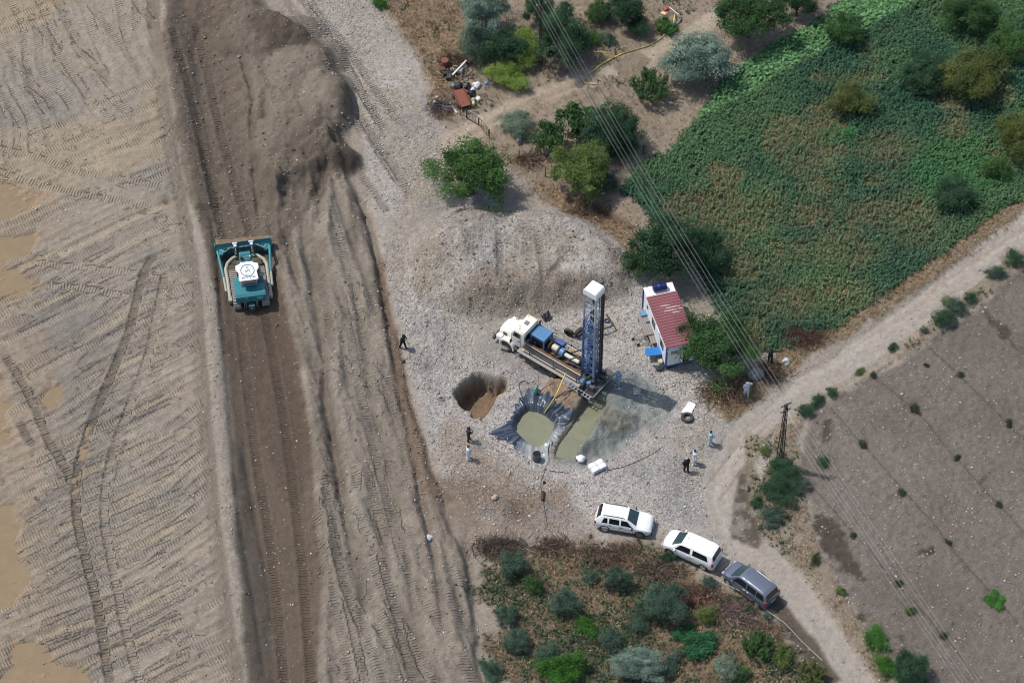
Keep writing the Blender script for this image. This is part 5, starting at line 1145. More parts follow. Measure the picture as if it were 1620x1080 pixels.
# ------------------------------------------------------------------ site cabin
CA = R(105.4); c0 = Vector((12.05, -2.72, 0)); ex = Vector((math.cos(R(15.4)), math.sin(R(15.4)), 0)); cb0 = c0 + ex * 1.175
cbn = thing('site_cabin', 'white portable cabin with a dark red ribbed roof under the trees', 'cabin', (cb0.x, cb0.y, float(hgt(cb0.x, cb0.y)) + .02), CA)
WALL = M('cabin_white', (.74, .75, .75), .55, var=.05, dirt=.07, bump=.004); BLF = M('cabin_blue', S(48, 84, 150), .5, var=.12, dirt=.12)
for k in range(5): MB().box((.55 + 1.2 * k, 1.16, 1.42), (1.18, .05, 2.2)).build('wall_panel', WALL, cbn, bevel=.008); MB().box((.55 + 1.2 * k, -1.16, 1.42), (1.18, .05, 2.2)).build('wall_panel', WALL, cbn, bevel=.008)
for x in (-.04, 6.18): MB().box((x, 0, 1.42), (.05, 2.26, 2.2)).build('end_wall', WALL, cbn)
m = MB()
for x in (-.04, 6.16):
    for y in (-1.17, 1.17): m.box((x, y, 1.42), (.13, .13, 2.36))
m.build('corner_post', BLF, cbn)
m = MB(); m.box((3.05, 1.17, .28), (6.2, .12, .16)).box((3.05, -1.17, .28), (6.2, .12, .16)).box((-.04, 0, .28), (.12, 2.2, .16)); m.build('base_frame', BLF, cbn)
for x, y in ((.3, 1.0), (.3, -1.0), (3, 1), (3, -1), (5.9, 1), (5.9, -1)): MB().box((x, y, .1), (.35, .3, .22)).build('foundation_block', M('concrete', (.35, .34, .32), .9, bump=.01), cbn, bevel=.01)
m, nt, b = newmat('red_roof_sheet'); tc = N(nt, 'ShaderNodeTexCoord'); nz_ = N(nt, 'ShaderNodeTexNoise', i_Scale=.9, i_Detail=5.0); mp_ = N(nt, 'ShaderNodeMapping'); mp_.inputs['Scale'].default_value = (1.2, .5, 1)
geo = N(nt, 'ShaderNodeNewGeometry'); nt.links.new(geo.outputs['Position'], nz_.inputs['Vector']); f_ = math_(nt, 'GREATER_THAN', nz_.outputs[0], .66)
nt.links.new(mixc(nt, nz_.outputs[0], S(124, 70, 76), S(160, 102, 106)), b.inputs['Base Color']); b.inputs['Roughness'].default_value = .5; REDR = m
WORN = M('worn_roof', S(190, 160, 156), .6, var=.25, scale=9, dirt=.1)
nsheet = 19; rl = 5.35 / nsheet
for k in range(nsheet):
    x = -.12 + rl * (k + .5); s = MB(); s.box((x, 0, 2.655), (rl - .012, 2.5, .02)); s.prism([(x - rl * .32, 2.665), (x - rl * .16, 2.715), (x + .0, 2.715), (x + rl * .16, 2.665)], -1.25, 1.25, plane='XZ')
    s.build('roof_sheet', REDR, cbn)
for (k, y0, y1) in ((13, -1.05, .1), (12, -.7, .3), (11, -.9, -.3), (14, -.3, .4), (12, -1.2, -.9)):
    x = -.12 + rl * (k + .5); MB().box((x - rl * .08, (y0 + y1) / 2, 2.719), (rl * .28, y1 - y0, .006)).box((x + rl * .33, (y0 + y1) / 2 + .1, 2.668), (rl * .2, (y1 - y0) * .8, .006)).build('worn_patch', WORN, cbn)
MB().box((5.72, 0, 2.6), (.98, 2.4, .06)).build('roof_end', M('roof_end_white', (.8, .8, .79), .5, dirt=.1), cbn, bevel=.01)
for x in (1.1, 3.3): MB().box((x, 1.2, 1.62), (.75, .04, .75)).build('window', GLASS, cbn); 
MB().box((4.95, 1.2, 1.7), (.3, .04, .3)).build('window', GLASS, cbn); MB().box((2.2, 1.2, 1.3), (.8, .04, 1.9)).build('door', M('door_white', (.68, .7, .7), .5), cbn, bevel=.01)
MB().box((-.08, .55, 1.85), (.04, .5, .35)).build('window', M('grey_glass', (.2, .22, .22), .2), cbn); MB().box((-.085, -.45, 1.25), (.03, .5, 1.7)).build('door', GLASS, cbn); MB().box((-.12, .7, 2.3), (.2, .9, .04)).build('awning', WALL, cbn)
CMx = Matrix.Translation(cbn.location) @ Matrix.Rotation(CA, 4, 'Z')
def cpt(x, y, z): return CMx @ Vector((x, y, z))
q = cpt(5.72, .0, 2.63 + .32); t = thing('barrel', 'dark blue plastic barrel lying on the far end of the cabin roof', 'barrel', q, CA + R(90))
MB().lathe([(.25, -.55), (.3, -.52), (.31, -.2), (.29, -.17), (.31, -.14), (.31, .14), (.29, .17), (.31, .2), (.3, .52), (.25, .55)], (0, 0, 0), 20, 'X').build('shell', M('barrel_blue', (.012, .018, .10), .35), t, 'auto'); MB().lathe([(.06, .55), (.06, .6)], (0, .12, .1), 8, 'X').build('bung', BLACKP, t)
# furniture by the cabin
p = at(1034, 556, .7); t = thing('table', 'bright blue table beside the near corner of the cabin', 'table', p, R(8)); MB().box((0, 0, .72), (1.25, .78, .03)).build('table_top', M('bright_blue', S(36, 118, 190), .4, var=.05), t, bevel=.008)
for x in (-.55, .55):
    for y in (-.32, .32): MB().tube([(x, y, .7), (x * 1.05, y * 1.05, 0)], .02, 5).build('leg', STEEL, t)
def bench(u, v, L, w, rz, label, mat, h=.5, cat='bench'):
    p = at(u, v, h); t = thing('bench', label, cat, p, rz)
    nb = max(2, int(w / .16))
    for k in range(nb): MB().box((0, (k - (nb - 1) / 2) * w / nb, h), (L, w / nb - .02, .035)).build('board', mat, t)
    for x in (-L * .42, L * .42):
        for y in (-w * .4, w * .4): MB().box((x, y, h / 2 - .02), (.06, .06, h)).build('leg', mat, t)
GW = M('grey_wood', (.22, .2, .19), .85, var=.25, dirt=.2)
bench(1021, 512, 2.3, .75, CA, 'long grey board table against the cabin wall', GW, .7, 'table')
bench(1032, 532, 1.4, .6, CA, 'shorter grey board table near the blue table', GW, .6, 'table')
p = at(1018, 500, .5); t = thing('crate', 'faded blue crate at the far end of the long grey table', 'crate', p, CA); MB().box((0, 0, .72 + .1), (.5, .5, .2)).build('crate_body', M('faded_blue', S(96, 140, 170), .6, dirt=.1), t, bevel=.01); MB().box((0, 0, .35), (.45, .45, .7)).build('crate_stand', GW, t)
p = at(1027, 516, .5); t = thing('chair', 'blue chair between the grey tables and the cabin wall', 'chair', p, CA); MB().box((0, 0, .45), (.42, .42, .04)).build('seat', M('faded_blue', (0, 0, 0)), t, bevel=.01); MB().box((.2, 0, .7), (.04, .42, .45)).build('backrest', M('faded_blue', (0, 0, 0)), t, bevel=.01)
for x in (-.17, .17):
    for y in (-.17, .17): MB().box((x, y, .22), (.03, .03, .45)).build('leg', STEEL, t)
p = at(1015, 537); t = thing('metal_steps', 'dark metal trestle with wheels standing left of the grey tables', 'trestle', p, R(35)); m = MB()
for y in (-.35, .35): m.tube([(-.6, y, .1), (0, y, .9), (.6, y, .1)], .03, 5); m.tube([(-.35, y, .45), (.35, y, .45)], .02, 5)
for x, z in ((0, .9), (-.3, .5), (.3, .5), (-.6, .1), (.6, .1)): m.tube([(x, -.35, z), (x, .35, z)], .025, 5)
m.build('frame', STEEL, t)
for x, y in ((-.6, -.35), (.6, -.35), (-.6, .35), (.6, .35)): MB().lathe([(.14, -.04), (.15, 0), (.14, .04)], (x, y, .15), 12, 'Y').build('wheel', BLACKR, t)
p = at(1052, 580); t = thing('scrap_bin', 'dark scrap frame piled under the near end of the cabin', 'scrap', p, .3); m = MB()
for k in range(16): m.tube([(random.uniform(-1.0, .9), random.uniform(-.35, .3), .05), (random.uniform(-1.0, 1.2), random.uniform(-.4, .3), random.uniform(.1, .5))], random.uniform(.02, .05), 5, mi=k % 3)
m.build('scrap_bars', [DARKM, BLUE2, STEEL], t); MB().box((-.5, -.1, .15), (.5, .4, .28), rz=.4).build('scrap_box', BLACKP, t, bevel=.02)
bag('plastic_bag', 1046, 572, .28, 'pale brown sack leaning on the near left corner of the cabin', 'sack', M('pale_sack', S(190, 184, 168), .8), 12)
# bent boom and hose beyond the mast
p = at(955, 531); m = MB(); Q = [at(940, 531), at(957, 527), at(970, 522), at(964, 511), at(959, 507)]; m.tube([q + Vector((0, 0, z)) for q, z in zip(Q, (.6, .6, .55, .6, .7))], .07, 7); o = m.build('bent_boom', DARKM, None, 'auto'); tag(o, 'dark bent steel boom lying on gravel between the mast and the cabin', 'boom')
tyre(960, 508, .22, .12, 'small dark pulley wheel at the end of the bent boom')
hose('yellow_hose', [(958, 490), (964, 497), (973, 504), (978, 515), (980, 527)], .04, M('dull_yellow_hose', S(186, 168, 120), .6), 'dull yellow hose curving on the gravel left of the cabin')
hose('yellow_hose', [(911, 511), (918, 506), (926, 501)], .035, M('dull_yellow_hose', (0, 0, 0)), 'short yellow hose on the stones left of the mast')

# ------------------------------------------------------------------ people
SKIN = M('skin', (.36, .2, .13), .6)
def person(u, v, facing, label, shirt, pants, shoes=(.03, .03, .03), hair=(.02, .016, .014), arms='down', stride=.1, lean=0.0, cap=None, hgt_=1.74, sleeves='short', extra=None, bulk=1.0):
    s = hgt_ / 1.74; p = at(u, v); t = thing('person', label, 'person', p, facing, 'people standing about the drilling site')
    J = {}; J['pel'] = (0, 0, .93); J['spi'] = (lean * .3, 0, 1.12); J['che'] = (lean * .7, 0, 1.34); J['nec'] = (lean, 0, 1.49); J['hea'] = (lean * 1.1 + .02, 0, 1.60); J['top'] = (lean * 1.15 + .01, 0, 1.70)
    E_ = [('pel', 'spi'), ('spi', 'che'), ('che', 'nec'), ('nec', 'hea'), ('hea', 'top')]
    RD = {'pel': (.15, .12), 'spi': (.145, .105), 'che': (.165, .115), 'nec': (.062, .062), 'hea': (.095, .098), 'top': (.06, .066)}
    hands = {}
    for sg, sd in ((1, 'L'), (-1, 'R')):
        J['sh' + sd] = (lean * .8, sg * .19, 1.42); J['hi' + sd] = (0, sg * .10, .88); st_ = stride * sg
        J['kn' + sd] = (st_ * .5 + .03, sg * .11, .49); J['an' + sd] = (st_, sg * .115, .09); J['to' + sd] = (st_ + .16, sg * .13, .04)
        mode = arms if isinstance(arms, str) else arms[0 if sg > 0 else 1]
        el, wr = {'down': ((-.02, .27, 1.14), (.05, .28, .90)), 'front': ((.02, .26, 1.15), (.25, .12, 1.16)), 'hips': ((-.1, .38, 1.18), (.08, .2, 1.02)), 'up': ((.08, .33, 1.55), (.12, .26, 1.83)), 'head': ((.06, .42, 1.52), (.03, .16, 1.66)), 'out': ((.0, .46, 1.40), (.02, .72, 1.38)), 'belly': ((.0, .27, 1.15), (.2, .05, 1.05)), 'phone': ((.05, .27, 1.15), (.28, .1, 1.32))}[mode]
        J['el' + sd] = (el[0] + lean * .5, sg * el[1], el[2]); J['wr' + sd] = (wr[0] + lean * .5, sg * wr[1], wr[2])
        a = Vector(J['wr' + sd]); d = (a - Vector(J['el' + sd])).normalized(); J['ha' + sd] = tuple(a + d * .09); hands[sd] = (a + d * .08, d)
        E_ += [('che', 'sh' + sd), ('sh' + sd, 'el' + sd), ('el' + sd, 'wr' + sd), ('wr' + sd, 'ha' + sd), ('pel', 'hi' + sd), ('hi' + sd, 'kn' + sd), ('kn' + sd, 'an' + sd), ('an' + sd, 'to' + sd)]
        for k_, r_ in (('sh', .075), ('el', .05), ('wr', .032), ('ha', .04), ('hi', .105), ('kn', .068), ('an', .052), ('to', .042)): RD[k_ + sd] = (r_, r_)
    keys = list(J); me = bpy.data.meshes.new('body'); me.from_pydata([J[k] for k in keys], [(keys.index(a), keys.index(b)) for a, b in E_], []); o = bpy.data.objects.new('tmp', me); COL.objects.link(o)
    sk_ = o.modifiers.new('s', 'SKIN'); sk_.use_smooth_shade = True
    for i, k in enumerate(keys):
        r_ = RD[k]; bb = bulk * 1.3 if k in ('pel', 'spi', 'che') else (1.15 if k in ('nec', 'hea', 'top') else 1.42); me.skin_vertices[0].data[i].radius = (r_[0] * bb * (1.0), r_[1] * bb)
    me.skin_vertices[0].data[0].use_root = True
    sb_ = o.modifiers.new('u', 'SUBSURF'); sb_.levels = 1; sb_.render_levels = 1
    dg = bpy.context.evaluated_depsgraph_get(); me2 = bpy.data.meshes.new_from_object(o.evaluated_get(dg)); bpy.data.objects.remove(o); me2.name = 'body'
    # fingers, nose and ears grown into the same mesh
    bm = bmesh.new(); bm.from_mesh(me2); x = MB()
    for sd in ('L', 'R'):
        q, d = hands[sd]; side = Vector((0, 0, 1)).cross(d); side = side.normalized() if side.length > .1 else Vector((1, 0, 0)); nrm = d.cross(side)
        for k, (o_, ln) in enumerate(((-.03, .065), (-.01, .078), (.01, .074), (.03, .058))): b0 = q + side * o_ ; x.tube([b0 - d * .02, b0 + d * ln * .5 + nrm * .004, b0 + d * ln + nrm * .018], [.010, .009, .007], 5)
        x.tube([q - side * .03 - d * .05, q - side * .058 - d * .01, q - side * .062 + d * .025], [.012, .011, .008], 5)
    hx, hz = J['hea'][0], J['hea'][2]; x.tube([(hx + .085, 0, hz + .02), (hx + .115, 0, hz - .01), (hx + .088, 0, hz - .022)], [.01, .016, .012], 5)
    for sg in (-1, 1): x.tube([(hx, sg * .088, hz - .02), (hx, sg * .102, hz), (hx, sg * .09, hz + .03)], [.01, .016, .01], 5)
    nb0 = len(bm.verts); vs_ = [bm.verts.new(v_) for v_ in x.v]; 
    for f in x.f:
        try: bm.faces.new([vs_[i] for i in f])
        except ValueError: pass
    mats_ = [M('shirt_%02x%02x%02x' % tuple(shirt), S(*shirt), .85, var=.08), M('trousers_%02x%02x%02x' % tuple(pants), S(*pants), .85, var=.1), SKIN, M('shoe_%d' % int(shoes[0] * 100), shoes, .6)]
    segs = [(Vector(J[a]), Vector(J[b]), a[:2] + b[:2]) for a, b in E_]; lab = []
    for f in bm.faces:
        c = f.calc_center_median(); best = None; bd = 9
        for a, b, n_ in segs:
            e = b - a; t_ = max(0, min(1, (c - a).dot(e) / e.dot(e))); d_ = (c - a - e * t_).length
            if d_ < bd: bd = d_; best = (n_, t_)
        n_, t_ = best
        if n_.startswith('ne') or n_.startswith('he') or n_.startswith('wr'): mi = 2
        elif n_.startswith('el'): mi = 2 if sleeves == 'short' or t_ > .85 else 0
        elif n_.startswith('sh') and sleeves == 'short' and t_ > .75: mi = 2
        elif n_.startswith('an'): mi = 3
        elif n_.startswith(('hi', 'kn')) or n_ == 'pehi' or c.z < .93: mi = 1
        else: mi = 0
        if c.z < .1: mi = 3
        f.material_index = mi; f.smooth = True
    bmesh.ops.scale(bm, vec=(s, s, s), verts=bm.verts); bm.to_mesh(me2); bm.free(); me2.materials.clear(); ids = [0] * len(me2.polygons); me2.polygons.foreach_get('material_index', ids); ob = link('body', me2, mats_, t); me2.polygons.foreach_set('material_index', ids)
    # eyes and mouth
    fc = MB()
    for sg in (-1, 1): fc.lathe([(.012, -.004), (.004, .006)], ((hx + .094) * s, sg * .034 * s, (hz + .022) * s), 8, 'X')
    fc.box(((hx + .088) * s, 0, (hz - .05) * s), (.012, .045, .01)); fc.build('face_features', M('face_dark', (.05, .02, .018), .6), t)
    bm = bmesh.new(); bmesh.ops.create_uvsphere(bm, u_segments=16, v_segments=10, radius=1)
    bmesh.ops.delete(bm, geom=[v_ for v_ in bm.verts if v_.co.z < -.15 - .5 * (-v_.co.x)], context='VERTS')
    hm = bpy.data.meshes.new('hair'); bm.to_mesh(hm); bm.free()
    ho = link('cap' if cap else 'hair', hm, M('head_%d%d%d' % tuple(int(c * 99) for c in (cap or hair)), cap or hair, .9, var=.2), t, True); ho.scale = (.118 * s, .108 * s, .125 * s); ho.location = ((J['hea'][0] - .012) * s, 0, (hz + .025) * s)
    if cap: MB().prism([(.05, -.08), (.17, -.05), (.18, .05), (.05, .08)], hz * s + .03, hz * s + .045).build('cap_brim', M('head_%d%d%d' % tuple(int(c * 99) for c in cap), cap), t)
    if extra == 'bag': MB().box((-.1, -.2, 1.0), (.22, .14, .28)).build('shoulder_bag', BLACKP, t, bevel=.04)
    if extra == 'phone': MB().box((.36, .06, 1.36), (.02, .15, .08)).build('phone', BLACKP, t, bevel=.004)
    return t
person(637, 550, R(-30), 'man in a black T-shirt and blue jeans on the slope by the track ruts', (34, 32, 34), (70, 90, 112), arms='phone', stride=.22, lean=.1, extra='phone')
person(741, 697, R(20), 'person in a dark hooded jacket and grey trousers below the dry pit', (44, 42, 50), (116, 108, 100), arms='front', sleeves='long', lean=.06, bulk=1.1)
person(741, 726, R(10), 'man in a white shirt and black trousers left of the pond, lower of two', (222, 224, 230), (26, 24, 28), arms='belly', sleeves='long', hair=(.07, .035, .025))
person(978, 608, R(-120), 'worker in a light blue shirt beside the rear platform of the rig', (150, 170, 192), (48, 50, 54), arms='front', hair=(.3, .3, .3))
person(1123, 703, R(10), 'person in pale blue clothes and black shoes standing alone near the road', (172, 198, 206), (152, 178, 196), arms='front', sleeves='long', stride=.14)
person(1098, 733, R(200), 'man in a white shirt and grey trousers holding one arm raised', (216, 226, 234), (140, 146, 152), arms=('down', 'up'), sleeves='long')
person(1085, 745, R(-60), 'person dressed in black with grey hair and a bag near the raised arm man', (36, 34, 38), (30, 28, 32), hair=(.4, .38, .36), arms='belly', sleeves='long', bulk=1.18, extra='bag')
person(1180, 626, R(-80), 'man in a white shirt and white cap beside the grey rock, hand at his head', (206, 210, 220), (34, 40, 62), cap=(.7, .7, .72), arms=('head', 'belly'), bulk=1.1)
person(1218, 573, R(-90), 'person in a dark top and grey trousers in the brush behind the rocks', (44, 54, 60), (124, 136, 150), arms='out', sleeves='long')

# ------------------------------------------------------------------ power line
POLEM = M('pole_dark_steel', (.045, .034, .03), .7, .3, var=.35); WIREM = M('wire_aluminium', (.36, .36, .36), .6, .0, var=.05); INS = M('insulator', (.35, .33, .32), .3)
def pole(u, v, H, rz, label, ws=1.0):
    p = at(u, v); t = thing('lattice_pole', label, 'power pole', p, rz); m = MB()
    def w(z): return ((.22 - .13 * z / H) * ws, (.17 - .10 * z / H) * ws)
    for sx, sy in ((-1, -1), (1, -1), (1, 1), (-1, 1)): a, b_ = w(0); c, d = w(H); m.tube([(sx * a, sy * b_, -.1), (sx * c, sy * d, H)], .042 * ws, 4)
    m.build('legs', POLEM, t); nb = 11; m = MB()
    for k in range(nb):
        z = H * k / nb; z2 = H * (k + 1) / nb; a, b_ = w(z); c, d = w(z2)
        for sy in (-1, 1): m.tube([(-a, sy * b_, z), (a, sy * b_, z)], .03, 4); m.tube([((-a if k % 2 else a), sy * b_, z), ((c if k % 2 else -c), sy * d, z2)], .026, 4)
        for sx in (-1, 1): m.tube([(sx * a, -b_, z), (sx * a, b_, z)], .026, 4)
    m.build('lattice', POLEM, t); pts = []
    for z, L_ in ((H - .1, .44), (H - .8, .44)):
        MB().box((0, 0, z), (L_ * 2, .07, .07)).build('crossarm', POLEM, t)
        for x in (-L_ + .05, L_ - .05): MB().lathe([(.03, 0), (.06, .04), (.03, .08), (.065, .12), (.035, .2)], (x, 0, z + .04), 10).build('insulator', INS, t, True); pts.append(Vector((x, 0, z + .22)))
    pts.append(Vector((-.3, 0, H - 1.5))); MB().tube([(-.34, 0, H - 1.55), (0, 0, H - 1.5)], .025, 4).build('bracket', POLEM, t)
    Mx = Matrix.Translation(p) @ Matrix.Rotation(rz, 4, 'Z'); return [Mx @ q for q in pts]
pa0 = at(855, 103); pb0 = at(1233, 733); dv = (pb0 - pa0).normalized(); wa = math.atan2(dv.y, dv.x) + R(90)
A_ = pole(855, 103, 8.0, wa, 'dark lattice pole among the orchard trees at the top', .6); B_ = pole(1233, 733, 7.5, wa + .12, 'dark rusty lattice pole at the bend of the dirt road')
dC = Vector((at(1530, 1082, 5.5) - pb0)); dC.z = 0
def wire(a, b, sag, label):
    Q = [a.lerp(b, k / 24) - Vector((0, 0, 4 * sag * (k / 24) * (1 - k / 24))) for k in range(25)]
    o = MB().tube(Q, .0075, 4, cap=False).build('power_line', WIREM, None, True); tag(o, label, 'cable', 'overhead wires strung between the lattice poles')
names = ['from the upper crossarm, left end', 'from the upper crossarm, right end', 'from the lower crossarm, left end', 'from the lower crossarm, right end', 'lowest, from the side bracket']
for i in range(5):
    wire(A_[i], B_[i], .9 + .05 * i, 'overhead wire between the two lattice poles, ' + names[i])
    c_ = B_[i] + dC.normalized() * 52 + Vector((0, 0, -.5)); wire(B_[i], c_, .9, 'overhead wire over the ploughed field, ' + names[i])
    c_ = A_[i] - dv * 50; wire(A_[i], c_, .9, 'overhead wire leaving the orchard pole, ' + names[i])

# ------------------------------------------------------------------ gate, posts, junk, yard things
FM = M('fence_rust', (.06, .04, .035), .8, var=.3)
def post(u, v, h, label): p = at(u, v); o = MB().tube([(0, 0, -.05), (.02, .01, h)], .045, 6).build('fence_post', FM, None); o.location = p; tag(o, label, 'fence post', 'thin dark posts along the yard fence')
for q, h, w_ in (((728, 182), 1.3, 'at the lower corner of the rusty tray'), ((738, 188), 1.2, 'at the hinge of the gate leaf by the junk'), ((774, 219), 1.1, 'at the gate end nearest the big green bush'), ((821, 252), 1.1, 'below the white bucket'), ((863, 279), 1.1, 'just left of the yellow-green tree')): post(*q, h, 'thin dark fence post ' + w_)
def gate(u0, v0, u1, v1, h, label):
    a = at(u0, v0); b = at(u1, v1); d = b - a; t = thing('field_gate', label, 'gate', a, math.atan2(d.y, d.x)); L = d.length
    MB().tube([(0, 0, .1), (0, 0, h), (L * .3, 0, h * 1.1), (L * .7, 0, h * 1.1), (L, 0, h), (L, 0, .1), (0, 0, .1)], .03, 5).build('gate_frame', FM, t)
    for k in range(1, 4): MB().tube([(L * k / 4, 0, .1), (L * k / 4, 0, h)], .015, 4).build('gate_bar', FM, t)
    MB().tube([(0, 0, h * .5), (L, 0, h * .5)], .015, 4).build('gate_rail', FM, t)
gate(739, 188, 757, 199, .95, 'open dark metal gate leaf nearer the junk heap'); gate(758, 199, 773, 217, .95, 'dark metal gate leaf nearer the big green bush')
m = MB(); a = at(729, 181); b = at(760, 203)
drum(704, 106, .33, .85, 'rusty brown oil drum standing at the left of the junk heap', M('drum_rust', S(124, 74, 62), .8, var=.3), open_=False)
JM = [M('junk_brown', S(96, 66, 52), .8, var=.4), M('junk_dark', (.03, .03, .032), .6, var=.4), M('junk_grey', (.25, .25, .25), .6, var=.3)]
p = at(722, 118); t = thing('scrap_pile', 'tangle of scrap metal and wire on the ground beside the rusty drum', 'scrap', p, 0); rr = random.Random(4)
for nm, cnt in (('scrap_bar', 26), ('scrap_coil', 5), ('scrap_box', 8)):
    for k in range(cnt):
        x, y = rr.gauss(0, .9), rr.gauss(0, .9); mt = JM[rr.randint(0, 2)]
        if nm == 'scrap_bar': an = rr.uniform(0, 3.14); L_ = rr.uniform(.3, 1.0); MB().tube([(x, y, .1 + rr.random() * .4), (x + math.cos(an) * L_, y + math.sin(an) * L_, .1 + rr.random() * .4)], rr.uniform(.02, .05), 5).build(nm, mt, t)
        elif nm == 'scrap_coil': MB().tube([(x + .3 * math.cos(w * .5), y + .3 * math.sin(w * .5), .2 + .01 * w) for w in range(26)], .025, 4).build(nm, mt, t)
        else: MB().box((x, y, .2), (rr.uniform(.2, .6), rr.uniform(.2, .5), rr.uniform(.15, .4)), rz=rr.uniform(0, 3), rx=rr.uniform(-.3, .3)).build(nm, mt, t, bevel=.02)
def plank(name, u0, v0, u1, v1, w, label, mat, z=.3, cat='plank'):
    a = at(u0, v0) + Vector((0, 0, z)); b = at(u1, v1) + Vector((0, 0, z)); d = b - a; c = (a + b) / 2; m = MB().box((0, 0, 0), (d.length, w, .06)); o = m.build(name, mat, None, bevel=.01); o.location = c; o.rotation_euler = (0, -math.asin(max(-1, min(1, d.z / d.length))), math.atan2(d.y, d.x)); tag(o, label, cat)
plank('plank', 716, 125, 738, 102, .14, 'long pale plank slanting across the scrap pile', M('pale_wood', (.62, .58, .52), .8), .5)
plank('plank', 714, 168, 723, 180, .16, 'short white plank lying left of the metal gate', M('pale_wood', (0, 0, 0)), .1)
p = at(730, 160); t = thing('rusty_trailer', 'rust red metal tray full of scrap beside the gate', 'trailer', p, R(-70)); RR = M('rust_red', S(132, 76, 58), .8, var=.3)
MB().box((0, 0, .35), (2.0, 1.0, .05)).build('tray_floor', RR, t); MB().box((0, .5, .5), (2.0, .05, .3)).build('tray_side', RR, t); MB().box((0, -.5, .5), (2.0, .05, .3)).build('tray_side', RR, t)
for x in (-.5, .5):
    for y in (-.58, .58): MB().lathe([(.25, -.06), (.27, 0), (.25, .06)], (x, y, .27), 16, 'Y').build('wheel', BLACKR, t)
for i, (u, v, r, c, lb, cat) in enumerate(((736, 147, .22, (204, 120, 82), 'orange clay pot on the junk heap beside the black bags', 'pot'), (729, 146, .2, (190, 104, 74), 'darker orange pot at the left of the junk heap', 'pot'), (740, 156, .22, (220, 150, 112), 'pale orange pot low on the junk heap', 'pot'), (728, 159, .2, (196, 196, 210), 'lilac white tub on the rusty tray', 'tub'),
        (754, 137, .34, (226, 228, 228), 'large white plastic sack at the right of the junk heap', 'sack'), (748, 143, .2, (220, 222, 224), 'small white tub between the black bags and white sack', 'tub'), (757, 158, .24, (222, 224, 222), 'round white tub lying at the right edge of the junk heap', 'tub'), (748, 166, .26, (216, 214, 150), 'pale yellow tub nearest the gate', 'tub'), (749, 160, .22, (180, 172, 156), 'beige tub just above the pale yellow tub', 'tub'),
        (726, 139, .4, (30, 32, 34), 'shiny black rubbish bag left of the orange pots', 'bag'), (737, 138, .36, (36, 36, 38), 'black rubbish bag at the top middle of the junk heap', 'bag'), (746, 150, .34, (44, 42, 44), 'dark grey bag at the middle right of the junk heap', 'bag'), (717, 137, .3, (90, 104, 106), 'grey plastic bag at the left end of the black bags', 'bag'),
        (770, 133, .2, (90, 150, 200), 'small blue tub on the ground right of the junk heap', 'tub'), (821, 222, .2, (226, 226, 224), 'white bucket under the thin grey-green bush', 'bucket'), (691, 155, .14, (210, 208, 202), 'small white scrap left of the rusty tray', 'scrap'), (687, 163, .16, (206, 206, 204), 'white rag on the dry twigs left of the gate', 'rag'))):
    bag('tub' if cat in ('tub', 'pot', 'bucket') else 'rubbish_bag', u, v, r, lb, cat, M('junk_item_%d' % i, S(*c), .5, var=.12), 30 + i, sz=.9)
hose('yellow_hose', [(930, 119), (940, 112), (951, 103), (968, 93), (985, 85)], .07, YEL, 'bright yellow hose running uphill across the yard'); hose('olive_hose', [(986, 85), (1004, 80), (1025, 73), (1042, 64), (1058, 53)], .055, OLIVEH, 'olive hose continuing along the path to the blue barrel')
hose('yellow_hose', [(924, 131), (933, 133), (945, 134)], .07, YEL, 'short yellow hose piece lying under the overhead wires'); hose('yellow_hose', [(938, 82), (949, 83), (959, 84)], .05, YEL, 'thin short yellow hose right of the dark orchard tree')
drum(1061, 48, .3, .8, 'blue barrel lying beside the path at the top', M('barrel_midblue', S(50, 84, 136), .5), open_=False, lying=R(20)); drum(1051, 49, .3, .5, 'cut blue drum next to the lying blue barrel', M('drum_teal', S(90, 120, 130), .5, dirt=.1), open_=False)
plank('yellow_pipe', 1065, 43, 1067, 29, .1, 'yellow pipe leaning by the blue barrel', YEL, .4, 'pipe'); plank('plank', 1069, 40, 1077, 33, .1, 'weathered plank beside the yellow pipe', GW, .2); plank('white_pipe', 1058, 19, 1073, 31, .07, 'thin white pipe pointing to the red pot', M('pale_wood', (0, 0, 0)), .6, 'pipe')
p = at(1049, 38); t = thing('post_box', 'small cream box on a dark post in the green patch', 'box', p, R(-25)); MB().box((0, 0, .5), (.1, .1, 1.0)).build('post', DARKM, t); MB().box((0, 0, 1.15), (.42, .32, .35)).build('box', M('cream_box', S(226, 190, 150), .6), t, bevel=.01); MB().box((-.12, -.18, .95), (.25, .02, .3)).build('notice', WHITES, t)
bag('pot', 1054, 15, .24, 'red pot at the far end of the thin white pipe', 'pot', M('red_pot', S(196, 84, 66), .5), 60)
# drip pipes on the ploughed field
for i, dl in enumerate(DRIP):
    P = smooth(GP(dl), 10); r = random.Random(i); Q = [Vector((x, y, float(hgt(x, y)) + .018)) for x, y in P + np.array([[r.gauss(0, .03), r.gauss(0, .03)] for _ in P])]
    o = MB().tube(Q, .016, 4, cap=False).build('drip_pipe', CABLE, None); tag(o, ['drip pipe nearest the upper right corner of the ploughed field', 'second drip pipe from the upper right of the ploughed field', 'middle drip pipe running down the ploughed field', 'long drip pipe passing the bright melon plant', 'drip pipe nearest the dirt road and scrub'][i], 'pipe')
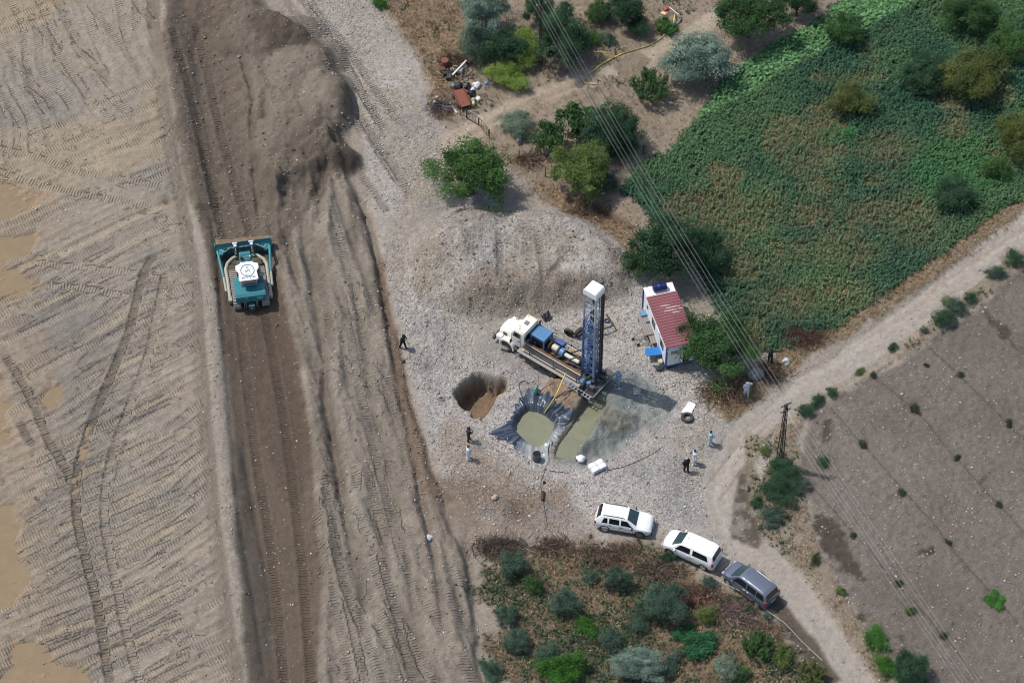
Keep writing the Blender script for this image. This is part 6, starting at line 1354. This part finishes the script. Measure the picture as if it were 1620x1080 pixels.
# wire fence along the scrub
for i, (a, b) in enumerate((((1105, 905), (1180, 945)), ((1180, 945), (1240, 990)), ((1240, 990), (1300, 1050)))):
    p0, p1 = at(*a), at(*b); o = MB().tube([p0 + Vector((0, 0, .5)), (p0 + p1) / 2 + Vector((0, 0, .35)), p1 + Vector((0, 0, .5))], .025, 5).build('fallen_pole', M('pale_stick', (.36, .33, .3), .8), None); tag(o, ['pale thin fallen pole in the brush below the small van', 'pale thin fallen pole below the dark grey estate car', 'pale thin fallen pole low in the scrub beside the wet ruts'][i], 'pole')

# ------------------------------------------------------------------ foliage
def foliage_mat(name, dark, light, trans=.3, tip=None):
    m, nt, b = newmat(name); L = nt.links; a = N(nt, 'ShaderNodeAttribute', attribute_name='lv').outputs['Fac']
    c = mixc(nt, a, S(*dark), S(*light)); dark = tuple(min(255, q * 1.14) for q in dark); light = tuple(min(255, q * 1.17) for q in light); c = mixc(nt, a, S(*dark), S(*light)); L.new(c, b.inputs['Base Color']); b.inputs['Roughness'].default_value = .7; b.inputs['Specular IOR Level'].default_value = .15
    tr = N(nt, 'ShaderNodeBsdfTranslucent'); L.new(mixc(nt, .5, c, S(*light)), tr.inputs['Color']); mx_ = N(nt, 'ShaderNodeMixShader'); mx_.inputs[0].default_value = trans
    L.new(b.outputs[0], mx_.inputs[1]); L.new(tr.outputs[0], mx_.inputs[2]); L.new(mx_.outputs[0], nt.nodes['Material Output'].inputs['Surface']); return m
def leaves_to_mesh(name, P, Nn, sz, asp, lv, r):
    """quads at P facing Nn"""
    k = len(P); t = r.standard_normal((k, 3)); a = np.cross(Nn, t); a /= np.linalg.norm(a, axis=1)[:, None] + 1e-9; b = np.cross(Nn, a)
    a = a * sz[:, None]; b = b * (sz * asp)[:, None]
    V = np.stack([P - a * .6, P + b * .75 - a * .1, P + a, P - b * .75 - a * .1], 1).reshape(-1, 3)
    return np_mesh(name, V, np.arange(4 * k).reshape(-1, 4), {'lv': ('FLOAT', np.repeat(lv, 4))})
def crown(name, n, leaf, seed, clusters=55, csz=.24, spiky=.0, low=-.25, flat=.8, lobe=.14):
    r = np.random.default_rng(seed); d = r.standard_normal((clusters, 3)); d /= np.linalg.norm(d, axis=1)[:, None]; d[:, 2] = np.where(d[:, 2] < low, -d[:, 2], d[:, 2])
    lob = 1 + lobe * np.sin(np.arctan2(d[:, 1], d[:, 0]) * 3 + seed) + .12 * np.sin(np.arctan2(d[:, 1], d[:, 0]) * 5 + seed * 2)
    rad = r.uniform(.4, .98, clusters) * lob; cc = d * rad[:, None]; cs = csz * r.uniform(.45, 1.35, clusters); cv = r.random(clusters)
    k = r.integers(0, clusters, n); e = r.standard_normal((n, 3)); e /= np.linalg.norm(e, axis=1)[:, None]; e[:, 2] = np.abs(e[:, 2]) * np.where(r.random(n) < .75, 1, -1)
    rr = r.uniform(.35, 1.0, n) ** .6; P = cc[k] + e * (cs[k] * rr)[:, None] * (1 + spiky * r.random((n, 1)) ** 3 * 1.8); 
    Nn = e * .8 + r.standard_normal((n, 3)) * .55 + np.array([0, 0, .35]); Nn /= np.linalg.norm(Nn, axis=1)[:, None]
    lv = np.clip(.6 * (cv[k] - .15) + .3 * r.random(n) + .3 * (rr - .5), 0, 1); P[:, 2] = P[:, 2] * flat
    return leaves_to_mesh(name, P, Nn, leaf * r.uniform(.6, 1.3, n), .6, lv, r)
def blade_crown(name, n, leaf, seed, spread=1.0):
    """shrub of upright slender shoots"""
    r = np.random.default_rng(seed); sh = 70; an = r.uniform(0, 2 * math.pi, sh); rd = np.sqrt(r.random(sh)) * .7; tilt = rd * 1.0
    k = r.integers(0, sh, n); t = r.random(n) ** .7; ln = (1.0 - .35 * rd[k]) * r.uniform(.75, 1.1, sh)[k]
    x = (rd * np.cos(an))[k] * (.35 + .65 * 1) + np.cos(an)[k] * t * .42 * tilt[k]; y = (rd * np.sin(an))[k] + np.sin(an)[k] * t * .42 * tilt[k]; z = t * ln - .3
    P = np.stack([x, y, z], 1) + r.standard_normal((n, 3)) * .045; Nn = r.standard_normal((n, 3)) + np.array([0, 0, .6]); Nn /= np.linalg.norm(Nn, axis=1)[:, None]
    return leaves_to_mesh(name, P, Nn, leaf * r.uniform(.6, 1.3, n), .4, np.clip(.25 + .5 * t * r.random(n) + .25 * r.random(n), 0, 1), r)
BIG = [crown('crown', 26000, .034, s, 95, .19, .7) for s in (1, 2, 3, 4)]
MID = [crown('crown', 15000, .044, s, 52, .22, 1.1) for s in (11, 12, 13)]
SML = [crown('crown', 5000, .065, s, 22, .28, 1.5) for s in (21, 22, 23, 24)]
BLD = [blade_crown('crown', 5200, .07, s) for s in (31, 32, 33)]
BROAD = [crown('crown', 3200, .095, s, 34, .3, .3) for s in (41, 42)]
FOL = dict(weed=foliage_mat('leaf_field_weed', (44, 54, 42), (82, 92, 68)),creep=foliage_mat('leaf_creeper_green', (30, 66, 44), (62, 112, 72)),
    green=foliage_mat('leaf_green', (40, 62, 36), (92, 126, 68)), ygreen=foliage_mat('leaf_yellow_green', (54, 70, 38), (120, 138, 78)), dark=foliage_mat('leaf_dark_green', (32, 54, 42), (76, 106, 76)),
    deep=foliage_mat('leaf_deep_green', (34, 56, 36), (82, 114, 68)), olive=foliage_mat('leaf_grey_green', (70, 90, 82), (146, 164, 148)), teal=foliage_mat('leaf_teal_green', (46, 64, 54), (98, 120, 102)), bright=foliage_mat('leaf_bright_green', (40, 78, 34), (84, 128, 56)),
    lime=foliage_mat('leaf_lime', (74, 98, 42), (146, 166, 84)), autumn=foliage_mat('leaf_olive_yellow', (54, 66, 38), (108, 116, 66)), pale=foliage_mat('leaf_pale_grey_green', (86, 102, 88), (144, 158, 136)))
BARK = M('bark', (.13, .105, .085), .9, var=.3, scale=6)
def tree(name, u, v, rx, ry, h, fol, proto, label, cat='tree', group=None, trunk=True):
    """u,v = crown centre in the photo, rx,ry = crown half sizes in metres, h = crown top height"""
    p = at(u, v, h * .5); t = thing(name, label, cat, p, 0, group); r = random.Random(int(u * 7 + v))
    base = .12 * h if h < 2.2 else .22 * h
    c = link('crown', proto.copy() if False else proto, []) if False else None
    o = bpy.data.objects.new('crown', proto); COL.objects.link(o); o.parent = t
    if not proto.materials: proto.materials.append(FOL['green'])
    o.material_slots[0].link = 'OBJECT'; o.material_slots[0].material = FOL[fol]
    hz = (h - base) / 1.25; o.scale = (rx, ry, hz); o.location = (0, 0, base + hz * .36); o.rotation_euler.z = r.uniform(0, 6.28) if abs(rx - ry) < .5 else 0
    if trunk:
        m = MB(); hb = h * .55; tw = max(.04, h * .035)
        m.tube([(0, 0, -.15), (.05 * h * .3, .02 * h, hb * .5), (0, 0, hb)], [tw, tw * .75, tw * .5], 7)
        m.build('trunk', BARK, t, True)
        for k in range(5 if h > 2.2 else 3):
            a = k * 2 * math.pi / 5 + r.uniform(-.3, .3); z0 = hb * r.uniform(.35, .7)
            MB().tube([(0, 0, z0), (rx * .3 * math.cos(a), ry * .3 * math.sin(a), z0 + h * .16), (rx * .6 * math.cos(a), ry * .6 * math.sin(a), z0 + h * .28)], [tw * .5, tw * .35, tw * .15], 5).build('limb', BARK, t, True)
    return t
T_ = [
 (748, 276, 3.5, 3.2, 4.8, 'green', BIG[0], 'big round bright green bush beside the gate and gravel', 'bush'),
 (918, 270, 2.45, 2.7, 4.2, 'ygreen', BIG[1], 'yellow-green round tree below the broad-leaved fig trees', 'tree'),
 (968, 205, 2.6, 2.3, 4.4, 'dark', BIG[2], 'dark green tree under the wires above the yellow-green tree', 'tree'),
 (870, 218, 1.5, 1.6, 2.6, 'deep', BROAD[0], 'broad-leaved fig bush left of the yellow-green tree', 'bush'),
 (915, 190, 1.6, 1.5, 3.0, 'deep', BROAD[1], 'broad-leaved fig tree touching the overhead wires', 'tree'),
 (816, 194, 1.35, 1.35, 2.0, 'pale', MID[0], 'thin grey-green bush standing between two arms of the dirt path', 'bush'),
 (886, 62, 2.5, 3.1, 4.5, 'dark', BIG[3], 'dark orchard tree right of the upper lattice pole', 'tree'),
 (768, 22, 2.4, 2.2, 4.5, 'olive', BIG[0], 'silvery grey-green tree at the top edge above the junk heap', 'tree'),
 (756, 66, 1.9, 1.8, 3.2, 'teal', MID[1], 'blue-green bush just above the junk heap', 'bush'),
 (795, 78, 1.6, 2.0, 3.2, 'dark', MID[2], 'dark shrub between the silvery tree and the lime green shrubs', 'bush'),
 (826, 75, 1.5, 2.1, 2.0, 'lime', MID[0], 'lime green feathery shrub left of the upper lattice pole', 'shrub'),
 (803, 120, 1.9, 1.5, 1.8, 'lime', MID[1], 'lime green feathery shrub mass next to the blue tub', 'shrub'),
 (985, 12, 1.8, 1.5, 3.6, 'dark', MID[2], 'dark orchard tree at the top edge left of the cream box', 'tree'),
 (1186, 26, 3.2, 2.7, 5.0, 'deep', BIG[1], 'large deep green tree at the end of the dirt path', 'tree'),
 (1262, 2, 2.0, 1.3, 3.5, 'dark', MID[0], 'dark treetop at the top edge right of the large deep green tree', 'tree'),
 (1104, 96, 3.2, 2.8, 4.0, 'olive', BIG[2], 'wide silvery grey-green tree between the path and the green field', 'tree'),
 (1031, 137, 1.8, 1.8, 2.8, 'deep', BLD[0], 'upright green shrub below the tilled brown square', 'shrub'),
 (1060, 396, 2.9, 3.1, 6.0, 'dark', BIG[3], 'dark green tree just above the cabin under the wires', 'tree'),
 (1118, 398, 1.7, 1.9, 3.4, 'dark', MID[1], 'dark bushy tree right of the tree above the cabin', 'tree'),
 (1012, 415, 1.4, 1.3, 2.4, 'deep', SML[0], 'green lower branches spreading over the gravel above the cabin', 'bush'),
 (1140, 548, 3.0, 3.1, 4.4, 'deep', BIG[0], 'leafy green tree leaning over the near end of the cabin', 'tree'),
 (1098, 530, 1.3, 1.5, 3.6, 'deep', MID[2], 'leafy green bush touching the cabin roof', 'bush'),
 (1338, 48, 1.7, 1.6, 2.6, 'deep', MID[0], 'dark green bush rising out of the bright bean strip', 'bush'),
 (1348, 160, 1.9, 1.8, 2.4, 'autumn', MID[1], 'olive yellow bush in the middle of the green field', 'bush'),
 (1538, 118, 3.0, 2.6, 3.6, 'autumn', BIG[1], 'olive yellow tree at the upper right of the green field', 'tree'),
 (1462, 116, 2.4, 2.1, 2.8, 'dark', BIG[2], 'dark green bush left of the olive yellow tree', 'bush'),
 (1530, 22, 2.8, 2.0, 3.2, 'deep', BIG[3], 'deep green tree at the top edge near the right corner', 'tree'),
 (1596, 70, 1.6, 2.0, 2.6, 'green', MID[2], 'green bush near the upper right corner', 'bush'),
 (1510, 308, 1.7, 1.7, 2.4, 'dark', MID[0], 'dark round bush in the green field near the road', 'bush'),
 (1606, 215, 1.7, 2.6, 3.0, 'autumn', BIG[0], 'olive yellow tree at the right edge above the road', 'tree'),
 (1575, 265, 1.2, 1.1, 1.6, 'green', SML[1], 'low green bush left of the olive yellow tree at the edge', 'bush'),
 (1010, 40, 1.2, 1.0, 1.6, 'dark', MID[1], 'dark bush in shade left of the cream box', 'bush'),
 (948, 18, 1.3, 1.1, 1.8, 'deep', MID[0], 'dull green bush at the top between two dark orchard trees', 'bush'),
 (850, 15, 1.6, 1.3, 2.6, 'dark', MID[2], 'dark tree at the top edge behind the upper lattice pole', 'tree'),
 (986, 232, 1.4, 1.2, 1.8, 'dark', MID[1], 'dark bush at the corner of the field under the wires', 'bush'),
 (955, 290, 1.2, 1.0, 1.4, 'teal', MID[0], 'dull bush right of the yellow-green tree', 'bush'),
 (600, 3, .8, .6, 1.0, 'bright', SML[2], 'small bright green bush alone on dry grass at the top', 'bush'),
 (900, 156/2+2, .6, .6, .8, 'bright', SML[3], 'small bright green plant right of the dark orchard tree', 'plant'),
 (935, 62, .8, .8, 1.0, 'bright', SML[0], 'bright green small plant below the dead sapling in the yard', 'plant'),
 (959, 62, .8, .7, .9, 'teal', SML[1], 'blue-green small plant right of the bright green one in the yard', 'plant'),
 (1055, 42, 1.2, .9, 1.2, 'bright', BLD[1], 'tall green plants round the cream box', 'plant'),
 (810, 893, 1.15, 1.1, 1.8, 'teal', MID[0], 'blue-green shrub nearest the dark brush heap', 'shrub'),
 (895, 952, 1.1, 1.2, 1.8, 'teal', MID[1], 'blue-green shrub in the middle of the dry scrub', 'shrub'),
 (976, 916, .85, 1.1, 1.8, 'teal', MID[2], 'narrow blue-green shrub below the white off-roader', 'shrub'),
 (1050, 955, 1.6, 1.9, 2.8, 'teal', BIG[1], 'largest blue-green shrub of the scrub', 'shrub'),
 (1011, 1052, 2.1, 1.5, 2.2, 'olive', BIG[2], 'wide grey-green shrub at the bottom edge', 'shrub'),
 (818, 1015, 1.0, 1.0, 1.6, 'teal', MID[0], 'blue-green shrub at the lower left of the scrub', 'shrub'),
 (866, 1035, .9, .9, 1.4, 'teal', SML[2], 'small blue-green shrub above the bright green one', 'shrub'),
 (888, 1056, 1.75, 1.2, 1.8, 'bright', MID[1], 'bright green shrub at the bottom edge of the scrub', 'shrub'),
 (925, 992, 1.0, .8, 1.2, 'bright', SML[3], 'small bright green bush in the middle of the scrub', 'bush'),
 (966, 1012, 1.0, .9, 1.3, 'teal', SML[0], 'blue-green bush right of the small bright green bush', 'bush'),
 (1108, 1020, 1.5, 1.2, .9, 'creep', BROAD[0], 'low broad-leaved green creeper patch in the scrub', 'creeper'),
 (1084, 1003, 1.0, .9, .7, 'creep', BROAD[1], 'upper tip of the broad-leaved creeper patch', 'creeper'),
 (1198, 1020, 1.35, 1.2, 1.6, 'deep', BLD[2], 'deep green shrub beside the ruts at the lower right of the scrub', 'shrub'),
 (1146, 1056, .95, .9, 1.3, 'pale', SML[1], 'pale grey-green bush at the bottom edge below the creeper', 'bush'),
 (1118, 972, .8, .7, 1.0, 'ygreen', SML[2], 'yellow-green small bush right of the largest shrub', 'bush'),
 (1286, 1064, 1.2, 1.0, 1.4, 'autumn', BLD[0], 'olive shrub at the bottom edge beside the wet ruts', 'shrub'),
 (1056, 882, .6, .45, .7, 'dark', SML[3], 'low dark bush just below the bonnet of the small van', 'bush'),
 (1122, 922, .6, .5, .7, 'teal', SML[0], 'small bush on the bank below the small van', 'bush'),
 (1182, 963, .45, .4, .5, 'dark', SML[1], 'small dark bush below the dark grey estate car', 'bush'),
 (1215, 975, .45, .3, .45, 'teal', SML[2], 'tiny bush by the ruts behind the dark grey estate car', 'bush'),
 (1240, 745, 1.35, 1.2, 1.5, 'dark', MID[0], 'dark green shrub at the foot of the lower lattice pole', 'shrub'),
 (1232, 777, 1.35, 1.3, 1.4, 'dark', MID[1], 'dark green shrub in the middle of the roadside clump', 'shrub'),
 (1262, 772, .8, .7, .9, 'teal', SML[3], 'small blue-green bush at the right of the roadside clump', 'bush'),
 (1222, 815, 1.05, .8, 1.1, 'teal', SML[0], 'lowest bush of the roadside clump', 'bush'),
 (1197, 795, .5, .5, .6, 'dark', SML[1], 'small bush at the road edge left of the clump', 'bush'),
 (1386, 1008, 1.2, .85, 1.0, 'bright', SML[2], 'bright green bush between the road and the ploughed field', 'bush'),
 (1402, 1055, 1.0, .9, 1.1, 'bright', SML[3], 'bright green bush next to the dark one at the bottom', 'bush'),
 (1440, 1060, 1.45, 1.35, 2.2, 'dark', MID[2], 'dark green shrub at the bottom edge of the ploughed field', 'shrub'),
 (1575, 950, .8, .8, .35, 'bright', BROAD[1], 'spreading bright melon plant on the ploughed field', 'plant'),
 (800, 972, .9, .8, 1.2, 'teal', MID[2], 'dull green bush between two blue-green shrubs at the left of the scrub', 'bush'),
 (842, 925, .8, .7, 1.0, 'deep', SML[1], 'dark bush right of the shrub nearest the dark brush heap', 'bush'),
 (935, 912, .7, .6, .9, 'teal', SML[2], 'dull bush left of the narrow blue-green shrub', 'bush'),
 (1010, 985, .9, .7, 1.0, 'teal', SML[0], 'dull bush at the lower left of the largest shrub', 'bush'),
 (775, 1060, 1.0, .8, 1.1, 'teal', MID[1], 'dull green bush at the bottom left corner of the scrub', 'bush'),
 (1060, 1055, 1.1, .8, 1.1, 'teal', SML[3], 'dull green bush right of the wide grey-green shrub', 'bush'),
 (1170, 1065, .8, .7, 1.0, 'deep', SML[2], 'dark bush at the bottom edge right of the pale bush', 'bush'),
 (1240, 1040, .9, .7, 1.0, 'ygreen', SML[1], 'yellow-green bush beside the pale brush heap by the ruts', 'bush'),
 (1302, 730, .6, .4, .5, 'dark', SML[0], 'small dark bush on the ploughed field right of the lower pole', 'bush'),
]
for k, (u, v, lb, fol, r_) in enumerate(((1490, 502, 'dark', '', .9), (1512, 485, 'teal', '', .8), (1535, 470, 'dark', '', .6), (1576, 428, 'teal', '', .8), (1603, 408, 'dark', '', .9), (1412, 548, 'dark', '', .45), (1316, 620, 'dark', '', .55), (1292, 632, 'dark', '', .7), (1274, 648, 'dark', '', .7), (1506, 505, 'teal', '', .6), (1462, 522, 'teal', '', .4), (1360, 588, 'ygreen', '', .4), (1210, 712, 'ygreen', '', .5), (1500, 478, 'ygreen', '', .6), (1350, 846, 'weed', '', .3), (1502, 857, 'weed', '', .3), (1427, 778, 'weed', '', .35), (1364, 702, 'weed', '', .4), (1447, 645, 'weed', '', .5), (1514, 722, 'weed', '', .3), (1422, 922, 'weed', '', .35), (1440, 966, 'green', '', .4), (1493, 1004, 'weed', '', .35), (1291, 885, 'weed', '', .5), (1520, 592, 'weed', '', .3), (1466, 577, 'weed', '', .25), (1381, 592, 'weed', '', .3), (1595, 667, 'weed', '', .35), (1580, 797, 'weed', '', .3), (1330, 935, 'ygreen', '', .4))):
    where = ['on the upper right verge, lowest of its clump', 'on the verge above the ploughed field, second of its clump', 'on the verge above the ploughed field, upper of its clump', 'near the right edge between road and ploughed field', 'at the right edge between road and ploughed field', 'on the narrow verge halfway up the road', 'right of the road just above the lower pole', 'at the corner of the ploughed field, middle of three', 'at the corner of the ploughed field, lowest of three', 'at the lower right of the upper verge clump', 'left of the upper verge clump', 'dry one on the verge between the corner and halfway', 'on the bank left of the lower pole', 'in the middle of the upper verge clump', 'on the drip pipe nearest the road', 'on the long drip pipe in the middle of the field', 'above the dark wet patch on the long drip pipe', 'beside the long drip pipe near the top', 'on the middle drip pipe near the top', 'on the middle drip pipe halfway down', 'near the wires on the lower field', 'green, near the wires low on the field', 'near the wires close to the bottom edge', 'on the verge below the roadside clump', 'on the second drip pipe', 'near the top left of the ploughed field', 'at the upper left edge of the ploughed field', 'on the second drip pipe near the right edge', 'on the middle drip pipe near the right edge', 'on the stony verge beside the lower road'][k]
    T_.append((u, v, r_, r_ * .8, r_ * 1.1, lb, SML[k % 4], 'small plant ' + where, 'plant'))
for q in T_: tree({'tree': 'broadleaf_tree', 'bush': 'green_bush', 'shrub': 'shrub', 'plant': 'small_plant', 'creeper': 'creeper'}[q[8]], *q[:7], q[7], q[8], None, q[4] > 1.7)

# weeds on the green field, dry grass and ground cover: nobody could count them
def scatter(n, mask, seed, bounds=(-44, 46, -33, 39)):
    r = np.random.default_rng(seed); x = r.uniform(bounds[0], bounds[1], n); y = r.uniform(bounds[2], bounds[3], n)
    i = np.clip(np.searchsorted(XS, x), 0, NX - 1); j = np.clip(np.searchsorted(YS, y), 0, NY - 1); id_ = j * NX + i; k = r.random(n) < mask[id_]
    return x[k], y[k], id_[k], r
def plants(name, n, mask, seed, per, hmin, hmax, rad, leaf, colf, asp=.5, up=.35, bounds=(-44, 46, -33, 39)):
    x, y, id_, r = scatter(n, mask, seed, bounds); k = len(x); z = hgt(x, y); hh = r.uniform(hmin, hmax, k) * (.75 + .5 * sst(n2[id_], -.4, .4)); pi_ = np.repeat(np.arange(k), per); m_ = len(pi_)
    t = r.random(m_) ** .8; a = r.uniform(0, 2 * math.pi, m_); rr = rad * (1.05 - t) * np.sqrt(r.random(m_)) * (.7 + .6 * r.random(k))[pi_]
    P = np.stack([x[pi_] + rr * np.cos(a), y[pi_] + rr * np.sin(a), z[pi_] + .03 + t * hh[pi_]], 1)
    Nn = np.stack([np.cos(a) * .7, np.sin(a) * .7, np.full(m_, up)], 1) + r.standard_normal((m_, 3)) * .35; Nn /= np.linalg.norm(Nn, axis=1)[:, None]
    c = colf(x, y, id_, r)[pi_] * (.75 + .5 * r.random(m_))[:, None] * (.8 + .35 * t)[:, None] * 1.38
    tt = r.standard_normal((m_, 3)); a_ = np.cross(Nn, tt); a_ /= np.linalg.norm(a_, axis=1)[:, None] + 1e-9; b_ = np.cross(Nn, a_); sz = leaf * r.uniform(.6, 1.3, m_); a_ *= sz[:, None]; b_ *= (sz * asp)[:, None]
    V = np.stack([P - a_ * .6, P + b_, P + a_, P - b_], 1).reshape(-1, 3)
    m, nt, b = newmat(name + '_leaf'); ca = N(nt, 'ShaderNodeAttribute', attribute_name='Col').outputs['Color']; nt.links.new(ca, b.inputs['Base Color']); b.inputs['Roughness'].default_value = .7; b.inputs['Specular IOR Level'].default_value = .15
    tr = N(nt, 'ShaderNodeBsdfTranslucent'); nt.links.new(ca, tr.inputs['Color']); mx_ = N(nt, 'ShaderNodeMixShader'); mx_.inputs[0].default_value = .2; nt.links.new(b.outputs[0], mx_.inputs[1]); nt.links.new(tr.outputs[0], mx_.inputs[2]); nt.links.new(mx_.outputs[0], nt.nodes['Material Output'].inputs['Surface'])
    o = link(name, np_mesh(name, V, np.arange(4 * m_).reshape(-1, 4), {'Col': ('FLOAT_COLOR', np.repeat(c, 4, 0))}), m); tag(o, kind='stuff'); return o
bean_sd = sd_poly([(1140, 130), (1180, 95), (1240, 60), (1310, 20), (1345, -10), (1460, -10), (1420, 20), (1370, 45), (1310, 75), (1250, 100), (1200, 140), (1160, 160), (1110, 180)], .3); bean = soft(bean_sd, .3, .4)
brightp = np.maximum(soft(sd_poly([(1290, 215), (1330, 195), (1360, 205), (1355, 225), (1310, 230)]), .4, .5), soft(sd_poly([(1470, 230), (1540, 210), (1600, 280), (1560, 310), (1490, 330), (1450, 300), (1440, 260)]), .5, .8) * .7)
fmask = field * np.clip(1 - .78 * dryf, 0, 1) * (bean < .5) * (.55 + .45 * sst(n2 + n3, -.5, .2)); ff = fbm(XF, YF, 91, .16, 3)
def fcol(x, y, id_, r):
    g = np.clip(.5 + ff[id_] * 1.6, 0, 1)[:, None]; c = S(60, 94, 73)[None] * (1 - g) + S(86, 114, 78)[None] * g
    d = dryf[id_][:, None] * .6 + sst(n3[id_], .1, .5)[:, None] * .15; c = c * (1 - d) + S(124, 126, 90)[None] * d; bq = brightp[id_][:, None] * .8; return c * (1 - bq) + S(70, 118, 72)[None] * bq
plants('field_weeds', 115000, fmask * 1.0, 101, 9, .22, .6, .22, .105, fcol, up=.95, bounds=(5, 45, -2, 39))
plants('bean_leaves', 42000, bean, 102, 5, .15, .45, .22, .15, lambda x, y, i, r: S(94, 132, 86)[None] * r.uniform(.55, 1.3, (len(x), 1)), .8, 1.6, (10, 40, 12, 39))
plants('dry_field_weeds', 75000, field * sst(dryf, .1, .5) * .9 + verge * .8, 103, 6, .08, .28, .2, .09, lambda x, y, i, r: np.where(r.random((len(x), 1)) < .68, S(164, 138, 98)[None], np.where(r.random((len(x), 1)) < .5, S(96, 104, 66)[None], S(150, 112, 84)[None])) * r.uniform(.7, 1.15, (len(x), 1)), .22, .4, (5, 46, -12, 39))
dg = np.clip(dry1 * .9 + yard * .14 * (1 - path) + scrub * (.75 - .4 * sst(fbm(XF, YF, 62, .3), .05, .4)) + soft(sd_poly([(855, 285), (960, 318), (1012, 372), (1000, 400), (930, 352), (865, 322), (820, 270), (800, 240)]), .5, .8) * .8 + soft(sd_poly([(1120, 600), (1180, 590), (1190, 625), (1165, 655), (1130, 660), (1110, 640)]), .4, .5) * .8 + vr * .6 * sst(n2, -.3, .2) + yard * .10 * sst(n2, .0, .3) * (1 - path), 0, 1)
plants('dry_grass', 130000, dg, 104, 7, .12, .4, .2, .10, lambda x, y, i, r: np.where(r.random((len(x), 1)) < .6, S(172, 148, 112)[None], np.where(r.random((len(x), 1)) < .6, S(142, 114, 86)[None], S(112, 86, 68)[None])) * (.75 + .5 * sst(n2[i] + n3[i], -.5, .5))[:, None] * r.uniform(.75, 1.1, (len(x), 1)), .2, .4, (-14, 46, -33, 39))
gc = np.clip(scrub * (.3 + .7 * sst(fbm(XF, YF, 62, .3), -.1, .25)) + vr * .4 * sst(fbm(XF, YF, 63, .4), .0, .3) + yard * .25 * sst(fbm(XF, YF, 64, .35), .12, .4) * (1 - path) + field * (fsd > -1.5) * .3, 0, 1)
plants('green_ground_cover', 110000, gc, 105, 7, .12, .4, .22, .10, lambda x, y, i, r: (S(70, 92, 68)[None] * (1 - r.random((len(x), 1)) * .4) + S(110, 120, 90)[None] * r.random((len(x), 1)) * .3), .5, .6, (-14, 46, -33, 39))

# brush heaps of cut twigs
def brush(u, v, rx, ry, h, n, label, rgb, seed, cat='brush heap'):
    r = random.Random(seed); p = at(u, v); t = thing('brush_heap', label, cat, p, 0); cols = [M('twig_%d_%d' % (seed, k), S(*[c * f for c in rgb]), .9, var=.3) for k, f in enumerate((.55, .8, 1.15))]
    for k in range(3):
        m = MB()
        for _ in range(n // 3):
            x, y = r.gauss(0, rx * .42), r.gauss(0, ry * .42); z = h * max(0.05, 1 - (x / rx) ** 2 - (y / ry) ** 2) * r.uniform(.4, 1.0); a = r.uniform(0, 6.28); L_ = r.uniform(.4, 1.3); dzv = r.uniform(-.25, .3); q = float(hgt(p.x + x, p.y + y)) - p.z
            A0 = Vector((x, y, q + max(.02, z * .5))); A1 = A0 + Vector((math.cos(a) * L_ * .5, math.sin(a) * L_ * .5, z * .35 + dzv * .3)); A2 = A0 + Vector((math.cos(a + .3) * L_, math.sin(a + .3) * L_, z * .2 + dzv)); rw = r.uniform(.008, .028)
            m.tube([A0, A1, A2], [rw, rw * .8, rw * .4], 3, cap=False)
        o = m.build('twigs', cols[k], t); o['kind'] = 'stuff'
brush(790, 868, 2.3, 1.1, .9, 620, 'dark heap of cut branches at the upper left of the scrub', (96, 82, 72), 1)
brush(880, 868, 2.2, .8, .6, 420, 'long low brush heap above the middle of the scrub', (108, 88, 72), 2)
brush(960, 880, 2.6, 1.0, .6, 520, 'brown brush heap below the rear of the white off-roader', (116, 92, 76), 3)
brush(1040, 905, 2.3, 1.0, .6, 420, 'brush heap beside the small dark bush by the van', (112, 92, 80), 4)
brush(1100, 945, 2.0, 1.2, .7, 460, 'reddish brown brush heap right of the largest shrub', (118, 86, 74), 5)
brush(1160, 970, 2.4, 1.3, .7, 620, 'grey-brown brush heap below the dark grey estate car', (124, 106, 98), 6)
brush(1270, 535, 2.2, 1.2, .9, 520, 'dark red-brown brush heap at the bend above the dirt road', (96, 66, 56), 7)
brush(1222, 590, 1.2, 1.0, .5, 260, 'dark brush between the two rocks under the wires', (92, 76, 62), 8)
brush(1138, 622, 1.8, 1.2, .6, 420, 'dry brush below the leafy tree by the cabin', (122, 100, 80), 9)
brush(700, 172, 1.1, .8, .6, 260, 'grey twig heap left of the rusty tray', (112, 104, 100), 10)
brush(722, 96, 1.6, .7, .5, 260, 'dark brambles above the scrap pile', (84, 64, 54), 11)
brush(840, 255, 1.3, .9, .7, 260, 'bare brown twigs right of the big green bush', (112, 92, 76), 12)
brush(930, 340, 1.8, .6, .5, 300, 'bare dry brush along the upper rim of the spoil mound', (104, 84, 68), 13)
brush(1215, 1000, 1.5, 1.1, .5, 300, 'pale brush heap in the scrub beside the wet ruts', (134, 114, 96), 14)
brush(930, 48, 1.0, .8, 1.5, 60, 'thin dead sapling in the middle of the yard', (130, 110, 84), 15, 'dead sapling')
